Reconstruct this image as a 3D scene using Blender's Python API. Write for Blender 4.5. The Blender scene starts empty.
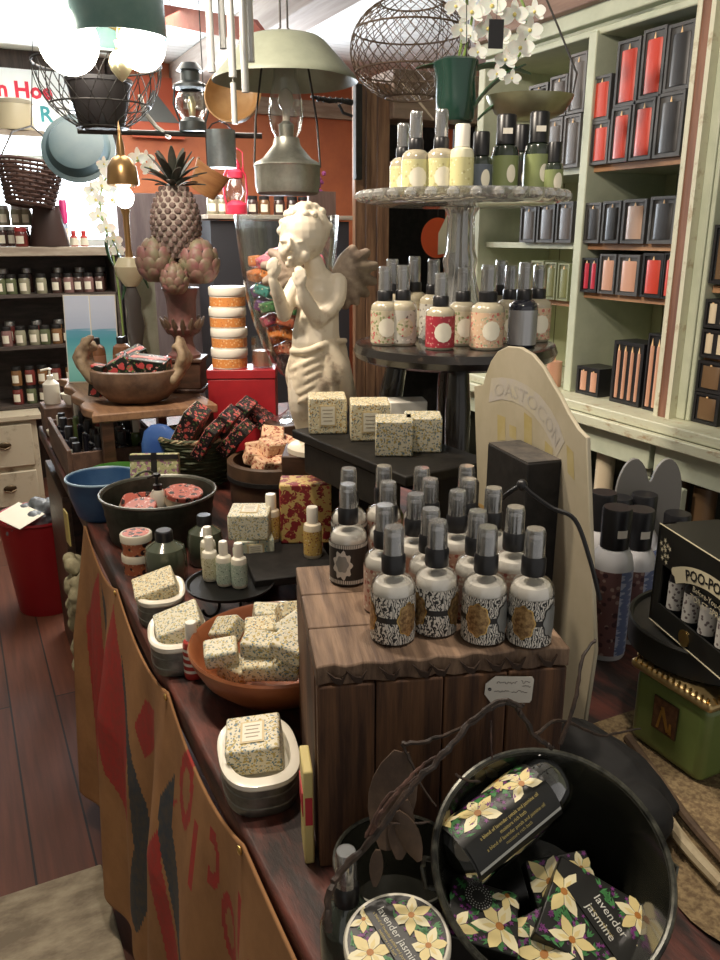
import bpy, bmesh, math, random
from mathutils import Vector, Matrix, Euler
R = math.radians
sc = bpy.context.scene
COL = sc.collection
rnd = random.Random(7)
# ---------------------------------------------------------------- camera
EYE = 1.5; YAW = 26.565; PITCH = 17.0; FPX = 800.0
cam_d = bpy.data.cameras.new('camera'); cam = bpy.data.objects.new('camera', cam_d); COL.objects.link(cam)
cam.location = (0, 0, EYE); cam.rotation_euler = (R(90 - PITCH), 0, R(-YAW))
cam_d.sensor_fit = 'VERTICAL'; cam_d.sensor_height = 24; cam_d.lens = FPX * 24 / 960
cam_d.clip_start = .02; sc.camera = cam
# ---------------------------------------------------------------- world, lights, exposure
w = bpy.data.worlds.new('world'); sc.world = w; w.use_nodes = True
w.node_tree.nodes['Background'].inputs[0].default_value = (1, .95, .89, 1)
w.node_tree.nodes['Background'].inputs[1].default_value = .28
def area(name, loc, tgt, size, power, col, sy=None):
    l = bpy.data.lights.new(name, 'AREA'); l.energy = power; l.color = col; l.size = size
    if sy: l.shape = 'RECTANGLE'; l.size_y = sy
    o = bpy.data.objects.new(name, l); COL.objects.link(o); o.location = loc
    o.rotation_euler = (Vector(tgt) - Vector(loc)).to_track_quat('-Z', 'Y').to_euler(); return o
def spot(name, loc, tgt, power, col, ang=50, rad=.04, blend=.6):
    l = bpy.data.lights.new(name, 'SPOT'); l.energy = power; l.color = col; l.spot_size = R(ang); l.spot_blend = blend; l.shadow_soft_size = rad
    o = bpy.data.objects.new(name, l); COL.objects.link(o); o.location = loc
    o.rotation_euler = (Vector(tgt) - Vector(loc)).to_track_quat('-Z', 'Y').to_euler(); return o
WARM = (1, .83, .64); WARM2 = (1, .88, .74); DAY = (.84, .92, 1)
spot('ceiling_spot_front', (.30, 1.15, 2.45), (.45, .75, 1.05), 30, WARM2, 75, .05)
spot('ceiling_spot_jars', (.60, .60, 2.45), (.50, .42, .95), 22, WARM2, 46, .04)
spot('ceiling_spot_middle', (.05, 1.6, 2.45), (.60, 1.55, 1.1), 34, WARM, 80, .06)
spot('added_spot_urn', (.15, 1.7, 2.45), (.70, 2.4, 1.35), 30, WARM2, 70, .06)  # extra spot added to brighten the urn and the rear of the table
spot('ceiling_spot_cabinet', (-.2, 1.7, 2.42), (1.9, 2.0, 1.4), 60, WARM2, 80, .05)
spot('ceiling_spot_cabinet_near', (.3, .5, 2.42), (1.9, 1.7, 1.3), 22, WARM2, 70, .05)
area('ceiling_panel_light', (.9, 3.9, 2.3), (.9, 3.9, 0), 1.2, 30, WARM2, 1.2)
area('daylight_window_left', (.6, 5.3, 1.95), (.8, 2.5, 1.6), .75, 22, DAY, .85)
area('added_uplight_fill', (1.3, 4.4, 1.75), (1.2, 3.3, 2.5), .8, 30, DAY, .5)  # added fill with no source in the room, lifts the ceiling and back
sc.view_settings.view_transform = 'Standard'; sc.view_settings.look = 'None'
sc.view_settings.gamma = 1; sc.view_settings.use_curve_mapping = False
sc.view_settings.exposure = .68
sc.cycles.max_bounces = 7; sc.cycles.transparent_max_bounces = 16; sc.cycles.transmission_bounces = 5
sc.cycles.caustics_reflective = False; sc.cycles.caustics_refractive = False
sc.cycles.sample_clamp_indirect = 6
# ---------------------------------------------------------------- placing: photo ray meets a height, a plane or a distance
_ph, _th = R(YAW), R(PITCH)
def _ray(px, py):
    a = (px - 360) / FPX; b = -(py - 480) / FPX; fx, fy = math.sin(_ph), math.cos(_ph)
    return Vector((fy*a + fx*math.sin(_th)*b + fx*math.cos(_th), -fx*a + fy*math.sin(_th)*b + fy*math.cos(_th), math.cos(_th)*b - math.sin(_th)))
def at(px, py, z=None, X=None, Y=None, D=None):
    r = _ray(px, py)
    t = (z - EYE) / r.z if z is not None else X / r.x if X is not None else Y / r.y if Y is not None else D
    return Vector((r.x*t, r.y*t, EYE + r.z*t))
# ---------------------------------------------------------------- materials
MATS = {}
def _new(name):
    m = bpy.data.materials.new(name); m.use_nodes = True; MATS[name] = m
    return m, m.node_tree, m.node_tree.nodes['Principled BSDF']
def c4(c): return (c[0], c[1], c[2], 1)
def _coord(nt, stretch, kind='Object'):
    tc = nt.nodes.new('ShaderNodeTexCoord'); mp = nt.nodes.new('ShaderNodeMapping')
    mp.inputs['Scale'].default_value = stretch or (1, 1, 1); nt.links.new(tc.outputs[kind], mp.inputs['Vector']); return mp.outputs[0]
def M(name, c, r=.5, metal=0, c2=None, s=20, bump=0, st=None, lo=.38, hi=.62, spec=.5, em=None, ems=0, sss=0, coat=0, det=5):
    if name in MATS: return MATS[name]
    m, nt, b = _new(name)
    b.inputs['Base Color'].default_value = c4(c); b.inputs['Roughness'].default_value = r; b.inputs['Metallic'].default_value = metal
    b.inputs['Specular IOR Level'].default_value = spec
    if coat: b.inputs['Coat Weight'].default_value = coat; b.inputs['Coat Roughness'].default_value = .12
    if em: b.inputs['Emission Color'].default_value = c4(em); b.inputs['Emission Strength'].default_value = ems
    if sss: b.inputs['Subsurface Weight'].default_value = sss; b.inputs['Subsurface Scale'].default_value = .01
    if c2 is not None or bump:
        v = _coord(nt, st); n = nt.nodes.new('ShaderNodeTexNoise'); n.inputs['Scale'].default_value = s; n.inputs['Detail'].default_value = det
        n.inputs['Roughness'].default_value = .65
        nt.links.new(v, n.inputs['Vector'])
        if c2 is not None:
            rp = nt.nodes.new('ShaderNodeValToRGB'); rp.color_ramp.elements[0].position = lo; rp.color_ramp.elements[1].position = hi
            rp.color_ramp.elements[0].color = c4(c); rp.color_ramp.elements[1].color = c4(c2)
            nt.links.new(n.outputs['Fac'], rp.inputs[0]); nt.links.new(rp.outputs[0], b.inputs['Base Color'])
        if bump:
            bp = nt.nodes.new('ShaderNodeBump'); bp.inputs['Strength'].default_value = bump; bp.inputs['Distance'].default_value = .004
            nt.links.new(n.outputs['Fac'], bp.inputs['Height']); nt.links.new(bp.outputs[0], b.inputs['Normal'])
    return m
def PAT(name, base, layers, r=.55, st=None, dist=0):
    """printed paper: base colour with scattered motifs (colour, scale, size)"""
    if name in MATS: return MATS[name]
    m, nt, b = _new(name); b.inputs['Roughness'].default_value = r
    v = _coord(nt, st)
    if dist:
        n = nt.nodes.new('ShaderNodeTexNoise'); n.inputs['Scale'].default_value = 90; nt.links.new(v, n.inputs['Vector'])
        mx = nt.nodes.new('ShaderNodeMixRGB'); mx.blend_type = 'LINEAR_LIGHT'; mx.inputs[0].default_value = dist
        nt.links.new(v, mx.inputs[1]); nt.links.new(n.outputs['Color'], mx.inputs[2]); v = mx.outputs[0]
    cur = None
    for i, (c, s, th) in enumerate(layers):
        mp = nt.nodes.new('ShaderNodeMapping'); mp.inputs['Location'].default_value = (.013*i, .037*i, .021*i); nt.links.new(v, mp.inputs['Vector'])
        vo = nt.nodes.new('ShaderNodeTexVoronoi'); vo.inputs['Scale'].default_value = s; nt.links.new(mp.outputs[0], vo.inputs['Vector'])
        lt = nt.nodes.new('ShaderNodeMath'); lt.operation = 'LESS_THAN'; lt.inputs[1].default_value = th; nt.links.new(vo.outputs['Distance'], lt.inputs[0])
        mx = nt.nodes.new('ShaderNodeMixRGB'); nt.links.new(lt.outputs[0], mx.inputs[0]); mx.inputs[2].default_value = c4(c)
        if cur is None: mx.inputs[1].default_value = c4(base)
        else: nt.links.new(cur, mx.inputs[1])
        cur = mx.outputs[0]
    nt.links.new(cur, b.inputs['Base Color']); return m
def WAVE(name, a, c, s=60, dist=9, r=.5, st=None, bands=True, th=.5, ds=2):
    if name in MATS: return MATS[name]
    m, nt, b = _new(name); b.inputs['Roughness'].default_value = r; v = _coord(nt, st)
    wv = nt.nodes.new('ShaderNodeTexWave'); wv.inputs['Scale'].default_value = s; wv.inputs['Distortion'].default_value = dist; wv.inputs['Detail Scale'].default_value = ds
    nt.links.new(v, wv.inputs['Vector'])
    rp = nt.nodes.new('ShaderNodeValToRGB'); rp.color_ramp.elements[0].position = th - .05; rp.color_ramp.elements[1].position = th + .05
    rp.color_ramp.elements[0].color = c4(a); rp.color_ramp.elements[1].color = c4(c)
    nt.links.new(wv.outputs['Fac'], rp.inputs[0]); nt.links.new(rp.outputs[0], b.inputs['Base Color']); return m
def GLASS(name, tint=(1, 1, 1), refl=.35, rough=.05, trans=.9, milky=0):
    """thin glass: see-through with fresnel reflections"""
    if name in MATS: return MATS[name]
    m, nt, b = _new(name); out = nt.nodes['Material Output']; nt.nodes.remove(b)
    tr = nt.nodes.new('ShaderNodeBsdfTransparent'); tr.inputs[0].default_value = c4(tint)
    gl = nt.nodes.new('ShaderNodeBsdfGlossy'); gl.inputs['Roughness'].default_value = rough
    lw = nt.nodes.new('ShaderNodeLayerWeight'); lw.inputs[0].default_value = refl
    mx = nt.nodes.new('ShaderNodeMixShader'); nt.links.new(lw.outputs['Facing'], mx.inputs[0])
    ml = nt.nodes.new('ShaderNodeMath'); ml.operation = 'MULTIPLY_ADD'; ml.inputs[1].default_value = .75; ml.inputs[2].default_value = 1 - trans
    nt.links.new(lw.outputs['Facing'], ml.inputs[0]); nt.links.new(ml.outputs[0], mx.inputs[0])
    nt.links.new(tr.outputs[0], mx.inputs[1]); nt.links.new(gl.outputs[0], mx.inputs[2]); nt.links.new(mx.outputs[0], out.inputs[0])
    if milky:
        df = nt.nodes.new('ShaderNodeBsdfDiffuse'); df.inputs[0].default_value = (.9, .9, .86, 1); m3 = nt.nodes.new('ShaderNodeMixShader'); m3.inputs[0].default_value = milky
        nt.links.new(mx.outputs[0], m3.inputs[1]); nt.links.new(df.outputs[0], m3.inputs[2]); nt.links.new(m3.outputs[0], out.inputs[0])
    return m
def PLANK(name, c1, c2, mortar, bw, rh, r=.45, st=None, rot=0, bump=.3):
    if name in MATS: return MATS[name]
    m, nt, b = _new(name); b.inputs['Roughness'].default_value = r
    tc = nt.nodes.new('ShaderNodeTexCoord'); mp = nt.nodes.new('ShaderNodeMapping'); mp.inputs['Rotation'].default_value = rot if isinstance(rot, tuple) else (0, 0, rot)
    nt.links.new(tc.outputs['Object'], mp.inputs['Vector'])
    br = nt.nodes.new('ShaderNodeTexBrick'); br.inputs['Scale'].default_value = 1; br.inputs['Brick Width'].default_value = bw; br.inputs['Row Height'].default_value = rh
    br.inputs['Mortar Size'].default_value = .003; br.inputs['Color1'].default_value = c4(c1); br.inputs['Color2'].default_value = c4(c2); br.inputs['Mortar'].default_value = c4(mortar)
    nt.links.new(mp.outputs[0], br.inputs['Vector'])
    m2 = nt.nodes.new('ShaderNodeMapping'); m2.inputs['Scale'].default_value = st or (2, 30, 2); nt.links.new(mp.outputs[0], m2.inputs['Vector'])
    n = nt.nodes.new('ShaderNodeTexNoise'); n.inputs['Scale'].default_value = 1.5; n.inputs['Detail'].default_value = 6; nt.links.new(m2.outputs[0], n.inputs['Vector'])
    mx = nt.nodes.new('ShaderNodeMixRGB'); mx.blend_type = 'OVERLAY'; mx.inputs[0].default_value = .7
    nt.links.new(br.outputs['Color'], mx.inputs[1]); nt.links.new(n.outputs['Fac'], mx.inputs[2]); nt.links.new(mx.outputs[0], b.inputs['Base Color'])
    bp = nt.nodes.new('ShaderNodeBump'); bp.inputs['Strength'].default_value = bump; bp.inputs['Distance'].default_value = .004
    nt.links.new(br.outputs['Fac'], bp.inputs['Height']); bp.invert = True; nt.links.new(bp.outputs[0], b.inputs['Normal']); return m
# ---------------------------------------------------------------- mesh building
def T(loc=(0, 0, 0), rot=(0, 0, 0), s=1):
    m = Matrix.Translation(Vector(loc)) @ Euler(tuple(R(a) for a in rot)).to_matrix().to_4x4()
    return m @ (Matrix.Diagonal((s[0], s[1], s[2], 1)) if isinstance(s, tuple) else Matrix.Scale(s, 4))
class MB:
    def __init__(s): s.v = []; s.f = []; s.mi = []
    def add(s, vs, fs, m=0, T=None):
        o = len(s.v); s.v += [tuple(T @ Vector(p)) if T is not None else tuple(p) for p in vs]
        s.f += [tuple(i + o for i in f) for f in fs]; s.mi += [m]*len(fs); return s
    def box(s, c, d, m=0, T=None, top=1):
        x, y, z = (k/2 for k in d); X, Y, Z = c
        vs = [(X + a*x*(top if q > 0 else 1), Y + b*y*(top if q > 0 else 1), Z + q*z) for q in (-1, 1) for a, b in ((-1, -1), (1, -1), (1, 1), (-1, 1))]
        return s.add(vs, [(3, 2, 1, 0), (4, 5, 6, 7), (0, 1, 5, 4), (1, 2, 6, 5), (2, 3, 7, 6), (3, 0, 4, 7)], m, T)
    def lathe(s, prof, n=24, m=0, T=None, fn=None, a0=0, a1=360, sq=1):
        """profile of (r, z); fn(angle, k) scales the radius; sq squashes y"""
        full = abs(a1 - a0) >= 359.9; k = n if full else n + 1; vs = []; fs = []; idx = []
        for j, (r, z) in enumerate(prof):
            if r < 1e-6: idx.append([len(vs)]*k); vs.append((0, 0, z)); continue
            row = []
            for i in range(k):
                a = R(a0 + (a1 - a0)*i/n); q = r*(fn(a, j) if fn else 1); row.append(len(vs)); vs.append((q*math.cos(a), q*math.sin(a)*sq, z))
            idx.append(row)
        for j in range(len(prof) - 1):
            for i in range(n):
                i2 = (i + 1) % k; q = (idx[j][i], idx[j][i2], idx[j+1][i2], idx[j+1][i]); q2 = []
                for e in q:
                    if e not in q2: q2.append(e)
                if len(q2) > 2: fs.append(tuple(q2))
        return s.add(vs, fs, m, T)
    def tube(s, pts, r, n=6, m=0, T=None, closed=False):
        pts = [Vector(p) for p in pts]; N = len(pts); vs = []; fs = []; up = None
        for i, p in enumerate(pts):
            d = (pts[(i+1) % N] - pts[i-1]) if closed else (pts[min(i+1, N-1)] - pts[max(i-1, 0)])
            d = d.normalized() if d.length > 1e-9 else Vector((0, 0, 1))
            if up is None: up = d.orthogonal().normalized()
            up = (up - d*up.dot(d)); up = up.normalized() if up.length > 1e-6 else d.orthogonal().normalized()
            sd = d.cross(up); rr = r[i] if isinstance(r, (list, tuple)) else r
            vs += [p + (up*math.cos(2*math.pi*k/n) + sd*math.sin(2*math.pi*k/n))*rr for k in range(n)]
        for i in range(N if closed else N - 1):
            j = (i + 1) % N; fs += [(i*n+k, i*n+(k+1) % n, j*n+(k+1) % n, j*n+k) for k in range(n)]
        if not closed: fs += [tuple(range(n))[::-1], tuple((N-1)*n + k for k in range(n))]
        return s.add(vs, fs, m, T)
    def prism(s, out, z0, z1, m=0, T=None):
        n = len(out); vs = [(x, y, z0) for x, y in out] + [(x, y, z1) for x, y in out]
        return s.add(vs, [tuple(range(n))[::-1], tuple(range(n, 2*n))] + [(i, (i+1) % n, n + (i+1) % n, n + i) for i in range(n)], m, T)
    def sph(s, c, r, m=0, n=12, T=None, fn=None):
        r = r if isinstance(r, tuple) else (r, r, r); h = n//2 + 1; vs = [(0, 0, -1)]; fs = []
        for j in range(1, h):
            a = -math.pi/2 + math.pi*j/h
            vs += [(math.cos(a)*math.cos(2*math.pi*i/n), math.cos(a)*math.sin(2*math.pi*i/n), math.sin(a)) for i in range(n)]
        vs.append((0, 0, 1)); L = len(vs) - 1
        fs += [(0, 1 + (i+1) % n, 1 + i) for i in range(n)] + [(L, 1 + (h-2)*n + i, 1 + (h-2)*n + (i+1) % n) for i in range(n)]
        for j in range(h - 2): fs += [(1+j*n+i, 1+j*n+(i+1) % n, 1+(j+1)*n+(i+1) % n, 1+(j+1)*n+i) for i in range(n)]
        if fn: vs = [tuple(Vector(p)*fn(Vector(p))) for p in vs]
        return s.add([(c[0]+p[0]*r[0], c[1]+p[1]*r[1], c[2]+p[2]*r[2]) for p in vs], fs, m, T)
    def build(s, name, mats, parent=None, loc=None, rot=None, bevel=0, ang=38, seg=2):
        me = bpy.data.meshes.new(name); me.from_pydata(s.v, [], s.f)
        for q in (mats if isinstance(mats, (list, tuple)) else [mats]): me.materials.append(q)
        me.polygons.foreach_set('material_index', s.mi); me.polygons.foreach_set('use_smooth', [True]*len(s.f)); me.update()
        b = bmesh.new(); b.from_mesh(me); bmesh.ops.recalc_face_normals(b, faces=b.faces); b.to_mesh(me); b.free()
        me.set_sharp_from_angle(angle=R(ang))
        o = bpy.data.objects.new(name, me); COL.objects.link(o); o.parent = parent
        if loc is not None: o.location = loc
        if rot is not None: o.rotation_euler = tuple(R(a) for a in rot)
        if bevel:
            md = o.modifiers.new('bevel', 'BEVEL'); md.width = bevel; md.segments = seg; md.limit_method = 'ANGLE'; md.angle_limit = R(40); md.harden_normals = False
        return o
def tag(o, label, cat, group=None, kind=None):
    o['label'] = label
    if cat: o['category'] = cat
    if group: o['group'] = group
    if kind: o['kind'] = kind
    return o
def thing(name, label, cat, loc=(0, 0, 0), rz=0, group=None, rot=None):
    o = bpy.data.objects.new(name, None); COL.objects.link(o); o.empty_display_size = .02
    o.location = loc; o.rotation_euler = tuple(R(a) for a in rot) if rot else (0, 0, R(rz)); return tag(o, label, cat, group)
def struct(o): o['kind'] = 'structure'; return o
def dup(root, loc, rz=None, label=None, group=None, rot=None, scale=None, linkm=None):
    kids = {}
    for o in ALLKIDS(root): kids.setdefault(o.parent, []).append(o)
    r = root.copy(); COL.objects.link(r); r.location = loc
    if rot is not None: r.rotation_euler = tuple(R(a) for a in rot)
    elif rz is not None: r.rotation_euler = (0, 0, R(rz))
    if scale: r.scale = scale if isinstance(scale, tuple) else (scale,)*3
    if label: r['label'] = label
    if group: r['group'] = group
    for ch in kids.get(root, []):
        c = ch.copy(); COL.objects.link(c); c.parent = r
        for g in kids.get(ch, []):
            d = g.copy(); COL.objects.link(d); d.parent = c
    return r
def ALLKIDS(root): return [c for c in root.children] + [g for c in root.children for g in c.children]
def recolor(root, part, mat):
    """give one copy's part a material of its own (same mesh)"""
    for c in root.children:
        if c.name.split('.')[0] == part:
            c.data = c.data.copy(); c.data.materials.clear(); c.data.materials.append(mat)
ORD = ['first', 'second', 'third', 'fourth', 'fifth', 'sixth', 'seventh', 'eighth', 'ninth', 'tenth', 'eleventh', 'twelfth', 'thirteenth']
def text2d(s, size, spacing=1, bold=0):
    cu = bpy.data.curves.new('t', 'FONT'); cu.body = s; cu.size = size; cu.align_x = 'CENTER'; cu.resolution_u = 2; cu.space_character = spacing; cu.offset = bold
    o = bpy.data.objects.new('t', cu); COL.objects.link(o); dg = bpy.context.evaluated_depsgraph_get(); dg.update()
    me = bpy.data.meshes.new_from_object(o.evaluated_get(dg)); vs = [(v.co.x, v.co.y) for v in me.vertices]; fs = [tuple(p.vertices) for p in me.polygons]
    bpy.data.objects.remove(o); bpy.data.curves.remove(cu); bpy.data.meshes.remove(me); return vs, fs
def flat(z=0): return lambda x, y: (x, y, z)
def put_text(mb, s, size, m=0, T=None, fn=None, **k):
    vs, fs = text2d(s, size, **k); fn = fn or flat(); mb.add([fn(x, y) for x, y in vs], fs, m, T)
def catmull(P, k=6, closed=False):
    P = [Vector(p) for p in P]; n = len(P); out = []
    for i in range(n if closed else n - 1):
        a, b, c, d = (P[(i-1) % n], P[i], P[(i+1) % n], P[(i+2) % n]) if closed else (P[max(i-1, 0)], P[i], P[i+1], P[min(i+2, n-1)])
        for t in range(k):
            u = t/k; out.append(.5*((2*b) + (c-a)*u + (2*a-5*b+4*c-d)*u*u + (3*b-3*c+d-a)*u**3))
    if not closed: out.append(P[-1])
    return out
# shared materials
BLACKP = M('black_plastic', (.012, .012, .014), .35)
BLACKM = M('matte_black', (.008, .0075, .007), .65, c2=(.018, .016, .015), s=40, spec=.3)
WHITEP = M('white_plastic', (.82, .78, .68), .35)
CLEAR = GLASS('clear_glass', (.96, .97, .97), .3)
CLEARCAP = GLASS('clear_cap', (.86, .87, .88), .45, .12, .82, .06)
GREENP = M('pale_green_paint', (.50, .54, .40), .5, c2=(.60, .63, .48), s=14, bump=.2, lo=.3, hi=.7)
GREENW = M('worn_cream_paint', (.66, .64, .48), .5, c2=(.40, .30, .17), s=25, bump=.4, lo=.55, hi=.72)
WOODD = M('dark_wood', (.035, .018, .01), .45, c2=(.09, .04, .022), s=7, bump=.3, st=(1, .15, 6))
WOODX = M('dark_wood_horizontal', (.04, .02, .012), .45, c2=(.10, .045, .025), s=7, bump=.3, st=(5, .2, 5))
CREAMLAB = M('cream_label', (.80, .75, .60), .55)
GOLD = M('aged_gold', (.72, .48, .17), .3, 1)
STEEL = M('galvanised_steel', (.17, .17, .155), .42, .9, c2=(.28, .28, .25), s=30, bump=.1)
_TX = {}
_t2 = text2d
def text2d(s, size, spacing=1, bold=0):
    k = (s, spacing, bold)
    if k not in _TX: _TX[k] = _t2(s, 1, spacing, bold/size if size else 0)
    v, f = _TX[k]; return [(x*size, y*size) for x, y in v], f
for _s in ('in Hoe', 'R', 'POO-POURRI', 'Before-You-Go', 'TOILET SPRAY', 'lavender jasmine', 'lavender', 'jasmine', 'A', 'OASTOCON', 'a blend of lavender petals and jasmine oil', 'moisture rich bath'): text2d(_s, 1)
# ================================================================ SETTING
FLOORM = PLANK('floor_planks', (.085, .028, .015), (.15, .048, .024), (.015, .008, .006), 2.6, .14, .6, rot=R(90))
CEILM = PLANK('white_beadboard', (.80, .80, .76), (.74, .74, .70), (.45, .45, .42), 4, .075, .6, st=(1, 3, 1), rot=R(0))
struct(MB().box((1.2, 2.4, -.02), (5.4, 6.2, .04)).build('floor', FLOORM))
struct(MB().box((1.2, 2.4, 2.52), (5.4, 6.2, .04)).build('ceiling', CEILM))
WALLB = M('dark_timber_wall', (.05, .035, .03), .7, c2=(.10, .07, .055), s=6, bump=.3, st=(6, 6, .5))
ORANGE = M('terracotta_orange_paint', (.62, .20, .085), .6, c2=(.50, .15, .07), s=3)
CREAMW = M('plain_wall', (.42, .38, .30), .8)
mb = MB()
mb.box((-.55, 5.4, 1.25), (1.5, .1, 2.5)); mb.box((.6, 5.4, .72), (.8, .1, 1.44)); mb.box((.6, 5.4, 2.44), (.8, .1, .12)); mb.box((1.02, 5.4, 1.25), (.06, .1, 2.5))
struct(mb.build('wall_back', WALLB))
struct(MB().box((2.42, 5.4, 1.25), (2.75, .1, 2.5)).build('wall_back_orange', ORANGE))
struct(MB().box((-1.35, 2.4, 1.25), (.1, 6, 2.5)).build('wall_left', CREAMW))
struct(MB().box((2.3, 1.3, 1.25), (.1, 3.8, 2.5)).build('wall_right', GREENP))
struct(MB().box((3.75, 4.3, 1.25), (.1, 2.1, 2.5)).build('wall_right_far', ORANGE))
struct(MB().box((3.05, 3.28, 1.25), (1.5, .1, 2.5)).build('wall_partition', CREAMW))
# window on the left of the back wall: overexposed daylight
wn = MB()
for x in (.22, .975): wn.box((x, 5.37, 1.91), (.05, .08, .94))
for z in (1.46, 2.36, 1.93): wn.box((.6, 5.37, z), (.76, .07, .035))
wn.box((.6, 5.37, 1.91), (.03, .07, .9))
struct(wn.build('window_1', M('window_paint', (.55, .6, .58), .5)))
struct(MB().box((.6, 5.41, 1.91), (.78, .01, .9)).build('window_1_glass', M('daylit_pane', (.8, .9, 1), .3, em=(.86, .94, 1), ems=5)))
bm_ = MB(); bm_.box((1.45, 3.9, 2.42), (.16, 2.9, .15)); struct(bm_.build('trim_1', M('ceiling_beam', (.30, .24, .20), .7, c2=(.40, .33, .28), s=6, st=(5, .3, 5), bump=.2), bevel=.006))
struct(MB().box((2.0, 5.33, 2.3), (3.4, .05, .1)).build('trim_2', M('pale_plank_trim', (.55, .47, .36), .7, c2=(.35, .27, .2), s=8, st=(.4, 3, 3))))
# ================================================================ RIGHT SIDE: pale green shelving
EDGE = M('bare_shelf_edge', (.50, .27, .13), .6, c2=(.36, .18, .09), s=9, st=(4, .6, 4))
BRT = M('stripped_brown_trim', (.26, .12, .07), .65, c2=(.16, .07, .04), s=9, st=(6, 6, .5), bump=.3)
ZS = [1.0, 1.325, 1.475, 1.705]
def shelf_unit(name, label, y0, y1, posts, bays, edges):
    u = thing(name, label, 'shelving', (2.0, (y0+y1)/2, 1.0)); oy = (y0+y1)/2
    L = y1 - y0
    MB().box((.16, 0, .54), (.02, L, 1.08)).build('back_panel', PLANK(name+'_back', (.60, .62, .42), (.54, .57, .38), (.2, .2, .12), 3, .11, .55, st=(1, 1, 1), rot=(0, R(90), 0)), u)
    for py, w in posts: MB().box((-.02, py - oy, .54), (.34, w, 1.08)).build('post', GREENP, u, bevel=.003)
    for (a, b), zz, em in bays:
        for z in zz:
            s = MB().box((0, (a+b)/2 - oy, z - 1.0 - .008), (.30, b - a, .016)).build('shelf', GREENP, u)
            MB().box((-.155, (a+b)/2 - oy, z - 1.0 - .008), (.012, b - a, .019)).build('shelf_edge', em, s)
    MB().box((0, 0, 1.08), (.36, L, .02)).box((-.17, 0, 1.13), (.04, L, .05)).build('cornice', GREENP, u, bevel=.004)
    MB().box((-.175, 0, 1.20), (.09, L, .10)).build('top_board', M('brown_top_board', (.22, .13, .09), .6, c2=(.32, .2, .14), s=8, st=(3, .4, 3), bump=.2), u, bevel=.005)
    return u
uA = shelf_unit('shelving_unit', 'tall pale green shelving with bare wood shelf edges holding red and black candle boxes', 1.572, 2.66,
    [(2.07, .035), (2.64, .04), (1.607, .07)], [((1.642, 2.055), [1.705, 1.475, 1.325], EDGE), ((2.09, 2.615), [1.705, 1.475], GREENP), ((2.09, 2.615), [1.29], EDGE)], None)
tr = MB().box((-.2, 1.630 - 2.116, .54), (.03, .030, 1.08)).build('brown_trim', BRT, uA)
MB().box((-.2, 1.652 - 2.116, .54), (.034, .016, 1.08)).box((-.2, 1.608 - 2.116, .54), (.034, .014, 1.08)).build('cream_trim', GREENW, uA)
uB = shelf_unit('shelving_unit', 'tall pale green shelving nearest the right edge with brown candle boxes', .35, 1.569,
    [(1.561, .014), (.4, .05)], [((.43, 1.554), [1.64, 1.37], EDGE), ((.43, 1.554), [1.18], EDGE)], None)
# ledge and lower cabinets
tag(MB().box((1.98, 1.525, .985), (.52, 2.35, .03)).box((1.71, 1.525, .955), (.02, 2.35, .032)).build('worktop', M('worn_green_ledge', (.60, .60, .44), .5, c2=(.38, .27, .15), s=16, lo=.56, hi=.7, bump=.3, st=(1, 1, 3)), bevel=.004),
    'long worn cream and green ledge running below the candle shelves', 'worktop')
def low_cab(y0, y1, label, opens):
    c = thing('lower_cabinet', label, 'cabinet', (1.98, (y0+y1)/2, 0)); oy = (y0+y1)/2; L = y1 - y0
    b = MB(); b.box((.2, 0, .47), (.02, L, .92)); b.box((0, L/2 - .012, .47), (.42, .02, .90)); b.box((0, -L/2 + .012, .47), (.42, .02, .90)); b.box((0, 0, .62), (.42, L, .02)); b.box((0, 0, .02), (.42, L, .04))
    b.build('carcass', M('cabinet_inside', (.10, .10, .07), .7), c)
    f = MB(); xs = [-L/2] + [k for o in opens for k in (o[0]-oy, o[1]-oy)] + [L/2]
    f.box((-.215, 0, .892), (.025, L, .09)); f.box((-.215, 0, .24), (.025, L, .40))
    for i in range(0, len(xs), 2): f.box((-.215, (xs[i]+xs[i+1])/2, .63), (.0248, max(xs[i+1]-xs[i], .01), .38), top=1)
    f.build('face_frame', GREENP, c, bevel=.003); return c
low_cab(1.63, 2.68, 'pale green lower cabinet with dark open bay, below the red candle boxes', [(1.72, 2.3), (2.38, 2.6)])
low_cab(.35, 1.61, 'pale green lower cabinet with dark open bay at the right edge', [(.5, 1.5)])
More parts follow.
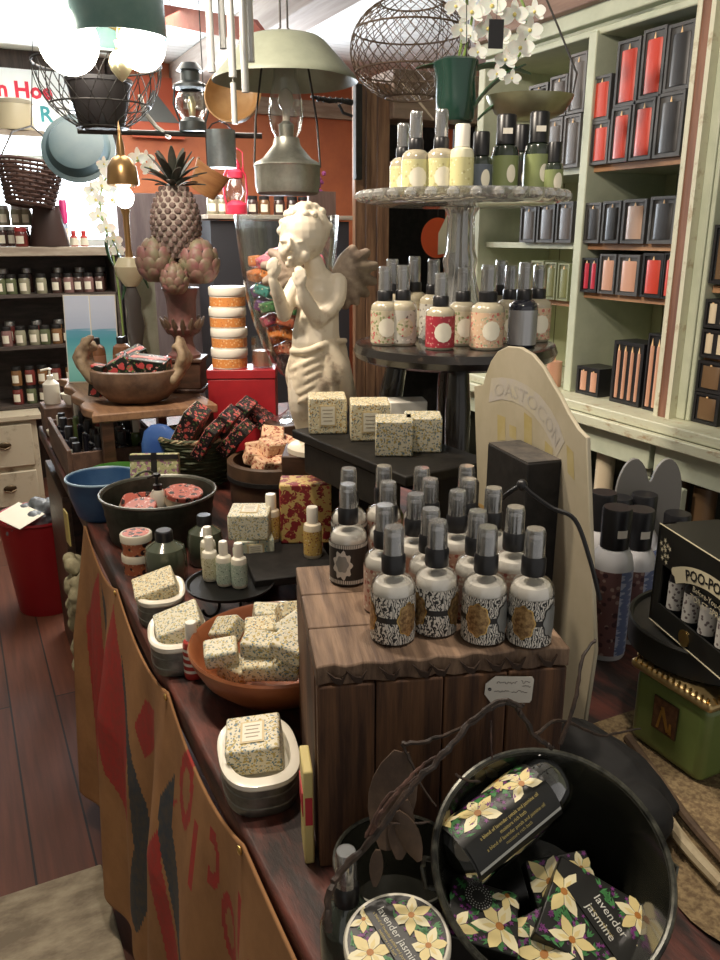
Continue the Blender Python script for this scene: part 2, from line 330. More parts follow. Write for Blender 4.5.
# ---------------------------------------------------------------- candle boxes
BOXG = M('charcoal_card', (.075, .072, .070), .5); BOXK = M('black_card', (.02, .02, .022), .35)
BOXGR = M('grey_card', (.15, .14, .135), .5)
def cand(c, n, r=.4): return M('candle_'+n, c, r)
CR = cand((.60, .045, .018), 'red'); CRD = cand((.55, .02, .05), 'crimson'); CB = cand((.012, .010, .010), 'black'); CG = cand((.12, .105, .10), 'grey'); CP = cand((.62, .33, .22), 'peach')
CC = cand((.55, .36, .26), 'tan'); CBR = cand((.17, .10, .05), 'brown'); COL_ = cand((.22, .23, .09), 'olive'); CIV = cand((.72, .6, .42), 'ivory')
FL = M('printed_flame', (.95, .62, .30), .5)
_cb = {}
def candle_box(label, y, z, w, h, cm, boxm=BOXG, n=1, x=1.818, ch=.88, cw=.66, d=.09, group='boxed candles on the green shelves', lid=0, rz=0):
    b = thing('candle_box', label, 'boxed candle', (x, y, z), rz, group)
    key = (round(w, 3), round(h, 3), n, boxm.name, cw, ch, cm.name)
    if key in _cb:
        for nm, me, lc in _cb[key]:
            o = bpy.data.objects.new(nm, me); COL.objects.link(o); o.parent = b
        return b
    fr = .07*w + .002; k = MB()
    k.box((d/2 + .002, 0, h/2), (d - .004, w, h)); k.box((.001, 0, fr/2), (.004, w, fr)); k.box((.001, 0, h - fr/2), (.004, w, fr))
    for s in (-1, 1): k.box((.001, s*(w - fr)/2, h/2), (.004, fr, h - 2*fr))
    c1 = k.build('box', boxm, b); l = MB(); f = MB()
    for i in range(n):
        yc = (i - (n-1)/2)*w/n*.9; r = w/n*cw/2*(.6 if n > 2 else .8 if n > 1 else 1); hh = h*ch - fr
        l.lathe([(0, fr+.004), (r, fr+.004), (r, fr + hh*.93), (r*.93, fr + hh*.96), (r*.6, fr + hh*.9), (0, fr + hh*.88)], 12, 0, T((.0035, yc, 0), s=(.008/(2*r), 1, 1)))
        f.lathe([(0, 0), (.0028, .004), (.0036, .010), (0, .024)], 6, 0, T((.0015, yc, fr + hh*.9), s=(.5, 1, h/.16)))
    c2 = l.build('candle', cm, b); c3 = f.build('flame', FL, b)
    _cb[key] = [(o.name.split('.')[0], o.data, None) for o in (c1, c2, c3)]; return b
Yp = lambda px, py: at(px, py, X=1.818).y
def rowbox(spec):
    for px, py, z, w, h, cm, bm2, n, lab in spec:
        if isinstance(px, tuple): ya, yb = Yp(px[0], py), Yp(px[1], py); candle_box(lab, (ya + yb)/2, z, abs(ya - yb)*.94, h, cm, bm2, n)
        else: candle_box(lab, Yp(px, py), z, w, h, cm, bm2, n)
rowbox([
 ((590, 609), 140, 1.707, .072, .122, CR, BOXG, 1, 'short red candle box beside the divider post, lower of its stack on the top shelf'),
 ((592, 612), 82, 1.830, .072, .125, CR, BOXG, 1, 'short red candle box beside the divider post, upper of its stack on the top shelf'),
 ((610, 630), 130, 1.707, .078, .150, CR, BOXG, 1, 'red candle box, second from the divider on the lower row of the top shelf'),
 ((616, 640), 65, 1.858, .080, .175, CR, BOXG, 1, 'tall red candle box, left one of two tall reds on the upper row'),
 ((631, 654), 125, 1.707, .082, .160, CR, BOXG, 1, 'red candle box with a white glare patch, lower row of the top shelf'),
 ((641, 665), 60, 1.868, .084, .175, CR, BOXG, 1, 'tall red candle box next to the black ones on the upper row'),
 ((655, 684), 118, 1.707, .088, .165, CB, BOXG, 1, 'black candle box in the lower row of the top shelf right of the reds'),
 ((666, 694), 50, 1.873, .088, .165, CB, BOXG, 1, 'black candle box in the upper row of the top shelf right of the reds'),
 ((583, 601), 218, 1.477, .072, .120, CB, BOXG, 1, 'black candle box beside the divider on the second shelf down'),
 ((602, 621), 215, 1.477, .072, .122, CB, BOXG, 1, 'black candle box between a black one and the peach one, second shelf down'),
 ((622, 647), 213, 1.477, .080, .124, CC, BOXG, 1, 'tan candle box with glowing top on the second shelf down'),
 ((649, 677), 212, 1.477, .090, .128, CB, BOXG, 1, 'wide black candle box right of the tan one on the second shelf down'),
 ((581, 598), 272, 1.327, .075, .105, CRD, BOXK, 2, 'black box with two small crimson candles on the third shelf down'),
 ((599, 616), 268, 1.327, .068, .118, CP, BOXG, 1, 'tan candle box beside the two crimson candles on the third shelf down'),
 ((617, 640), 268, 1.327, .068, .118, CP, BOXG, 1, 'tan candle box just left of the tall red one on the third shelf down'),
 ((642, 664), 265, 1.327, .080, .124, CR, BOXK, 1, 'red candle box alone among the tan ones on the third shelf down'),
 ((664, 675), 262, 1.327, .08, .126, CR, BOXK, 1, 'second red candle box half hidden by the brown trim on the third shelf down'),
 ((577, 601), 365, 1.001, .095, .090, CP, BOXK, 2, 'black box with two short pink candles standing on the ledge'),
 ((613, 645), 352, 1.001, .115, .190, CP, BOXK, 4, 'black box with four thin pink taper candles standing on the ledge'),
 ((647, 663), 350, 1.001, .085, .225, CP, BOXK, 2, 'taller black box with two thin pink tapers standing on the ledge'),
])
rowbox([
 ((529, 549), 82, 1.875, .075, .10, CB, BOXK, 1, 'small plain black candle box behind the hanging metal scoop'),
 ((550, 568), 80, 1.865, .075, .12, CG, BOXGR, 1, 'grey candle box on the upper row left of the divider, shorter one'),
 ((569, 587), 70, 1.865, .080, .17, CG, BOXGR, 1, 'tallest grey candle box beside the divider on the upper row'),
 ((545, 562), 140, 1.707, .080, .155, CG, BOXGR, 1, 'grey candle box on the lower row of the top shelf below the scoop'),
 ((563, 580), 138, 1.707, .080, .155, CG, BOXGR, 1, 'grey candle box on the lower row of the top shelf touching the divider'),
 ((520, 536), 222, 1.477, .065, .12, CG, BOXG, 1, 'bluish shining candle box behind the glass cake stand'),
 ((537, 555), 219, 1.477, .080, .125, CG, BOXG, 1, 'dark grey candle box in the middle of the shelf right of the cake stand'),
 ((556, 573), 218, 1.477, .080, .128, CG, BOXG, 1, 'dark grey candle box against the divider right of the cake stand'),
 ((530, 543), 280, 1.292, .07, .125, COL_, M('olive_card', (.26, .28, .15), .5), 1, 'olive candle box on the third shelf nearest the dark bottle'),
 ((544, 556), 280, 1.292, .07, .122, COL_, M('olive_card', (.26, .28, .15), .5), 1, 'olive candle box in the middle of the third shelf'),
 ((557, 569), 280, 1.292, .07, .120, COL_, M('olive_card', (.26, .28, .15), .5), 1, 'olive candle box beside the divider on the third shelf'),
])
def c_bay(px, py, z, w, h, cm, bm2, n, lab): candle_box(lab, 1.552 - w/2, z, w, h, cm, bm2, n)
for a in [(711, 285, 1.262, .085, .075, CIV, BOXK, 2, 'upper black box with two ivory mini bottle candles at the right edge'), (711, 320, 1.182, .085, .075, CIV, BOXK, 2, 'lower black box with two ivory mini bottle candles at the right edge'),
          (706, 385, 1.001, .085, .085, CBR, BOXK, 1, 'brown candle box on the ledge at the right edge, lower of two'), (708, 345, 1.088, .085, .085, CBR, BOXK, 1, 'brown candle box at the right edge, upper of two'),
          (716, 215, 1.377, .09, .15, CBR, BOXK, 1, 'brown candle box standing on the shelf at the right edge'), (716, 110, 1.647, .09, .2, CBR, BOXK, 1, 'large brown candle box high at the right edge')]: c_bay(*a)
def pillar(px, py, z, r, h, m, lab, X):
    p = at(px, py, X=X); t = thing('pillar_candle', lab, 'candle', (X, p.y, z), 0)
    MB().lathe([(0, 0), (r, 0), (r, h), (r*.85, h*1.01), (r*.5, h*.97), (0, h*.96)], 18).build('wax', m, t); MB().tube([(0, 0, h*.95), (.001, 0, h + .012)], .0012, 5).build('wick', FL, t)
pillar(555, 360, 1.001, .026, .085, CP, 'pink pillar candle standing alone on the ledge beside the divider', 1.83)
pillar(605, 470, .631, .03, .24, CIV, 'ivory pillar candle in the dark lower cabinet bay', 1.83)
for i, (px, lab) in enumerate([(678, 'brown glass candle in the dark lower cabinet, the left one'), (706, 'brown glass candle in the dark lower cabinet, the right one')]):
    pillar(px, 490, .631, .033, .19, CBR, lab, 1.84)
# hutch of rough brown boards, left of the green shelves
RUFF = M('rough_brown_board', (.24, .13, .07), .7, c2=(.11, .055, .03), s=7, bump=.5, st=(7, 7, .5))
RUFFH = M('rough_brown_box', (.20, .14, .10), .7, c2=(.12, .08, .06), s=7, bump=.4, st=(.5, 5, 5))
h = thing('board_hutch', 'rough brown timber hutch with dark open front behind the white statue', 'cabinet', (1.85, 3.3, 0))
for k, (x, wd) in enumerate(((-.245, .05), (-.192, .05), (-.135, .058))): MB().box((x, -.08, 1.05), (wd, .03, 2.1)).build('board', RUFF, h, bevel=.003)
MB().box((.37, -.08, 1.05), (.06, .03, 2.1)).build('side_post', GREENP, h, bevel=.003)
MB().box((.12, .2, 1.05), (.48, .02, 2.1)).box((-.118, .06, 1.05), (.02, .26, 2.1)).box((.40, .06, 1.05), (.02, .26, 2.1)).build('carcass', BLACKM, h)
MB().box((.12, -.03, 2.06), (.46, .2, .19)).build('top_box', RUFFH, h, bevel=.006)
MB().box((.13, .03, 1.79), (.44, .24, .03)).build('shelf', M('pinkish_shelf_board', (.6, .38, .3), .6), h, bevel=.003)
MB().box((.13, .05, 1.0), (.44, .24, .03)).build('shelf', RUFFH, h, bevel=.003)
# ================================================================ DISPLAY TABLE, CLOTH, CRATE, SPRAY BOTTLES
TABM = M('red_worn_tabletop', (.022, .012, .010), .55, c2=(.17, .045, .03), s=5, st=(5, 1.1, 3), bump=.6, lo=.42, hi=.66, det=10)
ZT = .83
t = thing('display_table', 'long dark red worn plank table carrying all the soaps, crate and bowls', 'table', (.74, 1.68, 0))
MB().box((0, 0, ZT - .0225), (1.03, 2.84, .045)).build('tabletop', TABM, t, bevel=.006)
MB().box((0, 0, .74), (.94, 2.7, .07)).build('apron', WOODD, t)
for x in (-.44, .44):
    for y in (-1.3, .0, 1.3): MB().box((x, y, .355), (.07, .09, .71)).build('leg', WOODD, t, bevel=.004)
MB().box((-.495, 1.16, .35), (.025, .5, .7)).build('side_board', WOODD, t, bevel=.003)
# burlap sack cloth tacked along the near left edge
BUR = M('burlap', (.40, .20, .08), .9, c2=(.24, .115, .045), s=7, bump=.4, det=12, lo=.3, hi=.7); BUR_R = M('burlap_red_print', (.40, .03, .025), .8, c2=(.30, .04, .03), s=60)
BUR_N = M('burlap_navy_print', (.035, .045, .06), .8, c2=(.07, .06, .05), s=60)
def topz(y):   # sagging between the tacks
    tk = [.2, .74, 1.10, 1.52, 1.93]; z = 0
    for a, b in zip(tk, tk[1:]):
        if a <= y <= b: u = (y - a)/(b - a); return .828 - .042*(4*u*(1-u))*(1 if a > .2 else .4) 
    return .82
def cloth_pt(y, s):
    zt = topz(y); z = zt - s*(zt - .10); k = min(1, s*2.5)
    f = .014*math.sin(y*13 + .8) + .012*math.sin(y*29 + s*1.5)
    return (.221 - .016*k - f*k - .045*s, y + .03*math.sin(s*3 + y*4)*s, z)
polys = [([(1.53, .80), (1.60, .58), (1.50, .42), (1.36, .36), (1.36, .60), (1.46, .70)], 1), ([(1.46, .72), (1.38, .63), (1.27, .50), (1.22, .36), (1.29, .18), (1.35, .2), (1.31, .38), (1.35, .54), (1.44, .66)], 2),
 ([(1.75, .78), (1.90, .6), (1.86, .3), (1.72, .12), (1.66, .4)], 1), ([(1.72, .76), (1.66, .60), (1.63, .38), (1.70, .12), (1.66, .08), (1.60, .30), (1.60, .5), (1.66, .72)], 2),
 ([(1.20, .74), (1.28, .72), (1.33, .64), (1.28, .60), (1.22, .66)], 1), ([(1.02, .70), (1.07, .66), (1.06, .56), (.98, .44), (.91, .36), (.86, .3), (.88, .16), (.98, .3), (1.06, .46), (1.12, .55)], 1),
 ([(1.04, .73), (1.09, .66), (1.08, .60), (.98, .47), (.88, .33), (.80, .22), (.78, .30), (.87, .42), (.97, .54), (1.04, .64)], 2)]
import_letters = [(.98, .74, .035), (.92, .68, .03), (.86, .72, .026), (.80, .66, .03), (.74, .72, .024), (.68, .67, .03), (.61, .73, .028)]
def inside(p, q):
    c = False
    for i in range(len(q)):
        (x1, y1), (x2, y2) = q[i], q[i-1]
        if (y1 > p[1]) != (y2 > p[1]) and p[0] < (x2-x1)*(p[1]-y1)/(y2-y1) + x1: c = not c
    return c
def printed(y, z):
    for q, m in polys[::-1]:
        if inside((y, z), q): return m
    for k, (a, b, r) in enumerate(import_letters):
        dy, dz = (y-a)/r, (z-b)/(r*1.7); d = math.hypot(dy, dz)
        if (k % 3 == 0 and .55 < d < 1) or (k % 3 == 1 and abs(dy) < .28 and abs(dz) < 1) or (k % 3 == 2 and .5 < d < 1 and dy < .4): return 1
    return 0
mb = MB(); NY, NZ = 300, 130
vs = [cloth_pt(.2 + 1.75*i/NY, j/NZ) for i in range(NY+1) for j in range(NZ+1)]
mb.v = [tuple(v) for v in vs]
for i in range(NY):
    for j in range(NZ):
        a = i*(NZ+1)+j; q = (a, a+1, a+NZ+2, a+NZ+1); mb.f.append(q); c = vs[a]; mb.mi.append(printed(.2 + 1.75*(i+.5)/NY, c[2]))
cl = mb.build('burlap_cloth', [BUR, BUR_R, BUR_N], ang=180); so = cl.modifiers.new('thick', 'SOLIDIFY'); so.thickness = .003
tag(cl, 'brown burlap sack cloth with red and navy print tacked along the table edge', 'cloth')
for k, (y, wd) in enumerate(((.742, 'nearest tack'), (1.10, 'middle tack'), (1.52, 'farthest tack'))):
    tag(MB().sph((0, 0, 0), (.003, .006, .006), 0, 10).build('brass_tack', GOLD, loc=(.215, y, .820)), 'small brass nail head, the %s holding the burlap to the table' % wd, 'nail', 'nails in the burlap')
# rug on the floor, lower left
tag(MB().box((-.35, 1.05, .008), (1.0, 1.36, .016)).build('rug', M('mottled_grey_rug', (.42, .36, .26), .95, c2=(.22, .18, .13), s=9, bump=.8, det=9, st=(1, 2.2, 1)), bevel=.005), 'mottled grey brown rug lying on the plank floor, lower left', 'rug')
# ---------------------------------------------------------------- weathered crate
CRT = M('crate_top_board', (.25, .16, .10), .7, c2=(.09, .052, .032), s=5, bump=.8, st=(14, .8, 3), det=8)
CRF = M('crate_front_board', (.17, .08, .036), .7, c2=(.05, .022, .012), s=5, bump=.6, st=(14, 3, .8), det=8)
ZC = 1.08; cr_rz = -17.7
cr = thing('wooden_crate', 'weathered brown wooden crate standing on end under the spray bottles', 'crate', (.282, .663, ZT), cr_rz)
CW, CD, CH = .272, .265, .25
mb = MB()
for k in range(3):
    w_ = CD/3; y0 = k*w_
    out = [(0, y0 + .001), (CW, y0 + .001), (CW, y0 + w_ - .001), (0, y0 + w_ - .001)]
    if k == 0:   # split scalloped front edge
        e = []; n = 28
        for i in range(n + 1): e.append((CW*i/n, y0 + .001 + (.004 if i % 4 in (1, 2) else 0) + rnd.uniform(0, .0025)))
        out = e + [(CW, w_ - .001), (0, w_ - .001)]
    mb.prism(out, CH - .022, CH)
mb.build('top_boards', CRT, cr, bevel=.002)
mb = MB(); ed = [.0, .062, .135, .205, CW]
for a, b in zip(ed, ed[1:]): mb.box(((a+b)/2, .012, (CH - .024)/2), (b - a - .0015, .018, CH - .024))
fp = mb.build('front_boards', CRF, cr, bevel=.002)
mb = MB()
for i, x in enumerate((.01, .03, .065, .10, .118, .15, .178, .2, .235)):   # split tongues along the top of the front
    mb.prism([(x, CH-.004), (x+.008, CH-.018), (x+.016, CH-.021), (x+.022, CH-.006), (x+.016, CH-.014), (x+.009, CH-.012)], .0, .003, T=Matrix.Translation((0, .0018, 0)) @ Matrix.Rotation(R(90), 4, 'X'))
mb.build('split_edge', M('split_wood', (.035, .018, .01), .8), fp)
MB().box((.009, .145, .113), (.018, .235, .226)).build('side_board', CRF, cr, bevel=.002)
MB().box((CW - .009, .145, .113), (.018, .235, .226)).build('side_board', CRF, cr, bevel=.002)
MB().box((CW/2, CD - .008, .113), (CW - .04, .014, .226)).build('back_board', CRF, cr, bevel=.002)
# yellow and red packet hanging by the crate's left side
crM = Matrix.Translation((.282, .663, ZT)) @ Matrix.Rotation(R(cr_rz), 4, 'Z')
def crp(x, y, z=0): return crM @ Vector((x, y, z))
p = thing('small_packet', 'small yellow and red packet standing against the left side of the crate', 'packet', crp(-.010, .035, .0), cr_rz)
MB().box((0, 0, .06), (.011, .05, .12)).build('body', M('packet_yellow', (.75, .62, .25), .5), p, bevel=.002)
MB().box((-.0062, -.0, .075), (.001, .04, .03)).box((0, -.0256, .07), (.008, .001, .035)).build('printed_band', M('packet_red', (.6, .05, .06), .5), p)
# tag with faint handwriting
tg = thing('paper_tag', 'white handwritten price tag lying on the dark front of the crate', 'tag', crp(.205, -.0012, .208), 0, rot=(86, 4, cr_rz - 4))
MB().prism([(-.026, -.006), (-.018, -.016), (.024, -.015), (.026, -.012), (.026, .012), (.024, .015), (-.016, .015), (-.026, .006)], 0, .0008).build('card', M('tag_card', (.72, .68, .60), .7), tg)
mb = MB()
def scribble(mb, x0, x1, y, amp, seed, r=.0003, z=.0012):
    q = random.Random(seed); n = int((x1-x0)/.0012); mb.tube([(x0 + (x1-x0)*i/n, y + amp*q.uniform(-1, 1), z) for i in range(n+1)], r, 4)
scribble(mb, -.014, .008, .008, .0016, 1); scribble(mb, .012, .022, .009, .002, 2); scribble(mb, -.016, .0, -.002, .0012, 3); scribble(mb, .003, .020, -.002, .0016, 4); scribble(mb, .014, .023, .004, .001, 5)
mb.build('handwriting', M('brown_ink', (.08, .05, .04), .8), tg)
MB().lathe([(.0008, 0), (.0018, 0), (.0018, .0006), (.0008, .0006)], 10, T=T((-.021, 0, .0009))).build('eyelet', BLACKP, tg)
# ---------------------------------------------------------------- spray bottles
ZEB = WAVE('zebra_label', (.02, .02, .02), (.78, .74, .66), 130, 12, .4, st=(1, 1, .7), th=.42, ds=1.5)
BLAB = M('black_label', (.02, .018, .016), .4); SILV = M('silver_badge', (.33, .34, .33), .4, .5); BRZ = M('bronze_badge', (.20, .11, .05), .35, .6, c2=(.55, .36, .16), s=220)
LIQ = M('milky_liquid', (.92, .86, .76), .2, coat=.5); PINKLAB = PAT('blush_label', (.62, .42, .33), [((.42, .14, .11), 130, .3), ((.8, .72, .6), 170, .3)], .5)
def curved(mb, out, r, m, a0, zc, dr=.0004):
    """outline (u, v) in metres wrapped on a cylinder of radius r around angle a0"""
    n = len(out); vs = [((r+dr)*math.cos(R(a0) + u/r), (r+dr)*math.sin(R(a0) + u/r), zc + v) for u, v in out]
    vs = [((r+dr)*math.cos(R(a0) + u*f/r), (r+dr)*math.sin(R(a0) + u*f/r), zc + v*f) for f in (1, .66, .33) for u, v in out]
    c = ((r+dr)*math.cos(R(a0)), (r+dr)*math.sin(R(a0)), zc); mb.add(vs + [c], [(k*n+i, k*n+(i+1) % n, (k+1)*n+(i+1) % n, (k+1)*n+i) for k in (0, 1) for i in range(n)] + [(2*n+i, 2*n+(i+1) % n, 3*n) for i in range(n)], m)
def lobed(rx, ry, n=28, k=4, a=.12): return [(rx*(1 + a*math.cos(k*2*math.pi*i/n))*math.cos(2*math.pi*i/n), ry*(1 + a*math.cos(k*2*math.pi*i/n))*math.sin(2*math.pi*i/n)) for i in range(n)]
BR = .0238
def sprayer(t, r, z0, H):
    """black collar, pump and clear over-cap; z0 is the neck, H the full height"""
    c = MB().lathe([(0, z0-.002), (r*.52, z0-.002), (r*.54, z0), (r*.54, z0+.016), (r*.46, z0+.019), (0, z0+.019)], 20, fn=lambda a, j: 1 + .015*math.cos(20*a)).build('collar', BLACKP, t)
    MB().lathe([(0, z0+.017), (r*.24, z0+.017), (r*.24, z0+.03), (r*.30, z0+.03), (r*.30, H-.010), (0, H-.008)], 12).tube([(0, -r*.2, H-.014), (0, -r*.42, H-.014)], .0022, 6).build('pump', M('grey_pump', (.20, .20, .21), .4), c)
    MB().lathe([(r*.47, z0+.017), (r*.45, H-.004), (r*.40, H), (0, H), (0, H-.0012), (r*.37, H-.0016), (r*.42, H-.006), (r*.43, z0+.018)], 20).build('cap', CLEARCAP, t)
def spray(name, label, loc, rz, kind, group, r=BR, H=.128, body=None, liquid=None):
    t = thing(name, label, 'spray bottle', loc, rz, group); zs = H*.565
    prof = [(0, .001), (r*.9, 0), (r, .003), (r, zs*.80), (r*.95, zs*.90), (r*.78, zs*.98), (r*.5, zs*1.04), (r*.42, zs*1.10)]
    MB().lathe(prof, 24).build('bottle', body or CLEAR, t)
    if liquid: MB().lathe([(0, .002), (r*.93, .002), (r*.95, .004), (r*.95, zs*.79), (r*.91, zs*.86), (r*.80, zs*.92), (r*.6, zs*.945), (0, zs*.95)], 24).build('liquid', liquid, t)
    sprayer(t, r, zs*1.10, H)
    l = MB(); h = zs*.74
    lp = [(r+.0004, zs*.03), (r+.0004, zs*.03 + h)]
    if kind == 'zebra':
        l.lathe(lp, 32, 0); l.lathe([(r+.0007, zs*.37), (r+.0007, zs*.46)], 32, 1)
        for k, (a0, m) in enumerate(((-90, 3), (-10, 2), (150, 3), (70, 2))):
            curved(l, lobed(.0128, .019, n=40, k=8, a=.07), r, 4 if m == 3 else 1, a0, zs*.42, .0009); curved(l, lobed(.0114, .0175, n=40, k=8, a=.07), r, m, a0, zs*.42, .0012)
        l.build('label', [ZEB, BLAB, SILV, BRZ, GOLD], t)
    elif kind == 'blush':
        l.lathe(lp, 32, 0); l.build('label', [PINKLAB], t)
    elif kind == 'black':
        l.lathe(lp, 32, 0)
        for zz in (zs*.05, zs*.70):
            for i in range(64): a = 360*i/64; curved(l, [(-.0007, -.002), (.0007, -.002), (.0007, .003), (-.0007, .003)], r, 1, a, zz + .002, .0008)
        curved(l, lobed(.012, .018, 40, 9, .14), r, 1, -100, zs*.40, .0008); curved(l, lobed(.008, .011, 24, 6, .1), r, 2, -100, zs*.42, .0011)
        l.build('label', [BLAB, M('lace_white', (.72, .70, .64), .5), SILV], t)
    return t
GS = 'milky spray bottles on the crate'
proto = spray('spray_bottle', '', (0, 0, -5), 0, 'zebra', GS, liquid=LIQ); proto2 = spray('spray_bottle', '', (0, 0, -5), 0, 'blush', GS, liquid=LIQ)
ZB = ZC + .0005; camdir = -YAW
RW = [((394, 527), 40, 0, 'leftmost bottle of the front row'), ((438, 521), 60, 0, 'second bottle from the left in the front row'), ((488, 527), -25, 0, 'third bottle from the left in the front row'), ((536, 529), -30, 0, 'rightmost bottle of the front row'),
 ((385, 505), 10, 1, 'bottle just behind the leftmost front one'), ((431, 509), 30, 1, 'bottle peeking between the two left front ones'), ((478, 511), -10, 1, 'second row bottle behind the gap of the middle ones'), ((516, 507), 20, 1, 'second row bottle at the right end'),
 ((388, 482), 70, 1, 'bottle at the left end of the third row'), ((416, 494), 0, 1, 'third row bottle, second from the left'), ((458, 491), 44, 1, 'third row bottle, third from the left'), ((494, 488), 90, 1, 'third row bottle at the right end'),
 ((384, 466), 12, 1, 'bottle at the left end of the back row'), ((422, 468), 66, 1, 'back row bottle, second from the left'), ((430, 479), 31, 1, 'bottle between the second and third of the back row'), ((469, 479), 5, 1, 'bottle near the right end of the back row'), ((467, 466), 48, 1, 'rearmost bottle at the right end of the back row')]
for i, (q, rz, k, lab) in enumerate(RW):
    p = at(*q, z=ZC + .128); L = ('zebra label spray bottle on the crate, ' if k == 0 else 'milky spray bottle on the crate, ') + lab
    src = proto2 if k else proto
    if i in (0, 4): src.location = (p.x, p.y, ZB); src.rotation_euler = (0, 0, R(rz + camdir)); src['label'] = L
    else: dup(src, (p.x, p.y, ZB), rz + camdir, L)
p = at(348, 484, z=ZC + .128); bk = spray('spray_bottle', 'spray bottle with black and white lace label at the left of the crate', (p.x, p.y, ZB), camdir - 8, 'black', GS, r=.0235, liquid=LIQ)
p = at(348, 470, z=ZC + .128); dup(bk, (p.x+.004, p.y+.006, ZB), camdir + 160, 'spray bottle hidden behind the black lace label bottle, only its cap showing')
# ================================================================ THINGS ON THE TABLE
SOAP = PAT('blue_floral_paper', (.70, .65, .50), [((.46, .35, .10), 190, .40), ((.12, .20, .24), 240, .36), ((.74, .68, .48), 280, .28)], .5, dist=.006)
SOAPW = PAT('pale_floral_paper', (.76, .72, .56), [((.26, .32, .30), 210, .36), ((.52, .42, .14), 230, .34)], .5, dist=.006)
SOAPY = PAT('yellow_floral_paper', (.70, .62, .40), [((.78, .73, .56), 170, .42), ((.18, .22, .22), 220, .34), ((.46, .28, .07), 200, .30)], .5, dist=.006)
REDF = PAT('red_damask_paper', (.62, .44, .15), [((.26, .02, .025), 46, .5), ((.45, .06, .04), 90, .26), ((.66, .46, .15), 130, .2)], .5, dist=.01)
BRNF = PAT('brown_floral_paper', (.66, .42, .26), [((.30, .07, .04), 90, .36), ((.82, .66, .46), 120, .26)], .5, dist=.008)
DKF = PAT('dark_berry_paper', (.018, .014, .016), [((.55, .10, .09), 62, .34), ((.78, .30, .28), 120, .24), ((.10, .20, .06), 100, .24)], .4, dist=.008)
TILEF = PAT('tile_floral_paper', (.58, .60, .46), [((.18, .32, .36), 150, .30), ((.70, .40, .25), 140, .18), ((.76, .74, .60), 200, .2)], .5, dist=.006)
LABW = M('soap_label', (.80, .76, .62), .5); LABF = M('soap_label_frame', (.62, .50, .28), .5); INK = M('soft_ink', (.35, .30, .22), .6)
def soap(name, label, loc, size, mat, group, rz=0, rot=None, face='front', cat='soap box', bevel=.003, lab=LABW):
    """wrapped soap or carton with a small framed label on one face"""
    t = thing(name, label, cat, loc, rz, group, rot); x, y, z = size
    MB().box((0, 0, z/2), size).build('carton', mat, t, bevel=bevel)
    if face:
        F = {'front': T((0, -y/2, z*.52), (90, 0, 0)), 'top': T((0, 0, z)), 'left': T((-x/2, 0, z*.52), (90, 0, -90))}[face]
        a, b = {'front': (x, z), 'top': (x, y), 'left': (y, z)}[face]; m = MB()
        m.box((0, 0, .0006), (a*.44, b*.58, .0012), 0, F); m.box((0, 0, .0009), (a*.36, b*.5, .0014), 1, F)
        for k in range(4): m.box((0, b*(.16 - .1*k), .0012), (a*(.28 - .05*(k % 2)), b*.022, .0014), 2, F)
        m.build('label', [LABF, lab, INK], t)
    return t
# oval tins with white rims
CER = M('cream_enamel', (.84, .80, .68), .3, coat=.4)
def oval_tin(label, px, py, L, W_, H, rz):
    p = at(px, py, z=ZT + H); t = thing('oval_tin', label, 'tin', (p.x, p.y, ZT + .0005), rz, 'oval soap tins'); q = W_/L; r = L/2; sqr = lambda a, j: 1/(abs(math.cos(a))**2.7 + abs(math.sin(a))**2.7)**(1/2.7)
    MB().lathe([(0, 0), (r*.93, 0), (r*.95, .003), (r*.95, H*.18), (r*.97, H*.2), (r*.97, H*.24), (r*.95, H*.26), (r*.95, H*.5), (r*.97, H*.52), (r*.97, H*.56), (r*.95, H*.58), (r*.95, H*.86), (r*.90, H*.86), (r*.90, .004), (0, .004)], 48, sq=q, fn=sqr).build('body', STEEL, t)
    MB().lathe([(r*.945, H*.78), (r*1.0, H*.80), (r*1.03, H*.86), (r*1.02, H*.96), (r*.94, H), (r*.80, H*.98), (r*.76, H*.90), (r*.75, H*.62), (r*.6, H*.5), (0, H*.48)], 48, sq=q, fn=sqr).build('rim', CER, t)
    return p
p = oval_tin('oval tin with cream rim nearest the camera, holding one floral soap', 258, 748, .144, .098, .050, 78)
soap('wrapped_soap', 'floral wrapped soap with cream label in the nearest oval tin', (p.x, p.y + .004, ZT + .036), (.068, .060, .042), SOAP, 'soaps in oval tins', rot=(12, -6, -22), face='top')
p = oval_tin('middle oval tin with cream rim, holding a pale floral soap', 177, 628, .134, .092, .054, 78)
soap('wrapped_soap', 'pale floral wrapped soap propped in the middle oval tin', (p.x + .012, p.y, ZT + .038), (.074, .060, .042), SOAPW, 'soaps in oval tins', rot=(14, -18, -12), face=None)
p = oval_tin('farthest oval tin with cream rim, holding a yellowish soap', 160, 588, .126, .088, .052, 78)
soap('wrapped_soap', 'yellowish wrapped soap tilted in the farthest oval tin', (p.x, p.y, ZT + .030), (.075, .06, .045), SOAPY, 'soaps in oval tins', rot=(14, -16, -10), face=None)
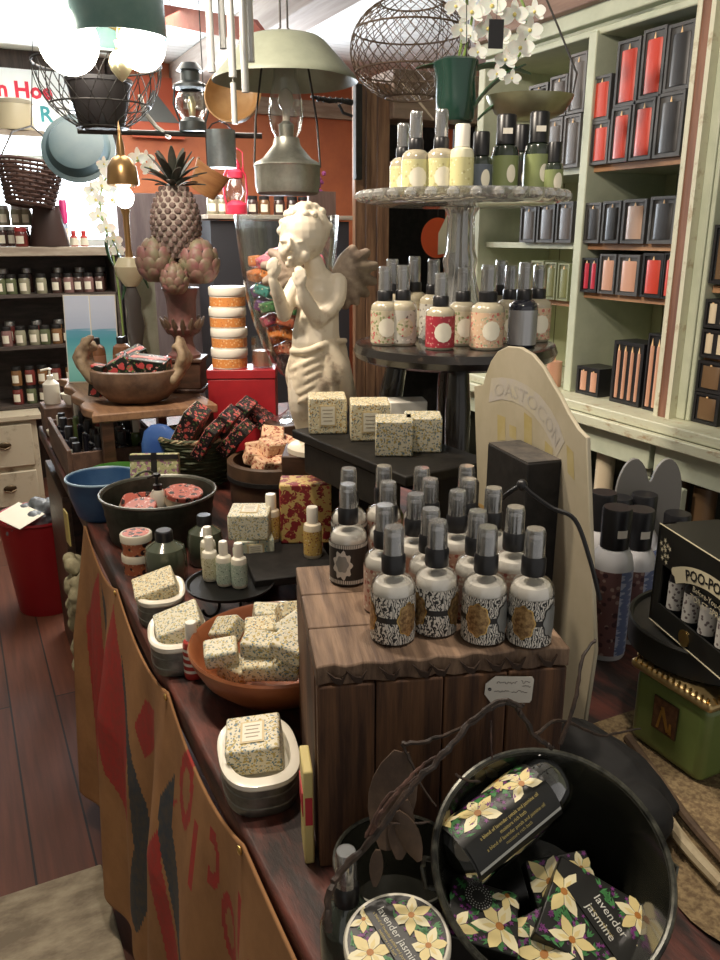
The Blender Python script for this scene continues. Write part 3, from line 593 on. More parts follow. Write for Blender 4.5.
# big terracotta coloured bowl full of soaps
BX, BY = .378, 1.04
BWL = M('orange_brown_wood', (.36, .125, .05), .38, c2=(.24, .075, .03), s=6, bump=.1, coat=.3)
b = thing('wooden_bowl', 'large orange brown wooden bowl full of floral wrapped soaps', 'bowl', (BX, BY, ZT + .0005)); br = .135
MB().lathe([(0, 0), (br*.55, 0), (br*.62, .006), (br*.86, .035), (br*.97, .062), (br*1.0, .075), (br*.985, .079), (br*.95, .076), (br*.9, .058), (br*.75, .030), (br*.5, .014), (0, .012)], 48).build('bowl', BWL, b)
SP = [(233, 624, .935, -35, 34, -20, SOAP), (267, 612, .925, 12, 10, 8, SOAPW), (262, 626, .94, 5, 14, -4, SOAPY), (259, 641, .95, -8, 12, 4, SOAP), (289, 608, .94, 30, 40, 10, SOAPY), (262, 662, .925, -4, 14, -4, SOAPY),
      (293, 622, .96, 34, 30, -20, SOAPW), (289, 642, .965, -20, 16, 12, SOAP), (236, 664, .905, -30, 10, 8, SOAPY), (281, 662, .925, 6, 14, 4, SOAP), (222, 648, .93, 10, 18, -6, SOAPW), (320, 640, .93, -12, 10, 8, SOAP), (310, 620, .94, 60, 24, 6, SOAPY)]
SL = ['tilted up at the left rear', 'lying at the rear centre', 'just in front of the rear one', 'in the middle of the pile', 'at the rear beside the crate', 'at the front centre', 'steeply tilted beside the crate', 'on top near the crate', 'low at the front left rim', 'at the front right beside the crate', 'large one at the left of the pile', 'hidden behind the crate edge', 'hidden behind the crate at the rear']
for (a_, b_, z, rz, rx, ry, mt), l in zip(SP, SL):
    q = at(a_, b_, z=z); soap('wrapped_soap', 'floral wrapped soap in the big bowl, ' + l, (q.x, q.y, z - .018), (.048, .036, .028), mt, 'soaps in the wooden bowl', rot=(rx, ry, rz + camdir), face=None, bevel=.004)
# red striped little bottle
def lotion(label, loc, r, h, body, labm, group=None, rz=0, cap=WHITEP, name='lotion_bottle', capr=.55, capf=.3):
    t = thing(name, label, 'bottle', loc, rz, group); hb = h*(1 - capf)
    MB().lathe([(0, 0), (r*.92, 0), (r, .003), (r, hb*.84), (r*.9, hb*.94), (r*.5, hb), (0, hb)], 22).build('bottle', body, t)
    MB().lathe([(0, hb-.001), (r*capr, hb-.001), (r*capr, h - .003), (r*capr*.9, h), (0, h)], 18, fn=lambda a, j: 1 + .012*math.cos(18*a)).build('cap', cap, t)
    MB().lathe([(r + .0004, hb*.10), (r + .0004, hb*.78)], 24).build('label', labm, t)
    return t
RB = M('red_glass', (.35, .03, .02), .25); p = at(194, 676, z=ZT)
q = lotion('small red and white striped bottle with white cap between the tins and bowl', (p.x, p.y, ZT), .0145, .095, M('red_bottle', (.42, .04, .03), .3), M('stripe_red', (.42, .04, .03), .4), capr=.62)
m_ = MB()
for z in (.012, .024, .036, .048): m_.lathe([(.0152, z), (.0152, z + .005)], 20)
m_.build('white_stripes', WHITEP, q)
# black iron plate stand with four little bottles
p = at(232, 612, z=ZT); px_, py_ = p.x, p.y; zp = ZT + .058; IRON = M('black_iron', (.012, .012, .012), .45, .6)
t = thing('iron_plate_stand', 'low black iron stand with scrolled feet holding little floral bottles', 'stand', (px_, py_, ZT))
MB().lathe([(0, .050), (.062, .050), (.078, .055), (.082, .062), (.079, .062), (.074, .057), (0, .055)], 36).build('plate', IRON, t)
for k in range(4):
    c, s_ = math.cos(R(90*k + 20)), math.sin(R(90*k + 20)); pts = []
    for i in range(22): a = i/21*4.6; rr = .024*(1 - i/30); pts.append((.040 + rr*math.cos(a), 0, .027 - rr*math.sin(a)))
    MB().tube([(x*c, x*s_, max(z, .0035)) for x, _, z in pts] + [], .0028, 6).build('foot', IRON, t)
LOTB = M('cream_bottle', (.78, .74, .62), .35); PAIS = PAT('paisley_label', (.66, .62, .42), [((.30, .26, .12), 260, .3), ((.80, .78, .66), 200, .26)], .5, dist=.004); PAIG = PAT('aqua_paisley_label', (.50, .60, .50), [((.22, .30, .24), 260, .3), ((.72, .76, .66), 200, .26)], .5, dist=.004)
for (a, bb, lab, mm) in (((212), 575, 'rear left little white bottle on the iron stand', PAIS), ((211), 583, 'front left little white bottle on the iron stand', PAIS), ((225), 588, 'second from the right of the little white bottles on the iron stand', PAIG), ((240), 590, 'rightmost little white bottle on the iron stand', PAIG)):
    q = at(a, bb - 4, z=zp); lotion(lab, (q.x, q.y + (.018 if 'rear' in lab else 0), zp), .0145, .084, LOTB, mm, 'little bottles on the iron stand', cap=WHITEP)
# floral cartons behind the plate
q = at(258, 588, z=ZT); cx, cy = q.x + .012, q.y + .05
soap('soap_carton', 'floral carton at the bottom of the stack behind the little bottles', (cx, cy, ZT), (.085, .085, .055), TILEF, 'floral cartons', rz=-16, face='front')
soap('soap_carton', 'floral carton in the middle of the stack behind the little bottles', (cx, cy, ZT + .0555), (.075, .075, .04), TILEF, 'floral cartons', rz=-14, face='front')
soap('soap_carton', 'pale floral carton on top of the stack behind the little bottles', (cx - .004, cy + .004, ZT + .096), (.08, .08, .052), SOAPW, 'floral cartons', rz=-26, face='top')
# dark low riser with red damask carton and two white bottles
q = at(300, 575, z=ZT + .07); rx_, ry_ = .525, 1.38
t = thing('small_bench', 'low black bench carrying the red damask carton and two white bottles', 'bench', (rx_, ry_, ZT), -10)
MB().box((0, 0, .062), (.16, .23, .016)).build('top', BLACKM, t, bevel=.002)
for x in (-.068, .068): MB().box((x, 0, .027), (.012, .13, .054)).build('leg', BLACKM, t, bevel=.002)
zb = ZT + .0702
soap('soap_carton', 'red and gold damask carton standing on the low black bench', (.596, 1.440, zb), (.104, .07, .125), REDF, None, rz=-24, face=None)
YB = M('amber_bottle_body', (.74, .66, .50), .35); YL = PAT('ochre_label', (.62, .42, .12), [((.30, .08, .04), 200, .3), ((.8, .7, .45), 150, .22)], .5)
q = at(273, 540, z=zb); lotion('white capped bottle with ochre label left of the red damask carton', (q.x - .002, q.y, zb), .0175, .100, YB, YL, 'ochre label bottles', capr=.62)
q = at(313, 556, z=zb); lotion('white capped bottle with ochre label right of the red damask carton', (q.x, q.y, zb), .0178, .102, YB, YL, 'ochre label bottles', capr=.62)
# black footstool riser with floral soap cartons
ZR = 1.13; BLKW = M('black_painted_wood', (.006, .0055, .005), .55, c2=(.014, .012, .010), s=30, bump=.25, spec=.3)
frx, fry = .686, 1.268
t = thing('black_riser', 'glossy black wooden riser with curved side carrying four floral cartons', 'riser', (frx, fry, ZT), 6)
MB().box((0, 0, ZR - ZT - .009), (.185, .39, .018)).build('top', BLKW, t, bevel=.003)
for y in (-.165, .165):
    o = [(-.085, 0), (-.045, 0), (-.03, .05), (-.035, .13), (.0, .19), (.035, .13), (.03, .05), (.045, 0), (.085, 0), (.088, .28), (-.088, .28)]
    MB().prism([(u*.7 + .022, v_) for u, v_ in o], -.008, .008, T=T((0, y, 0), (90, 0, 0))).build('leg', BLKW, t, bevel=.002)
MB().box((-.08, 0, .25), (.014, .31, .06)).build('apron', BLKW, t, bevel=.002)
for (a, bb, s_, rz, lab) in ((329, 434, .074, -22, 'floral carton at the left end of the black riser'), (372, 441, .074, -24, 'floral carton second from the left on the black riser'), (397, 457, .066, -28, 'floral carton in front, third from the left on the black riser'), (426, 453, .066, -28, 'floral carton at the right end of the black riser')):
    q = at(a, bb, z=ZR); soap('soap_carton', lab, (q.x + .010, q.y + .030, ZR + .0003), (s_, s_*.95, s_*.96), SOAP if 'front' in lab or 'right end' in lab else SOAPY, 'cartons on the black riser', rz=rz, face='front' if s_ > .07 else None)
q = at(405, 418, z=ZR + .03); soap('soap_carton', 'flat pale card box lying behind the cartons on the riser', (q.x + .02, q.y + .03, ZR + .0003), (.075, .05, .06), WHITEP, None, rz=-20, face=None, cat='box')
soap('green_carton', 'olive green carton standing under the black riser', (.690, 1.27, ZT), (.06, .06, .17), M('olive_carton', (.36, .38, .14), .5), None, rz=-20, face='front', cat='box', lab=M('olive_label', (.5, .52, .25), .5))
# round wooden sieve with brown wrapped soaps
wx, wy = .708, 1.915
t = thing('round_wooden_box', 'round dark wooden tub holding brown floral wrapped soaps', 'tub', (wx, wy, ZT)); DW = M('tub_wood', (.10, .055, .03), .55, c2=(.05, .028, .016), s=10, bump=.3)
MB().lathe([(0, 0), (.118, 0), (.12, .004), (.12, .06), (.126, .062), (.126, .108), (.121, .112), (.110, .110), (.108, .06), (0, .055)], 44).build('wall', DW, t)
MB().lathe([(.1215, .062), (.1275, .064), (.1275, .075), (.1215, .077)], 44).build('hoop', BLACKM, t)
for i, (x, y, z, rz, rx2, ry2, s_) in enumerate([(-.05, -.05, .135, 20, 10, 12, .05), (.0, -.06, .14, -30, 14, -8, .045), (.045, -.03, .14, 40, 20, 8, .05), (-.06, .005, .145, -10, 8, 20, .05), (-.01, -.01, .165, 10, 10, 4, .058), (.04, .03, .16, 30, 16, -14, .05), (-.03, .05, .155, 50, -10, 10, .05), (.012, .055, .185, -20, 24, 8, .052), (.07, .0, .15, 70, 4, 10, .044)]):
    soap('wrapped_soap', 'brown floral wrapped soap in the round tub, ' + ['at the front left', 'at the front centre', 'at the front right', 'at the left side', 'on top in the middle', 'at the rear right', 'at the rear left', 'highest of the pile', 'squeezed at the far right'][i], (wx + x, wy + y, ZT + z - .045), (s_*1.15, s_*.95, s_*.75), BRNF, 'brown soaps in the tub', rot=(rx2, ry2, rz), face=None, bevel=.005)
# green woven basket with dark boxes
q = at(203, 482, z=ZT); gx, gy = q.x + .0, q.y + .02
t = thing('woven_basket', 'dark green woven basket with pale rim holding dark berry boxes', 'basket', (gx, gy, ZT)); t.scale = (.86, .86, .92)
GW = M('green_wicker', (.045, .065, .03), .6, c2=(.09, .10, .05), s=60, bump=.3)
mb = MB(); hgt = [(.085, .0), (.09, .02), (.10, .04), (.108, .06), (.116, .08), (.122, .10), (.127, .12), (.131, .14)]
mb.lathe([(0, .004)] + [(r*.97, z) for r, z in hgt] + [(.128, .14)] + [(r*.93, z) for r, z in hgt[::-1]] + [(0, .008)], 48)
for k, (r, z) in enumerate(hgt):
    for d in (0, 1):
        mb.tube([((r + .0032*math.cos(12*R(i*5) + math.pi*((k + d) % 2)))*math.cos(R(i*5)), (r + .0032*math.cos(12*R(i*5) + math.pi*((k+d) % 2)))*math.sin(R(i*5)), z + .004 + .009*d) for i in range(72)], .0048, 5, closed=True)
mb.build('weave', GW, t)
mb = MB()
for d in (0, math.pi): mb.tube([((.131 + .004*math.cos(18*R(i*4) + d))*math.cos(R(i*4)), (.131 + .004*math.cos(18*R(i*4) + d))*math.sin(R(i*4)), .150 + .004*math.sin(18*R(i*4) + d)) for i in range(90)], .0042, 5, closed=True)
mb.build('rim', M('straw_rim', (.42, .34, .20), .6), t)
PKE = M('pale_spine', (.80, .74, .62), .45)
for i, (a, bb, D_, rot, s_, lab) in enumerate([(190, 440, 2.10, (14, 32, -34), (.05, .08, .125), 'berry patterned box with pale spine leaning at the left of the green basket'), (222, 440, 2.12, (14, 36, -34), (.04, .08, .115), 'dark berry box in the middle of the green basket'), (236, 450, 2.08, (10, 44, -34), (.035, .07, .10), 'dark berry box lying low at the front of the green basket'), (240, 430, 2.22, (10, 30, -36), (.04, .08, .11), 'dark berry box at the rear right of the green basket'), (264, 432, 2.26, (0, -58, -40), (.035, .08, .12), 'dark berry box reaching over the right rim of the green basket'), (208, 452, 2.06, (12, 34, -34), (.03, .07, .10), 'dark berry box sunk at the front left of the green basket')]):
    q = at(a, bb - 12, D=D_ + .08); o = thing('berry_box', lab, 'box', (q.x, q.y, q.z), group='berry boxes in the green basket', rot=rot)
    MB().box((0, 0, 0), s_).build('carton', DKF, o, bevel=.002); MB().box((-s_[0]/2 - .0004, 0, 0), (.001, s_[1]*.96, s_[2]*.96)).build('spine', PKE if i == 0 else M('pink_spine', (.62, .20, .18), .5), o)
# galvanised tub with tins
q = at(158, 540, z=ZT); tx, ty = q.x + .015, q.y + .03
TUBM = M('weathered_zinc', (.085, .09, .07), .5, .6, c2=(.04, .045, .035), s=18, bump=.2)
t = thing('zinc_tub', 'round weathered zinc tub holding pink and dark tins and a white pump bottle', 'tub', (tx, ty, ZT)); r = .128
pr = [(0, 0), (r*.86, 0), (r*.88, .004)] + [(r*(.88 + .1*k/8) + .002*(k % 2), .004 + .096*k/8) for k in range(9)] + [(r*1.03, .106), (r*1.01, .109), (r*.97, .104), (r*.88, .012), (0, .010)]
MB().lathe(pr, 44).build('wall', TUBM, t); MB().tube([(r*1.02*math.cos(R(i*8)), r*1.02*math.sin(R(i*8)), .107) for i in range(45)], .0035, 6, closed=True).build('rim', STEEL, t)
MB().tube([(.03*math.cos(R(a)) , r*1.0 + .004, .09 + .03*math.sin(R(a))) for a in range(0, 181, 15)], .003, 6).build('handle', TUBM, t)
PINKT = PAT('pink_tin_top', (.62, .16, .12), [((.04, .03, .03), 60, .4), ((.85, .62, .56), 110, .24)], .35, dist=.008)
for i, (x, y, z, rx2, ry2, s_, lab) in enumerate([(-.045, -.03, .062, 12, -10, .036, 'round pink and dark tin at the front left of the zinc tub'), (-.01, .045, .06, -20, 10, .034, 'round pink tin at the rear of the zinc tub'), (.052, -.02, .078, 8, 4, .042, 'large round tin with dark pink lid at the right of the zinc tub'), (-.06, .03, .06, 30, 20, .03, 'small dark tin leaning at the left of the zinc tub'), (.045, .055, .055, -10, 12, .034, 'dark tin at the rear right of the zinc tub')]):
    o = thing('round_tin', lab, 'tin', (tx + x, ty + y, ZT + z - .002), group='tins in the zinc tub', rot=(rx2, ry2, 0))
    MB().lathe([(0, 0), (s_, 0), (s_, .02), (0, .02)], 28).build('base', M('tin_side_cream', (.70, .58, .42), .4), o, bevel=.001); MB().lathe([(0, .0201), (s_*1.03, .0201), (s_*1.03, .030), (s_*.98, .032), (0, .032)], 28).build('lid', PINKT, o)
o = thing('pump_bottle', 'short white bottle with black pump standing in the zinc tub', 'bottle', (tx + .0, ty + .002, ZT + .055))
MB().lathe([(0, 0), (.018, 0), (.019, .004), (.019, .045), (.012, .055), (0, .056)], 20).build('bottle', WHITEP, o); MB().lathe([(0, .056), (.010, .056), (.011, .068), (.005, .070), (.004, .085), (.009, .088), (.009, .094), (0, .095)], 16).tube([(0, 0, .091), (-.022, -.008, .088)], .003, 6).build('pump', BLACKP, o)
# stacked two tins in front of the tub
q = at(141, 574, z=ZT)
for k in range(2):
    o = thing('round_tin', ['lower', 'upper'][k] + ' tin of the two stacked orange tins with white lids before the zinc tub', 'tin', (q.x, q.y + .02, ZT + .043*k), group='stacked orange tins')
    MB().lathe([(0, 0), (.030, 0), (.030, .026), (0, .026)], 28).build('base', PAT('orange_dark_print', (.55, .16, .07), [((.05, .02, .02), 60, .4), ((.7, .4, .2), 120, .22)], .4), o)
    MB().lathe([(0, .0262), (.0325, .0262), (.0325, .040), (.031, .042), (0, .042)], 28).build('lid', M('off_white_lid', (.68, .62, .50), .4), o)
    if k: MB().lathe([(0, .0423), (.027, .0423), (.027, .0427), (0, .0427)], 24).build('top_print', PINKT, o)
# round green glass pump bottles
GG = GLASS('sea_green_glass', (.42, .50, .40), .45, .06, .8); GL = M('grey_green_soap', (.075, .09, .06), .15, coat=.8)
for i, (a, bb, s_, lab) in enumerate([(166, 586, .042, 'squat grey green soap bottle with black cap, left of the pair'), (206, 568, .038, 'squat grey green soap bottle with black cap, right and farther of the pair'), (127, 602, .0, '')]):
    if not s_: continue
    q = at(a, bb, z=ZT); o = thing('soap_bottle', lab, 'bottle', (q.x + .01, q.y + .03, ZT), camdir, 'squat green soap bottles')
    MB().lathe([(0, 0), (s_*.9, 0), (s_, .006), (s_, .055), (s_*.9, .072), (s_*.5, .083), (s_*.35, .088)], 28).build('bottle', GL, o)
    MB().lathe([(0, .086), (s_*.42, .086), (s_*.42, .105), (s_*.36, .108), (0, .108)], 20).build('cap', BLACKP, o); MB().box((s_*.3, -s_*.98, .03), (.009, .001, .022)).build('sticker', LABW, o)
# blue bowl
BLU = M('blue_enamel', (.03, .085, .20), .4, c2=(.05, .12, .24), s=12, bump=.2)
q = at(100, 520, z=ZT); o = thing('blue_bowl', 'deep blue bowl at the left edge of the table', 'bowl', (q.x + .02, q.y + .035, ZT)); r = .085
MB().lathe([(0, 0), (r*.7, 0), (r*.8, .01), (r*.95, .06), (r, .095), (r*1.03, .098), (r*1.02, .102), (r*.97, .098), (r*.9, .05), (r*.7, .012), (0, .008)], 40).build('bowl', BLU, o); MB().tube([(r*1.02*math.cos(R(i*9)), r*1.02*math.sin(R(i*9)), .1) for i in range(40)], .003, 6, closed=True).build('rim', M('pale_blue_rim', (.25, .38, .5), .4), o)
# ================================================================ REAR OF THE TABLE
def remeshed(mb, name, mat, parent, vox=.004, smooth=2, **k):
    o = mb.build(name, mat, parent, **k); r = o.modifiers.new('remesh', 'REMESH'); r.mode = 'VOXEL'; r.voxel_size = vox; r.use_smooth_shade = True
    if smooth: s = o.modifiers.new('smooth', 'SMOOTH'); s.iterations = smooth; s.factor = .5
    return o
def limb(mb, pts, rs, n=12, k=4):
    P = catmull(pts, k); N = len(P) - 1; rr = []
    for i in range(N + 1):
        u = i/N*(len(rs)-1); j = min(int(u), len(rs)-2); rr.append(rs[j] + (rs[j+1]-rs[j])*(u-j))
    mb.tube(P, rr, n); mb.sph(P[0], rr[0], n=n); mb.sph(P[-1], rr[-1], n=n)
# --- cherub statue (local x = right, -y towards the aisle)
SC = .00225
def sp(px, py, dy=0): return ((px - 318)*SC, dy, 1.561 - (py - 207)*.00215 - 1.03)
PLAS = M('chipped_white_plaster', (.80, .72, .58), .45, c2=(.52, .40, .28), s=24, lo=.56, hi=.74, bump=.2, coat=.15)
PLASC = M('plaster_drapery', (.76, .66, .50), .5, c2=(.34, .24, .17), s=20, lo=.54, hi=.68, bump=.35)
st = thing('cherub_statue', 'chipped white plaster statue of a winged child with hands raised to its face', 'statue', (.705, 1.63, 1.03), camdir)
mb = MB()
limb(mb, [sp(322, 356), sp(319, 336, -.012), sp(321, 312, -.004), sp(322, 290), sp(322, 280, .004)], [.052, .054, .047, .046, .034])
mb.sph(sp(318, 338, -.022), (.040, .036, .045)); mb.sph(sp(311, 298, -.026), (.026, .018, .022)); mb.sph(sp(330, 298, -.022), (.026, .018, .022))
limb(mb, [sp(322, 280, .0), sp(318, 262, -.008)], [.026, .022])
mb.sph(sp(309, 234, -.014), (.050, .054, .055), n=20)             # skull
mb.sph(sp(301, 248, -.042), (.034, .032, .038), n=16)            # face
mb.sph(sp(294, 250, -.060), (.014, .014, .015)); mb.sph(sp(310, 254, -.058), (.015, .014, .015))  # cheeks
mb.sph(sp(298, 246, -.080), (.0065, .009, .010)); mb.sph(sp(298.5, 241, -.074), (.004, .006, .010)); mb.sph(sp(297, 262, -.062), (.010, .010, .008)); mb.sph(sp(298, 256.5, -.071), (.007, .005, .0025)); mb.sph(sp(298, 258.5, -.070), (.006, .005, .0025))
mb.sph(sp(292, 240.5, -.066), (.010, .007, .0035)); mb.sph(sp(306, 241.5, -.066), (.011, .007, .0035)); mb.sph(sp(292.5, 244.5, -.066), (.005, .005, .003)); mb.sph(sp(305, 245.5, -.066), (.005, .005, .003))
mb.sph(sp(325, 246, -.014), (.006, .010, .013))                   # ear
# arms, bent sharply with both hands at the mouth
limb(mb, [sp(340, 281, .0), sp(338, 298, -.02), sp(322, 316, -.052)], [.022, .021, .018])
limb(mb, [sp(322, 316, -.052), sp(312, 296, -.075), sp(308, 284, -.085)], [.018, .016, .011])
limb(mb, [sp(302, 282, -.004), sp(293, 298, -.024), sp(290, 310, -.045)], [.021, .019, .016])
limb(mb, [sp(290, 310, -.045), sp(286, 290, -.068), sp(282, 277, -.078)], [.016, .014, .010])
for (hx, hy, hz, s) in ((308, 278, -.090, 1), (282, 270, -.080, -1)):
    mb.sph(sp(hx, hy, hz), (.011, .008, .013))
    for k in range(4): limb(mb, [sp(hx + s*(4.2 - 2.7*k), hy - 4, hz - .002), sp(hx + s*(3.4 - 2.6*k), hy - 10 - (1.5 if k in (1, 2) else 0), hz + .001), sp(hx + s*(2 - 2.4*k), hy - 12 - (2 if k in (1, 2) else 0), hz + .010)], [.0042, .0038, .003], 6, 2)
    limb(mb, [sp(hx - s*4, hy + 2, hz), sp(hx - s*7, hy - 4, hz + .004), sp(hx - s*7, hy - 8, hz + .010)], [.0048, .0042, .0034], 6, 2)
limb(mb, [sp(308, 362, -.004), sp(304, 398, -.022), sp(307, 424, -.006), sp(308, 448, .0)], [.040, .030, .026, .015]); limb(mb, [sp(334, 362, 0), sp(338, 398, -.012), sp(335, 424, .004), sp(334, 448, .008)], [.040, .030, .026, .015])
limb(mb, [sp(308, 449, -.002), sp(303, 451, -.035)], [.014, .010]); limb(mb, [sp(334, 449, .004), sp(339, 451, -.028)], [.014, .010])
body = remeshed(mb, 'body', PLAS, st, .0025, 5)
mb = MB(); q = random.Random(3)
mb.sph(sp(312, 229, .0), (.050, .052, .046), n=18)
for i in range(70):
    a, e = q.uniform(0, 6.283), q.uniform(-.35, 1.45); v = Vector((math.cos(a)*math.cos(e), math.sin(a)*math.cos(e), math.sin(e)))
    if v.y < -.30 and v.z < .62: continue
    c = Vector(sp(311, 231, -.004)) + Vector((v.x*.050, v.y*.056, v.z*.050)); r = q.uniform(.009, .014); mb.sph(c, (r, r, r*.8), n=8)
remeshed(mb, 'hair', PLAS, st, .003, 1)
# drapery: gathered folds round hips and thighs
mb = MB(); prof = []
for j in range(15):
    u = j/14; py = 336 + u*64; prof.append(((.054 + .016*math.sin(u*2.6))*1.0, sp(321, py)[2]))
mb.lathe(prof + [(.03, prof[-1][1]), (.03, prof[0][1]), prof[0]], 64, fn=lambda a, j: 1 + .045*math.sin(7*a + j*.5) + .03*math.sin(13*a - j*.35), T=Matrix.Translation(((321-318)*SC, -.004, 0)), sq=.86)
for k in range(5): limb(mb, [sp(294, 366 + k*9, -.030), sp(308, 358 + k*9, -.056), sp(326, 349 + k*8, -.055), sp(346, 345 + k*7, -.012)], [.004, .0065, .0075, .004])
limb(mb, [sp(296, 347, -.03), sp(312, 345, -.058), sp(330, 338, -.055), sp(347, 338, -.01)], [.007, .009, .010, .007])
limb(mb, [sp(334, 342, -.05), sp(344, 362, -.048), sp(349, 385, -.034), sp(354, 400, -.02)], [.014, .020, .019, .012]); limb(mb, [sp(329, 346, -.054), sp(334, 366, -.056), sp(336, 392, -.05)], [.010, .012, .009])
remeshed(mb, 'drapery', PLASC, st, .0038, 2)
for s_, nm in ((1, ''), (-1, '')):
    mb = MB()
    for k in range(7):
        a = R(58 - 22*k); L = (.050, .062, .066, .062, .056, .052, .05)[k]; root = Vector((.040*s_ + .008, .040, .392)); d = Vector((math.cos(a)*s_*.95, .22, math.sin(a)))
        limb(mb, [root, root + d*L*.6, root + d*L*1.35 + Vector((0, .006, -.008))], [.013, .016, .011], 8, 3)
    remeshed(mb, 'wing', M('greyed_wing', (.40, .32, .24), .6, c2=(.24, .18, .14), s=30, bump=.3), st, .004, 1)
MB().lathe([(0, -.001), (.068, -.001), (.068, .010), (.060, .016), (0, .016)], 28).build('base', PLAS, st)
tag(MB().box((0, 0, .1), (.15, .12, .198)).build('wooden_block', WOODD, loc=(.705, 1.635, ZT + .0005), rot=(0, 0, camdir), bevel=.003), 'dark wooden block hidden under the white child statue', 'block')
# --- footed glass vase full of bright wrapped soaps
V0 = Vector((.835, 2.11, .992)); tag(MB().box((0, 0, .08), (.15, .14, .159)).build('wooden_block', WOODD, loc=(V0.x, V0.y, ZT + .0005), bevel=.003), 'dark wooden block under the footed glass vase', 'block')
t = thing('glass_vase', 'tall footed clear glass vase filled with bright wrapped soaps, left of the statue', 'vase', V0)
vp = [(.012, .12), (.030, .135), (.052, .165), (.076, .21), (.098, .27), (.116, .34), (.128, .42), (.136, .50), (.140, .56)]
MB().lathe([(0, .003), (.055, 0), (.06, .004), (.035, .012), (.012, .03), (.009, .06), (.012, .12), (0, .125)], 32).build('foot', CLEAR, t)
MB().lathe(vp, 48).lathe([(r - .003, z + .001) for r, z in vp], 48).build('bowl', GLASS('vase_glass', (.96, .97, .96), .22, .03, .96), t)
BC = [('pink', (.80, .16, .26)), ('orange', (.78, .26, .07)), ('teal', (.05, .28, .24)), ('green', (.10, .28, .10)), ('purple', (.22, .10, .32)), ('brick', (.55, .14, .07))]
BM = [PAT('foil_'+n, c, [((.85, .7, .5), 90, .2), (tuple(k*.4 for k in c), 60, .25)], .35) for n, c in BC]
q = random.Random(5); n_ = 0; zz = .165
for li, (z, rr, cnt) in enumerate(((.185, .03, 3), (.225, .055, 5), (.265, .072, 6), (.305, .088, 8), (.345, .10, 9), (.385, .11, 9), (.42, .10, 7), (.44, .04, 3))):
    for k in range(cnt):
        a = 2*math.pi*(k + .5*(li % 2))/cnt + q.uniform(-.1, .1)
        ci = {0: 5, 1: 1, 2: 5, 3: 3, 4: 2, 5: 1, 6: 1, 7: 0}[li] if q.random() < .65 else q.randrange(6)
        if li >= 5 and math.cos(a) < -.2: ci = q.choice([0, 0, 1])
        if li >= 5 and math.cos(a) > .4: ci = q.choice([4, 0])
        o = MB().box((0, 0, 0), (.052, .036, .028)).build('wrapped_candy_soap', BM[ci], loc=(V0.x + rr*.84*math.cos(a), V0.y + rr*.84*math.sin(a), V0.z + z + .02), rot=(q.uniform(-25, 25), q.uniform(-25, 25), math.degrees(a) + 90 + q.uniform(-20, 20)), bevel=.005)
        tag(o, '%s foil wrapped soap in the glass vase, layer %s from the bottom' % (BC[ci][0], ORD[li]), 'soap', 'foil wrapped soaps in the vase (%s, %s layer)' % (BC[ci][0], ORD[li]))
# --- red box with stacked jars
REDB = M('red_lacquer_box', (.36, .015, .02), .4, c2=(.28, .012, .018), s=10)
t = thing('red_box', 'plain deep red box standing behind the green basket', 'box', (.765, 2.325, ZT + .0005), -24)
MB().box((0, 0, .13), (.20, .115, .26)).build('body', REDB, t, bevel=.003); MB().box((0, 0, .2745), (.205, .12, .028)).build('lid', REDB, t, bevel=.003)
jz = ZT + .2895; OR1 = PAT('orange_band_print', (.66, .26, .07), [((.80, .50, .24), 110, .3), ((.40, .10, .04), 140, .2)], .45)
t0 = None
for k in range(4):
    lab = ['lowest', 'second lowest', 'second highest', 'highest'][k] + ' of the four stacked orange banded white jars on the red box'
    if t0 is None:
        t0 = t = thing('cream_jar', lab, 'jar', (.728, 2.335, jz), 0, 'stacked orange banded jars')
        MB().lathe([(0, 0), (.052, 0), (.052, .034), (0, .034)], 32).build('jar', WHITEP, t, bevel=.001); MB().lathe([(.0526, .004), (.0526, .030)], 32).build('label', OR1, t)
        MB().lathe([(0, .0345), (.054, .0345), (.055, .036), (.055, .056), (.053, .059), (0, .059)], 32).build('lid', WHITEP, t)
    else: dup(t0, (.728 + .002*(k % 2), 2.335, jz + .0595*k), 20*k, lab)
t = thing('glass_jar', 'small clear glass jar with a peach candle beside the stacked jars', 'jar', (.818, 2.295, jz)); MB().lathe([(0, 0), (.03, 0), (.032, .003), (.032, .09), (.030, .09), (.030, .004)], 24).build('glass', CLEAR, t); MB().lathe([(0, .004), (.028, .004), (.028, .05), (0, .05)], 20).build('wax', CP, t)
# --- slab shelf with carved bowl, seaside panels and the pineapple urn
SLB = M('natural_slab', (.34, .19, .10), .55, c2=(.18, .095, .055), s=6, st=(6, .8, 4), bump=.3)
t = thing('slab_shelf', 'thick natural wood slab on legs carrying the carved bowl and pineapple urn', 'shelf', (.465, 2.515, ZT))
o_ = [(-.17 + .012*math.sin(i*1.9), -.32 + .64*i/12) for i in range(13)]; MB().prism([(x, y) for x, y in o_[::-1]] + [(.175, -.33), (.175, .33)], .186, .21).build('slab', SLB, t, bevel=.004)
for x in (-.13, .15):
    for y in (-.295, .30): MB().box((x, y, .093), (.03, .04, .186)).build('leg', WOODD, t)
ZS_ = ZT + .2105
CV = M('carved_brown_wood', (.22, .13, .08), .5, c2=(.10, .055, .035), s=14, bump=.4, coat=.3)
t = thing('carved_bowl', 'carved brown wooden bowl with gnarled handles holding berry patterned boxes', 'bowl', (.445, 2.33, ZS_), camdir)
MB().lathe([(0, 0), (.06, 0), (.085, .008), (.122, .045), (.132, .075), (.13, .095), (.12, .098), (.108, .075), (.09, .035), (0, .018)], 40, fn=lambda a, j: 1 + .02*math.sin(5*a) + .012*math.sin(11*a + j), sq=.8).build('bowl', CV, t)
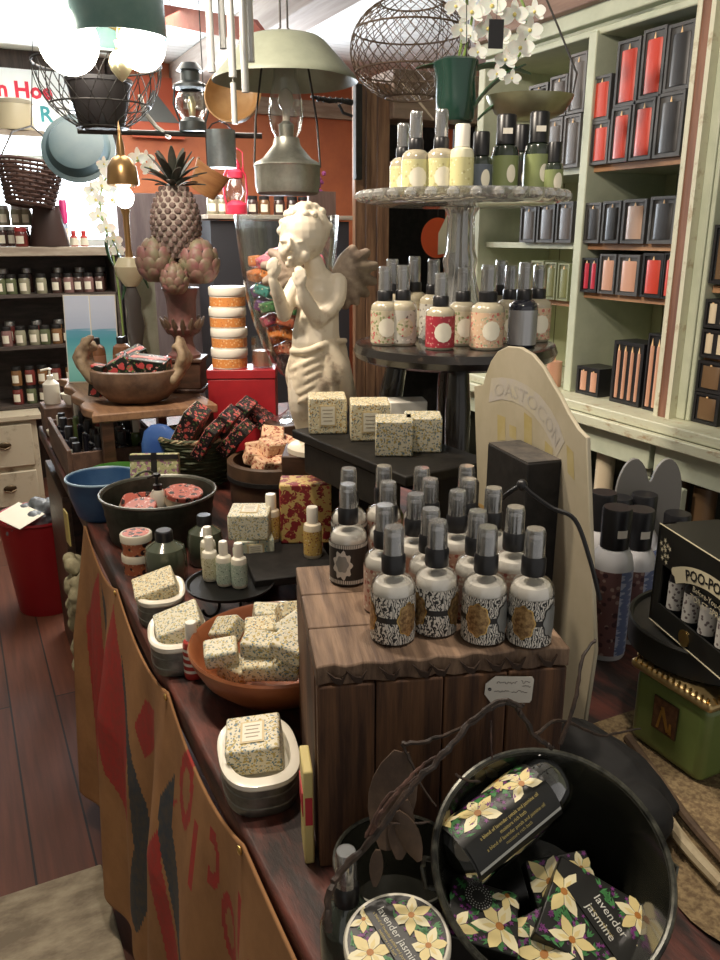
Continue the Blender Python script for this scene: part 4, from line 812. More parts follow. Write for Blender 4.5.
for s_ in (-1, 1):
    mb = MB(); q = random.Random(9 + s_)
    for k in range(9): limb(mb, [(s_*.115, q.uniform(-.04, .04), .07), (s_*(.135 + q.uniform(0, .02)), q.uniform(-.04, .04), .11 + q.uniform(0, .03)), (s_*(.11 + q.uniform(0, .03)), q.uniform(-.03, .03), .15 + q.uniform(0, .035))], [.016, .013, .010], 8, 3)
    remeshed(mb, 'handle', M('gnarled_wood', (.36, .27, .17), .6, c2=(.17, .11, .07), s=20, bump=.4), t, .005, 1)
FB = PAT('folk_flower_box', (.02, .025, .02), [((.70, .10, .10), 36, .36), ((.85, .50, .45), 70, .2), ((.16, .30, .10), 80, .24)], .4, dist=.006)
for (a, b_, D_, rot, s_, lab) in ((150, 366, 2.30, (10, 6, -30), (.11, .06, .05), 'dark flowered box lying at the right in the carved bowl'), (122, 368, 2.28, (6, -30, -20), (.06, .055, .06), 'small flowered box tilted at the left in the carved bowl'), (132, 356, 2.34, (14, -20, 10), (.08, .05, .03), 'flowered packet on top of the boxes in the carved bowl'), (98, 380, 2.3, (0, 10, -30), (.035, .05, .09), 'narrow dark flowered box at the left handle of the carved bowl')):
    q = at(a, b_, D=D_); o = thing('flowered_box', lab, 'box', q, group='flowered boxes in the carved bowl', rot=rot); MB().box((0, 0, 0), s_).build('carton', FB, o, bevel=.002); MB().box((0, 0, s_[2]/2 + .0003), (s_[0]*.9, s_[1]*.25, .0008)).build('pink_band', M('pink_spine', (.62, .20, .18), .5), o)
for k, (a, b_) in enumerate(((95, 341), (121, 340))):
    q = at(a, b_, D=2.42); o = lotion(['left', 'right'][k] + ' amber bottle with black cap between carved bowl and seaside panels', (q.x, q.y, ZS_), .028, q.z - ZS_ + .01, M('amber_body', (.25, .11, .05), .2, coat=.6), M('amber_label', (.40, .20, .12), .4), 'amber bottles behind the bowl', cap=BLACKP, capr=.5, capf=.12)
# seaside panels
def sea_mat():
    m, nt, b = _new('seaside_print'); b.inputs['Roughness'].default_value = .35; v = _coord(nt, None); sx = nt.nodes.new('ShaderNodeSeparateXYZ'); nt.links.new(v, sx.inputs[0])
    n = nt.nodes.new('ShaderNodeTexNoise'); n.inputs['Scale'].default_value = 30; nt.links.new(_coord(nt, (.4, 1, 5)), n.inputs['Vector']); ad = nt.nodes.new('ShaderNodeMath'); ad.operation = 'MULTIPLY_ADD'; ad.inputs[1].default_value = .025; nt.links.new(n.outputs['Fac'], ad.inputs[0]); nt.links.new(sx.outputs['Z'], ad.inputs[2])
    mr = nt.nodes.new('ShaderNodeMapRange'); mr.inputs['From Min'].default_value = .0; mr.inputs['From Max'].default_value = .25; nt.links.new(ad.outputs[0], mr.inputs['Value']); rp = nt.nodes.new('ShaderNodeValToRGB'); nt.links.new(mr.outputs[0], rp.inputs[0]); e = rp.color_ramp.elements
    e[0].position = 0; e[0].color = (.22, .66, .62, 1); e[1].position = 1; e[1].color = (.72, .80, .98, 1)
    for p_, c in ((.3, (.34, .78, .74)), (.45, (.20, .62, .68)), (.6, (.12, .48, .60)), (.72, (.18, .48, .66)), (.735, (.60, .70, .90))): x = e.new(p_); x.color = c4(c)
    nt.links.new(rp.outputs[0], b.inputs['Base Color']); return m
SEA = sea_mat()
for k, (a, lab) in enumerate(((79, 'left seaside picture panel of sky and turquoise water behind the carved bowl'), (105, 'right seaside picture panel of sky and turquoise water behind the carved bowl'))):
    q = at(a, 320, D=2.56); t = thing('seaside_panel', lab, 'picture', (q.x - .01, q.y, ZS_), group='seaside panels', rot=(-8, 0, camdir + 6)); MB().box((0, 0, .140), (.083, .006, .28)).build('backing', WHITEP, t); MB().box((0, -.0035, .140), (.077, .001, .273)).build('print', SEA, t)
# pineapple urn
UX, UY = .618, 2.44; URN = M('dusty_red_urn', (.20, .08, .07), .5, c2=(.11, .06, .05), s=14, bump=.3); PINE = M('dusty_pineapple', (.21, .14, .12), .6, c2=(.12, .08, .07), s=20, bump=.3); LEAFD = M('dusty_dark_leaf', (.035, .045, .035), .5, c2=(.08, .07, .055), s=16, bump=.2)
t = thing('pineapple_urn', 'tall dusty carved urn topped with a pineapple and artichokes', 'ornament', (UX, UY, ZS_), camdir)
mb = MB(); mb.box((0, 0, .006), (.125, .115, .012)).box((0, 0, .052), (.112, .102, .08)).box((0, 0, .098), (.125, .115, .012)); mb.build('plinth', WOODD, t, bevel=.003)
MB().lathe([(0, .104), (.050, .104), (.050, .112), (.038, .122), (.028, .15), (.030, .165), (.050, .180), (.054, .19), (.045, .205), (.042, .22), (.044, .27), (.050, .30), (.056, .31), (0, .312)], 32, fn=lambda a, j: 1 + (.05*math.cos(12*a) if j in (6, 7) else 0)).build('urn', URN, t)
mb = MB()
for k in range(14): a = 2*math.pi*k/14; limb(mb, [(.042*math.cos(a), .042*math.sin(a), .18), (.056*math.cos(a), .056*math.sin(a), .205), (.066*math.cos(a), .066*math.sin(a), .222)], [.008, .009, .003], 6, 2)
mb.build('acanthus_leaves', M('bronze_leaf', (.15, .09, .055), .5, c2=(.07, .05, .035), s=20), t)
for k, (x, y, z, r) in enumerate(((-.060, -.02, .385, .066), (.064, -.015, .380, .066), (.0, -.065, .335, .046), (.0, .06, .37, .055))):
    mb = MB(); mb.sph((x, y, z), (r*.86, r*.86, r*.9))
    for row in range(5):
        e = R(-40 + row*30); nn = [8, 9, 8, 6, 3][row]
        for i in range(nn):
            a = 2*math.pi*(i + .5*(row % 2))/nn; c = Vector((x + r*.78*math.cos(e)*math.cos(a), y + r*.78*math.cos(e)*math.sin(a), z + r*.85*math.sin(e)))
            mb.sph((0, 0, 0), (r*.34, r*.14, r*.42), 1, 8, T=Matrix.Translation(c) @ Matrix.Rotation(a + math.pi/2, 4, 'Z') @ Matrix.Rotation(-e*.7 + .2, 4, 'X'))
    mb.build('artichoke', [M('artichoke_core', (.05, .03, .03), .6), M('artichoke_scale', (.22, .085, .085), .55, c2=(.19, .17, .10), s=26, bump=.2)], t)
mb = MB(); ph = .20; pz = .395; prf = lambda u: .074*math.sin(math.pi*(.13 + .77*u))**.62
mb.lathe([(0, pz)] + [(prf(j/10)*.94, pz + ph*j/10) for j in range(11)] + [(0, pz + ph)], 24)
for row in range(13):
    u = (row + .5)/13
    for i in range(15):
        a = 2*math.pi*(i + .5*(row % 2))/15; r = prf(u)*.95; mb.sph((0, 0, 0), (.0112*prf(u)/.074, .006, .0088), 1, 6, T=Matrix.Translation((r*math.cos(a), r*math.sin(a), pz + ph*u)) @ Matrix.Rotation(a + math.pi/2, 4, 'Z'))
mb.build('pineapple', [M('pineapple_groove', (.36, .30, .25), .7), PINE], t)
def blade(mb, p0, d, L, w_, curve=.3, m=0, n=6, up=Vector((0, 0, 1)), th=.0012, cup=.25):
    """leaf or petal: tapering curved strip with thickness"""
    d = Vector(d).normalized(); sd = d.cross(up); sd = sd.normalized() if sd.length > 1e-4 else Vector((1, 0, 0)); nm = sd.cross(d); T_, B_ = [], []
    for i in range(n + 1):
        u = i/n; c = Vector(p0) + d*L*u - nm*(-1)*(-curve*L*u*u); w2 = w_*math.sin(math.pi*min(.06 + .9*u, 1))**.7
        for s in (-1, 0, 1): v = c + sd*w2*s + nm*(abs(s)*cup*w2); T_.append(v + nm*th); B_.append(v - nm*th)
    N = len(T_); fs = []
    for i in range(n):
        for k in (0, 1): a = i*3 + k; fs += [(a, a+1, a+4, a+3), (N+a+3, N+a+4, N+a+1, N+a)]
        fs += [(i*3, i*3+3, N+i*3+3, N+i*3), (i*3+2, N+i*3+2, N+i*3+5, i*3+5)]
    fs += [(0, N, N+1, 1), (1, N+1, N+2, 2), (3*n, 3*n+1, N+3*n+1, N+3*n), (3*n+1, 3*n+2, N+3*n+2, N+3*n+1)]
    mb.add(T_ + B_, fs, m)
mb = MB(); q = random.Random(4)
for k in range(26):
    a = k*2.4; e = .35 + .9*(k/26); L = .075 + .02*q.random(); blade(mb, (.012*math.cos(a), .012*math.sin(a), .590 + .03*k/26), (math.cos(a)*math.cos(e), math.sin(a)*math.cos(e), math.sin(e)), L, .012, .25 if e < .9 else .05)
mb.build('leaf_crown', LEAFD, t)
# ================================================================ STOOL, GLASS CAKE STAND AND ITS BOTTLES
SX, SY, SZ = .915, 1.395, 1.293; BLS = M('stool_black', (.012, .010, .009), .25, c2=(.05, .035, .025), s=45, lo=.6, hi=.75, bump=.25, coat=.5)
t = thing('wooden_stool', 'round black painted wooden stool carrying the glass cake stand', 'stool', (SX, SY, ZT), camdir); sz = SZ - ZT
MB().lathe([(0, sz-.036), (.190, sz-.036), (.203, sz-.030), (.208, sz-.018), (.203, sz-.004), (.192, sz), (0, sz)], 56).build('seat', BLS, t)
for a in (-92, 178, 88, -2):
    c, s_ = math.cos(R(a)), math.sin(R(a)); MB().tube([(.115*c, .115*s_, sz-.034), (.130*c, .130*s_, sz*.75), (.158*c, .158*s_, sz*.35), (.172*c, .172*s_, 0.002)], [.020, .025, .022, .015], 14).build('leg', BLS, t)
for a, b_ in ((-92, 178), (178, 88), (88, -2), (-2, -92)): MB().tube([(.152*math.cos(R(a)), .152*math.sin(R(a)), .17), (.152*math.cos(R(b_)), .152*math.sin(R(b_)), .17)], .009, 8).build('stretcher', BLS, t)
CRY = GLASS('pressed_crystal', (.97, .97, .95), .55, .10, .72, .16); CZ = 1.566
t = thing('cake_stand', 'scalloped pressed glass cake stand on the black stool', 'cake stand', (SX + .006, SY, SZ), camdir); ch = CZ - SZ
MB().lathe([(0, .001), (.075, 0), (.078, .006), (.062, .04), (.046, .08), (.036, .11), (.030, .14), (.034, .16), (.028, .18), (.026, ch-.03), (.034, ch-.014), (0, ch-.014)], 48, fn=lambda a, j: 1 + .035*math.cos(16*a)).build('pedestal', CRY, t)
MB().lathe([(0, ch-.013), (.16, ch-.012), (.185, ch-.006), (.196, ch+.004), (.199, ch+.016), (.194, ch+.016), (.186, ch+.004), (.17, ch-.001), (0, ch-.001)], 96, fn=lambda a, j: 1 + (.018*abs(math.sin(16*a)) if j in (2, 3, 4, 5) else 0)).build('plate', CRY, t)
mb = MB()
for k in range(32): a = 2*math.pi*k/32; mb.sph((.199*math.cos(a), .199*math.sin(a), ch + .006), (.012, .012, .010), 0, 8)
mb.build('scalloped_rim', CRY, t)
LB1 = PAT('rose_label', (.52, .46, .32), [((.48, .09, .10), 110, .34), ((.22, .26, .12), 120, .3), ((.62, .56, .44), 150, .24)], .45, dist=.006); LB2 = PAT('grey_lace_label', (.46, .44, .38), [((.14, .12, .10), 110, .3), ((.66, .62, .54), 80, .2)], .45, dist=.006)
LB3 = PAT('crimson_label', (.34, .03, .045), [((.55, .12, .14), 120, .3), ((.62, .5, .36), 150, .18)], .4); LB4 = PAT('peach_label', (.60, .42, .28), [((.50, .15, .12), 100, .34), ((.30, .36, .22), 120, .3), ((.66, .56, .42), 150, .24)], .45, dist=.006); WATER = M('clear_spray_liquid', (.40, .36, .26), .1, coat=.8); LB5 = PAT('lemon_label', (.58, .55, .28), [((.42, .38, .18), 80, .22), ((.75, .74, .5), 120, .2)], .45)
def spray2(lab, px, D_, zb, h, lm, r=.0275, group=None, dark=False, badge=True):
    q = at(px, 300, D=D_); t = thing('spray_bottle', lab, 'spray bottle', (q.x, q.y, zb), camdir, group); zs = h*.56
    bm2 = M('cobalt_black_glass', (.015, .017, .03), .08, coat=1) if dark else WATER
    MB().lathe([(0, .001), (r*.92, 0), (r, .004), (r, zs*.84), (r*.94, zs*.92), (r*.7, zs*.99), (r*.42, zs*1.02)], 22).build('bottle', bm2, t); sprayer(t, r, zs*1.02, h)
    l = MB(); l.lathe([(r+.0004, zs*.06), (r+.0004, zs*.8)], 28, 0)
    if badge: curved(l, lobed(.017, .018, 36, 12, .03), r, 1, -82, zs*.42, .0008)
    l.build('label', [lm, LABW if lm != LB2 else LB1], t); return t
G1 = 'patterned spray bottles on the black stool'; bz = SZ + .0005
for (px, D_, h, lm, lab, k) in [(385, 1.56, .150, LB1, 'rose label spray bottle at the left edge of the stool', 0), (392, 1.68, .160, LB2, 'grey label spray bottle behind the leftmost one on the stool', 0), (403, 1.56, .152, LB2, 'grey lace label spray bottle, second from the left on the stool', 0), (414, 1.70, .165, LB1, 'rose label spray bottle behind the grey lace one on the stool', 0), (433, 1.66, .160, LB2, 'grey label spray bottle behind the crimson one on the stool', 0),
    (441, 1.50, .140, LB3, 'spray bottle with crimson and cream label at the front of the stool', 0), (463, 1.56, .148, LB1, 'rose label spray bottle just right of the crimson one on the stool', 0), (488, 1.50, .155, LB4, 'peach floral label spray bottle, largest in front on the stool', 0), (500, 1.66, .158, LB4, 'peach label spray bottle behind the large peach one on the stool', 0), (510, 1.60, .15, LB1, 'rose label spray bottle between the peach and the dark one on the stool', 0), (524, 1.53, .158, BLAB, 'dark shiny spray bottle near the right end of the stool', 1), (538, 1.62, .15, LB4, 'peach label spray bottle at the right edge of the stool', 0)]:
    spray2(lab, px, D_, bz, h, lm if not k else M('silver_strip_label', (.45, .46, .48), .25, .6), .0275 if px != 488 else .032, G1, bool(k), not k)
G2 = 'lemon label spray bottles on the cake stand'; cz = CZ + .0005
for (px, D_, h, lab) in [(401, 1.68, .145, 'lemon label spray bottle behind the leftmost one on the cake stand'), (413, 1.56, .150, 'lemon label spray bottle at the left of the cake stand'), (437, 1.55, .152, 'lemon label spray bottle next to the white capped one on the cake stand')]: spray2(lab, px, D_, cz, h, LB5, .026, G2)
q = at(457, 300, D=1.53); lotion('white capped lemon bottle in the middle of the cake stand', (q.x, q.y, cz), .022, .125, M('lemon_body', (.66, .64, .46), .3), LB5, capr=.62)
WR = GLASS('cellophane', (.80, .84, .82), .55, .15, .8)
for (px, D_, r, h, lm, lab) in [(475, 1.58, .022, .118, M('slate_label', (.10, .12, .15), .3), 'slate blue bottle with dark cap on the cake stand'), (498, 1.60, .026, .150, M('moss_label', (.20, .24, .10), .35), 'moss green bottle with tall black cap on the cake stand'), (513, 1.66, .022, .140, BLAB, 'dark bottle behind the two tall black caps on the cake stand'), (524, 1.56, .0, 0, None, ''), (529, 1.60, .026, .155, M('moss_label', (.20, .24, .10), .35), 'dark bottle with tall black cap and white sticker, right part of the cake stand'), (545, 1.58, .018, .10, M('moss_label', (.20, .24, .10), .35), 'little dark green bottle at the right edge of the cake stand')]:
    if not r: continue
    q = at(px, 300, D=D_); o = lotion(lab, (q.x, q.y, cz), r, h, M('dark_green_glass', (.03, .04, .03), .08, coat=1), lm, 'dark capped bottles on the cake stand', rz=camdir, cap=BLACKP, capr=.7, capf=.34)
    m_ = MB(); curved(m_, lobed(.009, .016, 20, 2, .0), r, 0, -70, h*.30, .0009); m_.build('white_badge', LABW, o)
    if r > .025: MB().box((0, -r*.72, h*.80), (.018, .001, .010)).build('price_sticker', WHITEP, o)
# round red and white sign plate behind the cake stand, on the hutch
ZCE_ = 2.5; q = at(437, 238, Y=3.12); t = thing('red_disc', 'orange red round plate with white paper behind the cake stand', 'plate', q, rot=(90, 0, 0)); MB().lathe([(0, 0), (.08, 0), (.085, .006), (0, .008)], 32).build('disc', M('orange_red_disc', (.72, .10, .03), .35), t); MB().tube([(0, .08, .004), (0, ZCE_ - q.z, .004)], .0015, 5).build('string', BLACKP, t); MB().prism([(0, -.07), (.09, -.06), (.09, .10), (.05, .11), (.0, .02)], .009, .012).build('paper', LABW, t)
# ================================================================ CREAM BOARD, BLACK BOX, BOTTLES AT THE RIGHT
P1, P2 = Vector((.676, .682, 0)), Vector((.762, 1.065, 0)); e_ = (P2 - P1).normalized(); nrm = Vector((-e_.y, e_.x, 0))   # nrm points to the aisle
def on_board(px, py):
    d = _ray(px, py); o = Vector((0, 0, EYE)); t = (P1 - o).dot(nrm)/d.dot(nrm); q = o + d*t; return ((q - P1).dot(e_), q.z - ZT)
OUT = [(601, 650), (599, 600), (596, 520), (593, 437), (584, 428), (574, 412), (566, 396), (558, 383), (549, 367), (538, 354), (526, 347), (513, 346), (503, 351), (496, 361), (491, 374), (488, 384), (479, 386), (480, 420), (482, 480), (484, 560)]
pts = [on_board(*p) for p in OUT]; pts = [(max(pts[0][0], .0), .0)] + pts + [(pts[-1][0], 0)]
M4 = Matrix(((e_.x, 0, nrm.x, P1.x), (e_.y, 0, nrm.y, P1.y), (0, 1, 0, ZT), (0, 0, 0, 1)))
CRB = M('aged_cream_board', (.50, .45, .34), .55, c2=(.36, .32, .21), s=5, bump=.15, lo=.3, hi=.7)
t = thing('painted_board', 'tall arched cream painted board with faded lettering standing behind the crate', 'sign', (0, 0, 0))
t.location = (P1.x, P1.y, ZT); I4 = Matrix.Translation(-t.location)
MB().prism(pts, .003, .009, T=I4 @ M4).build('board', CRB, t, bevel=.0015)
mb = MB()
A = [on_board(*p) for p in ((497, 378), (507, 377), (520, 379), (533, 385), (546, 395), (557, 409), (565, 424), (571, 441))]; B = [on_board(*p) for p in ((494, 402), (507, 399), (518, 401), (529, 406), (540, 415), (550, 428), (557, 441), (563, 456))]
for i in range(7): mb.add([(x, y, .0094) for x, y in (A[i], A[i+1], B[i+1], B[i])], [(0, 1, 2, 3)], 0)
vs, fs = text2d('OASTOCON', 1); mnx, mxx = min(v[0] for v in vs), max(v[0] for v in vs)
def band(u, v):
    f = u*6.999; i = int(f); k = f - i; a = Vector(A[i]).lerp(Vector(A[i+1]), k); b_ = Vector(B[i]).lerp(Vector(B[i+1]), k); q = b_.lerp(a, v); return (q.x, q.y, .0098)
mb.add([band(.06 + .88*(x - mnx)/(mxx - mnx), .18 + .85*y) for x, y in vs], fs, 1)
for a, b_, c, d in (((503, 414), (511, 417), (511, 440), (503, 440)), ((530, 412), (538, 418), (538, 452), (530, 448)), ((551, 440), (559, 448), (559, 480), (551, 474)), ((515, 424), (522, 427), (522, 440), (515, 436)), ((573, 444), (580, 452), (581, 480), (574, 472))):
    mb.add([(*on_board(*p), .0093) for p in (a, b_, c, d)], [(0, 1, 2, 3)], 2)
mb.v = [tuple(M4 @ Vector(p) - t.location) for p in mb.v]
mb.build('faded_painting', [M('faded_lilac', (.47, .44, .40), .6, c2=(.50, .46, .34), s=18), M('faded_letter', (.40, .38, .35), .6, c2=(.46, .43, .36), s=30), M('faded_ochre', (.42, .34, .13), .6, c2=(.48, .41, .22), s=14)], t)
t = thing('black_box', 'plain black box with a dusty top standing behind the spray bottles', 'box', (.675, .848, ZT + .0005), -8.6)
MB().box((0, 0, .193), (.052, .114, .386)).build('body', BLACKM, t, bevel=.002); MB().box((0, 0, .3868), (.050, .111, .0015)).build('dusty_top', M('dusty_black', (.10, .085, .07), .8, c2=(.05, .045, .04), s=40), t)
t = thing('black_cable', 'black electric cable looping in front of the black box', 'cable', at(520, 500, D=.98)); o0 = t.location
MB().tube([p - o0 for p in catmull([at(500, 500, D=1.0), at(510, 492, D=.97), at(522, 486, D=.96), at(532, 494, D=.955), at(552, 508, D=.95), at(575, 520, D=.94), at(590, 560, D=.93), at(600, 600, D=.93)], 6)], .0028, 6).sph(at(522, 485, D=.962) - o0, (.007, .007, .007)).build('cord', BLACKP, t)
q = at(470, 500, D=1.22); t = lotion('large clear bottle with black neck and cap behind the spray bottles', (q.x, q.y, ZT), .036, .315, M('grey_green_liquid', (.34, .32, .22), .12, coat=.8), M('vellum_label', (.46, .44, .34), .4), cap=BLACKP, capr=.36, capf=.16, name='large_bottle')
MB().lathe([(.014, .262), (.022, .262), (.022, .274), (.014, .274)], 20).build('gold_collar', GOLD, t)
# white bottles with tall black caps
SILB = M('pearl_white_bottle', (.74, .74, .76), .3, coat=.4); STRL = WAVE('blue_script_label', (.50, .56, .72), (.16, .22, .42), 90, 3, .4, st=(.1, .1, 1.4), th=.55); MRNL = PAT('maroon_side_label', (.20, .10, .10), [((.42, .30, .26), 90, .3), ((.08, .04, .05), 60, .3)], .4)
for (px, py, D_, lab, h) in [(618, 507, 1.27, 'white bottle with tall black cap nearest the cream board, front one', .262), (641, 509, 1.33, 'white bottle with tall black cap just left of the black display box', .25), (604, 492, 1.40, 'black capped bottle half hidden behind the cream board', .262), (620, 497, 1.45, 'black capped bottle behind the front one beside the cream board', .25), (645, 494, 1.46, 'black capped bottle in front of the grey twin arched board', .255), (678, 513, 1.44, 'black capped bottle behind the black display box', .25)]:
    q = at(px, py, D=D_); hh = q.z - ZT; t = thing('capped_bottle', lab, 'bottle', (q.x, q.y, ZT), camdir, 'white bottles with tall black caps')
    MB().lathe([(0, 0), (.031, 0), (.033, .004), (.033, hh - .095), (.030, hh - .080), (.024, hh - .068), (0, hh - .066)], 28).build('bottle', SILB, t)
    MB().lathe([(0, hh - .0665), (.0225, hh - .0665), (.0235, hh - .004), (.022, hh), (0, hh)], 28).build('cap', BLACKP, t); m_ = MB()
    m_.lathe([(.0335, .01), (.0335, hh - .10)], 24, 0, a0=-80, a1=10); m_.lathe([(.0335, .01), (.0335, hh - .10)], 24, 1, a0=-200, a1=-80); m_.build('label', [STRL, MRNL], t)
    MB().lathe([(.0241, hh - .045), (.0241, hh - .032)], 8, a0=-100, a1=-60).build('price_sticker', WHITEP, t)
q = at(645, 520, D=1.52); t = thing('twin_arched_board', 'grey board with two rounded lobes standing behind the black capped bottles', 'board', (q.x, q.y, ZT), camdir); s_ = 1.52/800
top = at(645, 453, D=1.52).z - ZT; o_ = [(-.062, 0), (.062, 0)] + [(.031 + .031*math.cos(a), top - .075 + .075*math.sin(a)) for a in [math.pi*k/14 for k in range(13)]] + [(0, top - .045)] + [(-.031 + .031*math.cos(a), top - .075 + .075*math.sin(a)) for a in [math.pi*k/14 for k in range(2, 15)]]
MB().prism(o_, -.004, .004, T=T((0, 0, 0), (90, 0, 0))).build('panel', M('slate_grey_board', (.16, .155, .145), .6), t, bevel=.001)
# --- green tin, black round tin, display box
GT = M('olive_green_tin', (.17, .23, .065), .35, c2=(.15, .20, .055), s=12, coat=.3)
t = thing('green_tin', 'olive green square tin with embossed gold lid at the right edge', 'tin', (.832, .636, ZT + .0005))
MB().box((0, 0, .055), (.128, .122, .11)).build('body', GT, t, bevel=.012, seg=4)
mb = MB(); mb.box((0, 0, .115), (.140, .134, .014), 0); g = mb.build('lid', M('pale_gold_lid', (.62, .46, .22), .35, .7, c2=(.50, .36, .16), s=60, bump=.2), t, bevel=.006, seg=3)
mb = MB()
for k in range(14):
    y = -.058 + .116*k/13
    for sx in (-.066, .066): mb.tube([(sx - .005, y - .003, .1225), (sx, y, .1245), (sx + .005, y + .003, .1225)], .0016, 5)
    for sy in (-.063, .063): mb.tube([(y - .003, sy - .005, .1225), (y, sy, .1245), (y + .003, sy + .005, .1225)], .0016, 5)
mb.build('embossing', GOLD, g)
mb = MB(); F = T((-.0645, .002, .064), (90, 0, -90)); mb.box((0, 0, .0005), (.040, .048, .002), 0, F); mb.prism([(-.019, -.023), (.019, -.023), (.019, .023), (-.019, .023)], .0012, .0018, 1, F)
mb.prism([(.0, -.020), (.005, -.020), (.001, .014), (-.004, .014)], .0018, .0024, 2, F @ Matrix.Rotation(R(14), 4, 'Z')); mb.prism([(-.012, -.020), (-.008, -.020), (-.004, .006), (-.007, .008)], .0018, .0024, 2, F); mb.prism([(.008, -.020), (.014, -.020), (.012, -.004), (.009, -.004)], .0018, .0024, 2, F)
mb.build('emblem', [M('emblem_frame', (.05, .03, .015), .4), M('emblem_brown', (.10, .045, .025), .4, .3, c2=(.20, .10, .05), s=90), GOLD], t)
t = thing('round_black_tin', 'large round black tin lid resting on the green tin under the display box', 'tin', (.878, .668, ZT + .1265))
MB().lathe([(0, 0), (.108, 0), (.112, .003), (.112, .036), (.114, .038), (.112, .041), (.108, .040), (.106, .034), (0, .034)], 56).build('body', M('dark_grey_tin', (.028, .028, .026), .4, .3), t)
zb = ZT + .1265 + .0415; d_ = Vector((-.275, -.9614, 0)); pn = Vector((-.9614, .275, 0)); c0 = Vector((.800, .712, zb))
t = thing('display_box', 'black display box of toilet sprays with cream arched banner at the right edge', 'display box', c0); BM4 = Matrix(((d_.x, 0, pn.x, 0), (d_.y, 0, pn.y, 0), (0, 1, 0, 0), (0, 0, 0, 1)))
L_, Hh, Dd = .25, .138, .085; fm = MB()
for a, b_, c, d in ((0, 0, L_, .030), (0, .086, L_, Hh), (0, .03, .016, .086), (L_ - .016, .03, L_, .086)): fm.prism([(a, b_), (c, b_), (c, d), (a, d)], -.003, 0, 0, BM4)
fm.prism([(0, 0), (L_, 0), (L_, Hh), (0, Hh)], -Dd, -.022, 0, BM4); fm.prism([(0, 0), (L_, 0), (L_, .004), (0, .004)], -.022, -.003, 0, BM4); fm.prism([(0, Hh - .004), (L_, Hh - .004), (L_, Hh), (0, Hh)], -.022, -.003, 0, BM4)
fm.prism([(0, 0), (.004, 0), (.004, Hh), (0, Hh)], -.022, -.003, 0, BM4); fm.prism([(L_-.004, 0), (L_, 0), (L_, Hh), (L_-.004, Hh)], -.022, -.003, 0, BM4)
fm.build('box', M('display_black', (.012, .012, .011), .35), t)
mb = MB(); IV = M('ivory_print', (.66, .60, .42), .5)
for a, b_ in (((0, .0), (L_, .0)), ((0, Hh), (L_, Hh))): mb.tube([BM4 @ Vector((a[0], a[1], .0003)), BM4 @ Vector((b_[0], b_[1], .0003))], .0008, 4, 0)
for k in (0, 1): mb.tube([BM4 @ Vector((.0, 0, .0003)), BM4 @ Vector((.0, Hh, .0003))], .0006, 4)
cx_, arcR = .125, .16; arc = lambda a, r: (cx_ + r*math.sin(a), .104 + r*math.cos(a) - arcR, .0006)
N = 20; vs = [arc(-.52 + 1.04*i/N, arcR + s*.0105) for i in range(N+1) for s in (-1, 1)]; mb.add([BM4 @ Vector(v) for v in vs], [(2*i, 2*i+1, 2*i+3, 2*i+2) for i in range(N)], 0)
for s in (-1, 1): mb.add([BM4 @ Vector((cx_ + s*.08 + .007*math.cos(k*.6), .088 + .006*math.sin(k*.6), .0007)) for k in range(10)], [tuple(range(10))], 0)
vs, fs = text2d('POO-POURRI', .019, bold=.0005); mb.add([BM4 @ Vector(arc(x/arcR, arcR - .0065 + y)[:2] + (.0011,)) for x, y in vs], fs, 1)
for s, sz_, yy in (('Before-You-Go', .0105, .080), ('TOILET SPRAY', .0115, .068)): put_text(mb, s, sz_, 0, BM4, lambda x, y, yy=yy: (.12 + x, yy + y - x*0, .0008))
q = random.Random(8)
for k in range(11):     # floral ornament in the top left corner
    a = k*2.4; rr = .0035*k**.5; c = (.020 + rr*1.1*math.cos(a), .108 + rr*1.5*math.sin(a)); mb.add([BM4 @ Vector((c[0] + .0042*math.cos(a + j*.628)*(1 if j % 2 else .35), c[1] + .0042*math.sin(a + j*.628)*(1 if j % 2 else .35), .0008 + .00005*k)) for j in range(10)], [tuple(range(10))], 0)
mb.build('printing', [IV, BLACKM], t)
for i in range(6):
    o = MB(); o.lathe([(0, 0), (.0105, 0), (.0105, .052), (.006, .060), (.006, .066), (0, .066)], 16, 0, T=BM4 @ T((.036 + .0355*i, .024, -.012), (-90, 0, 0))); o.lathe([(.0109, .008), (.0109, .046)], 16, 1, T=BM4 @ T((.036 + .0355*i, .024, -.012), (-90, 0, 0)))
    o.build('sample_bottle', [BLACKP, PAT('tiny_white_label', (.62, .60, .56), [((.15, .12, .12), 170, .34)], .4)], t)
MB().lathe([(0, 0), (.011, 0), (.011, .0012), (0, .0012)], 28, T=BM4 @ T((.082, .012, .0004))).build('gold_seal', GOLD, t)
for k in (1, 2):
    t2 = thing('display_box', ['second black display box stacked behind the bannered one', 'third black display box farthest right behind the bannered one'][k-1], 'display box', c0 + Vector((.088*k + .003, -.026*k - .01*k, .0)), group='display boxes behind')
    MB().prism([(0, 0), (L_, 0), (L_, Hh + .006*k), (0, Hh + .006*k)], -Dd + .002, 0, 0, BM4).build('box', M('display_black', (.012, .012, .011), .35), t2); MB().tube([BM4 @ Vector((0, Hh + .006*k, 0)), BM4 @ Vector((L_, Hh + .006*k, 0))], .0008, 4).build('printed_edge', IV, t2)
q0 = at(592, 700, D=.98); t = thing('black_cloth_bag', 'slumped black cloth bag between the cream board and the green tin', 'bag', (.640, .600, ZT), 20)
mb = MB(); mb.sph((0, -.01, .035), (.045, .055, .035), n=16); mb.sph((-.01, .045, .05), (.035, .045, .045), n=16); mb.sph((-.03, -.05, .035), (.035, .04, .035), n=14)
for k in range(7): limb(mb, [(-.045 + .012*k, -.07, .02), (-.03 + .01*k, -.02, .068 - .004*abs(k-3)), (-.02 + .01*k, .06, .085 - .006*abs(k-3))], [.007, .010, .008], 8, 3)
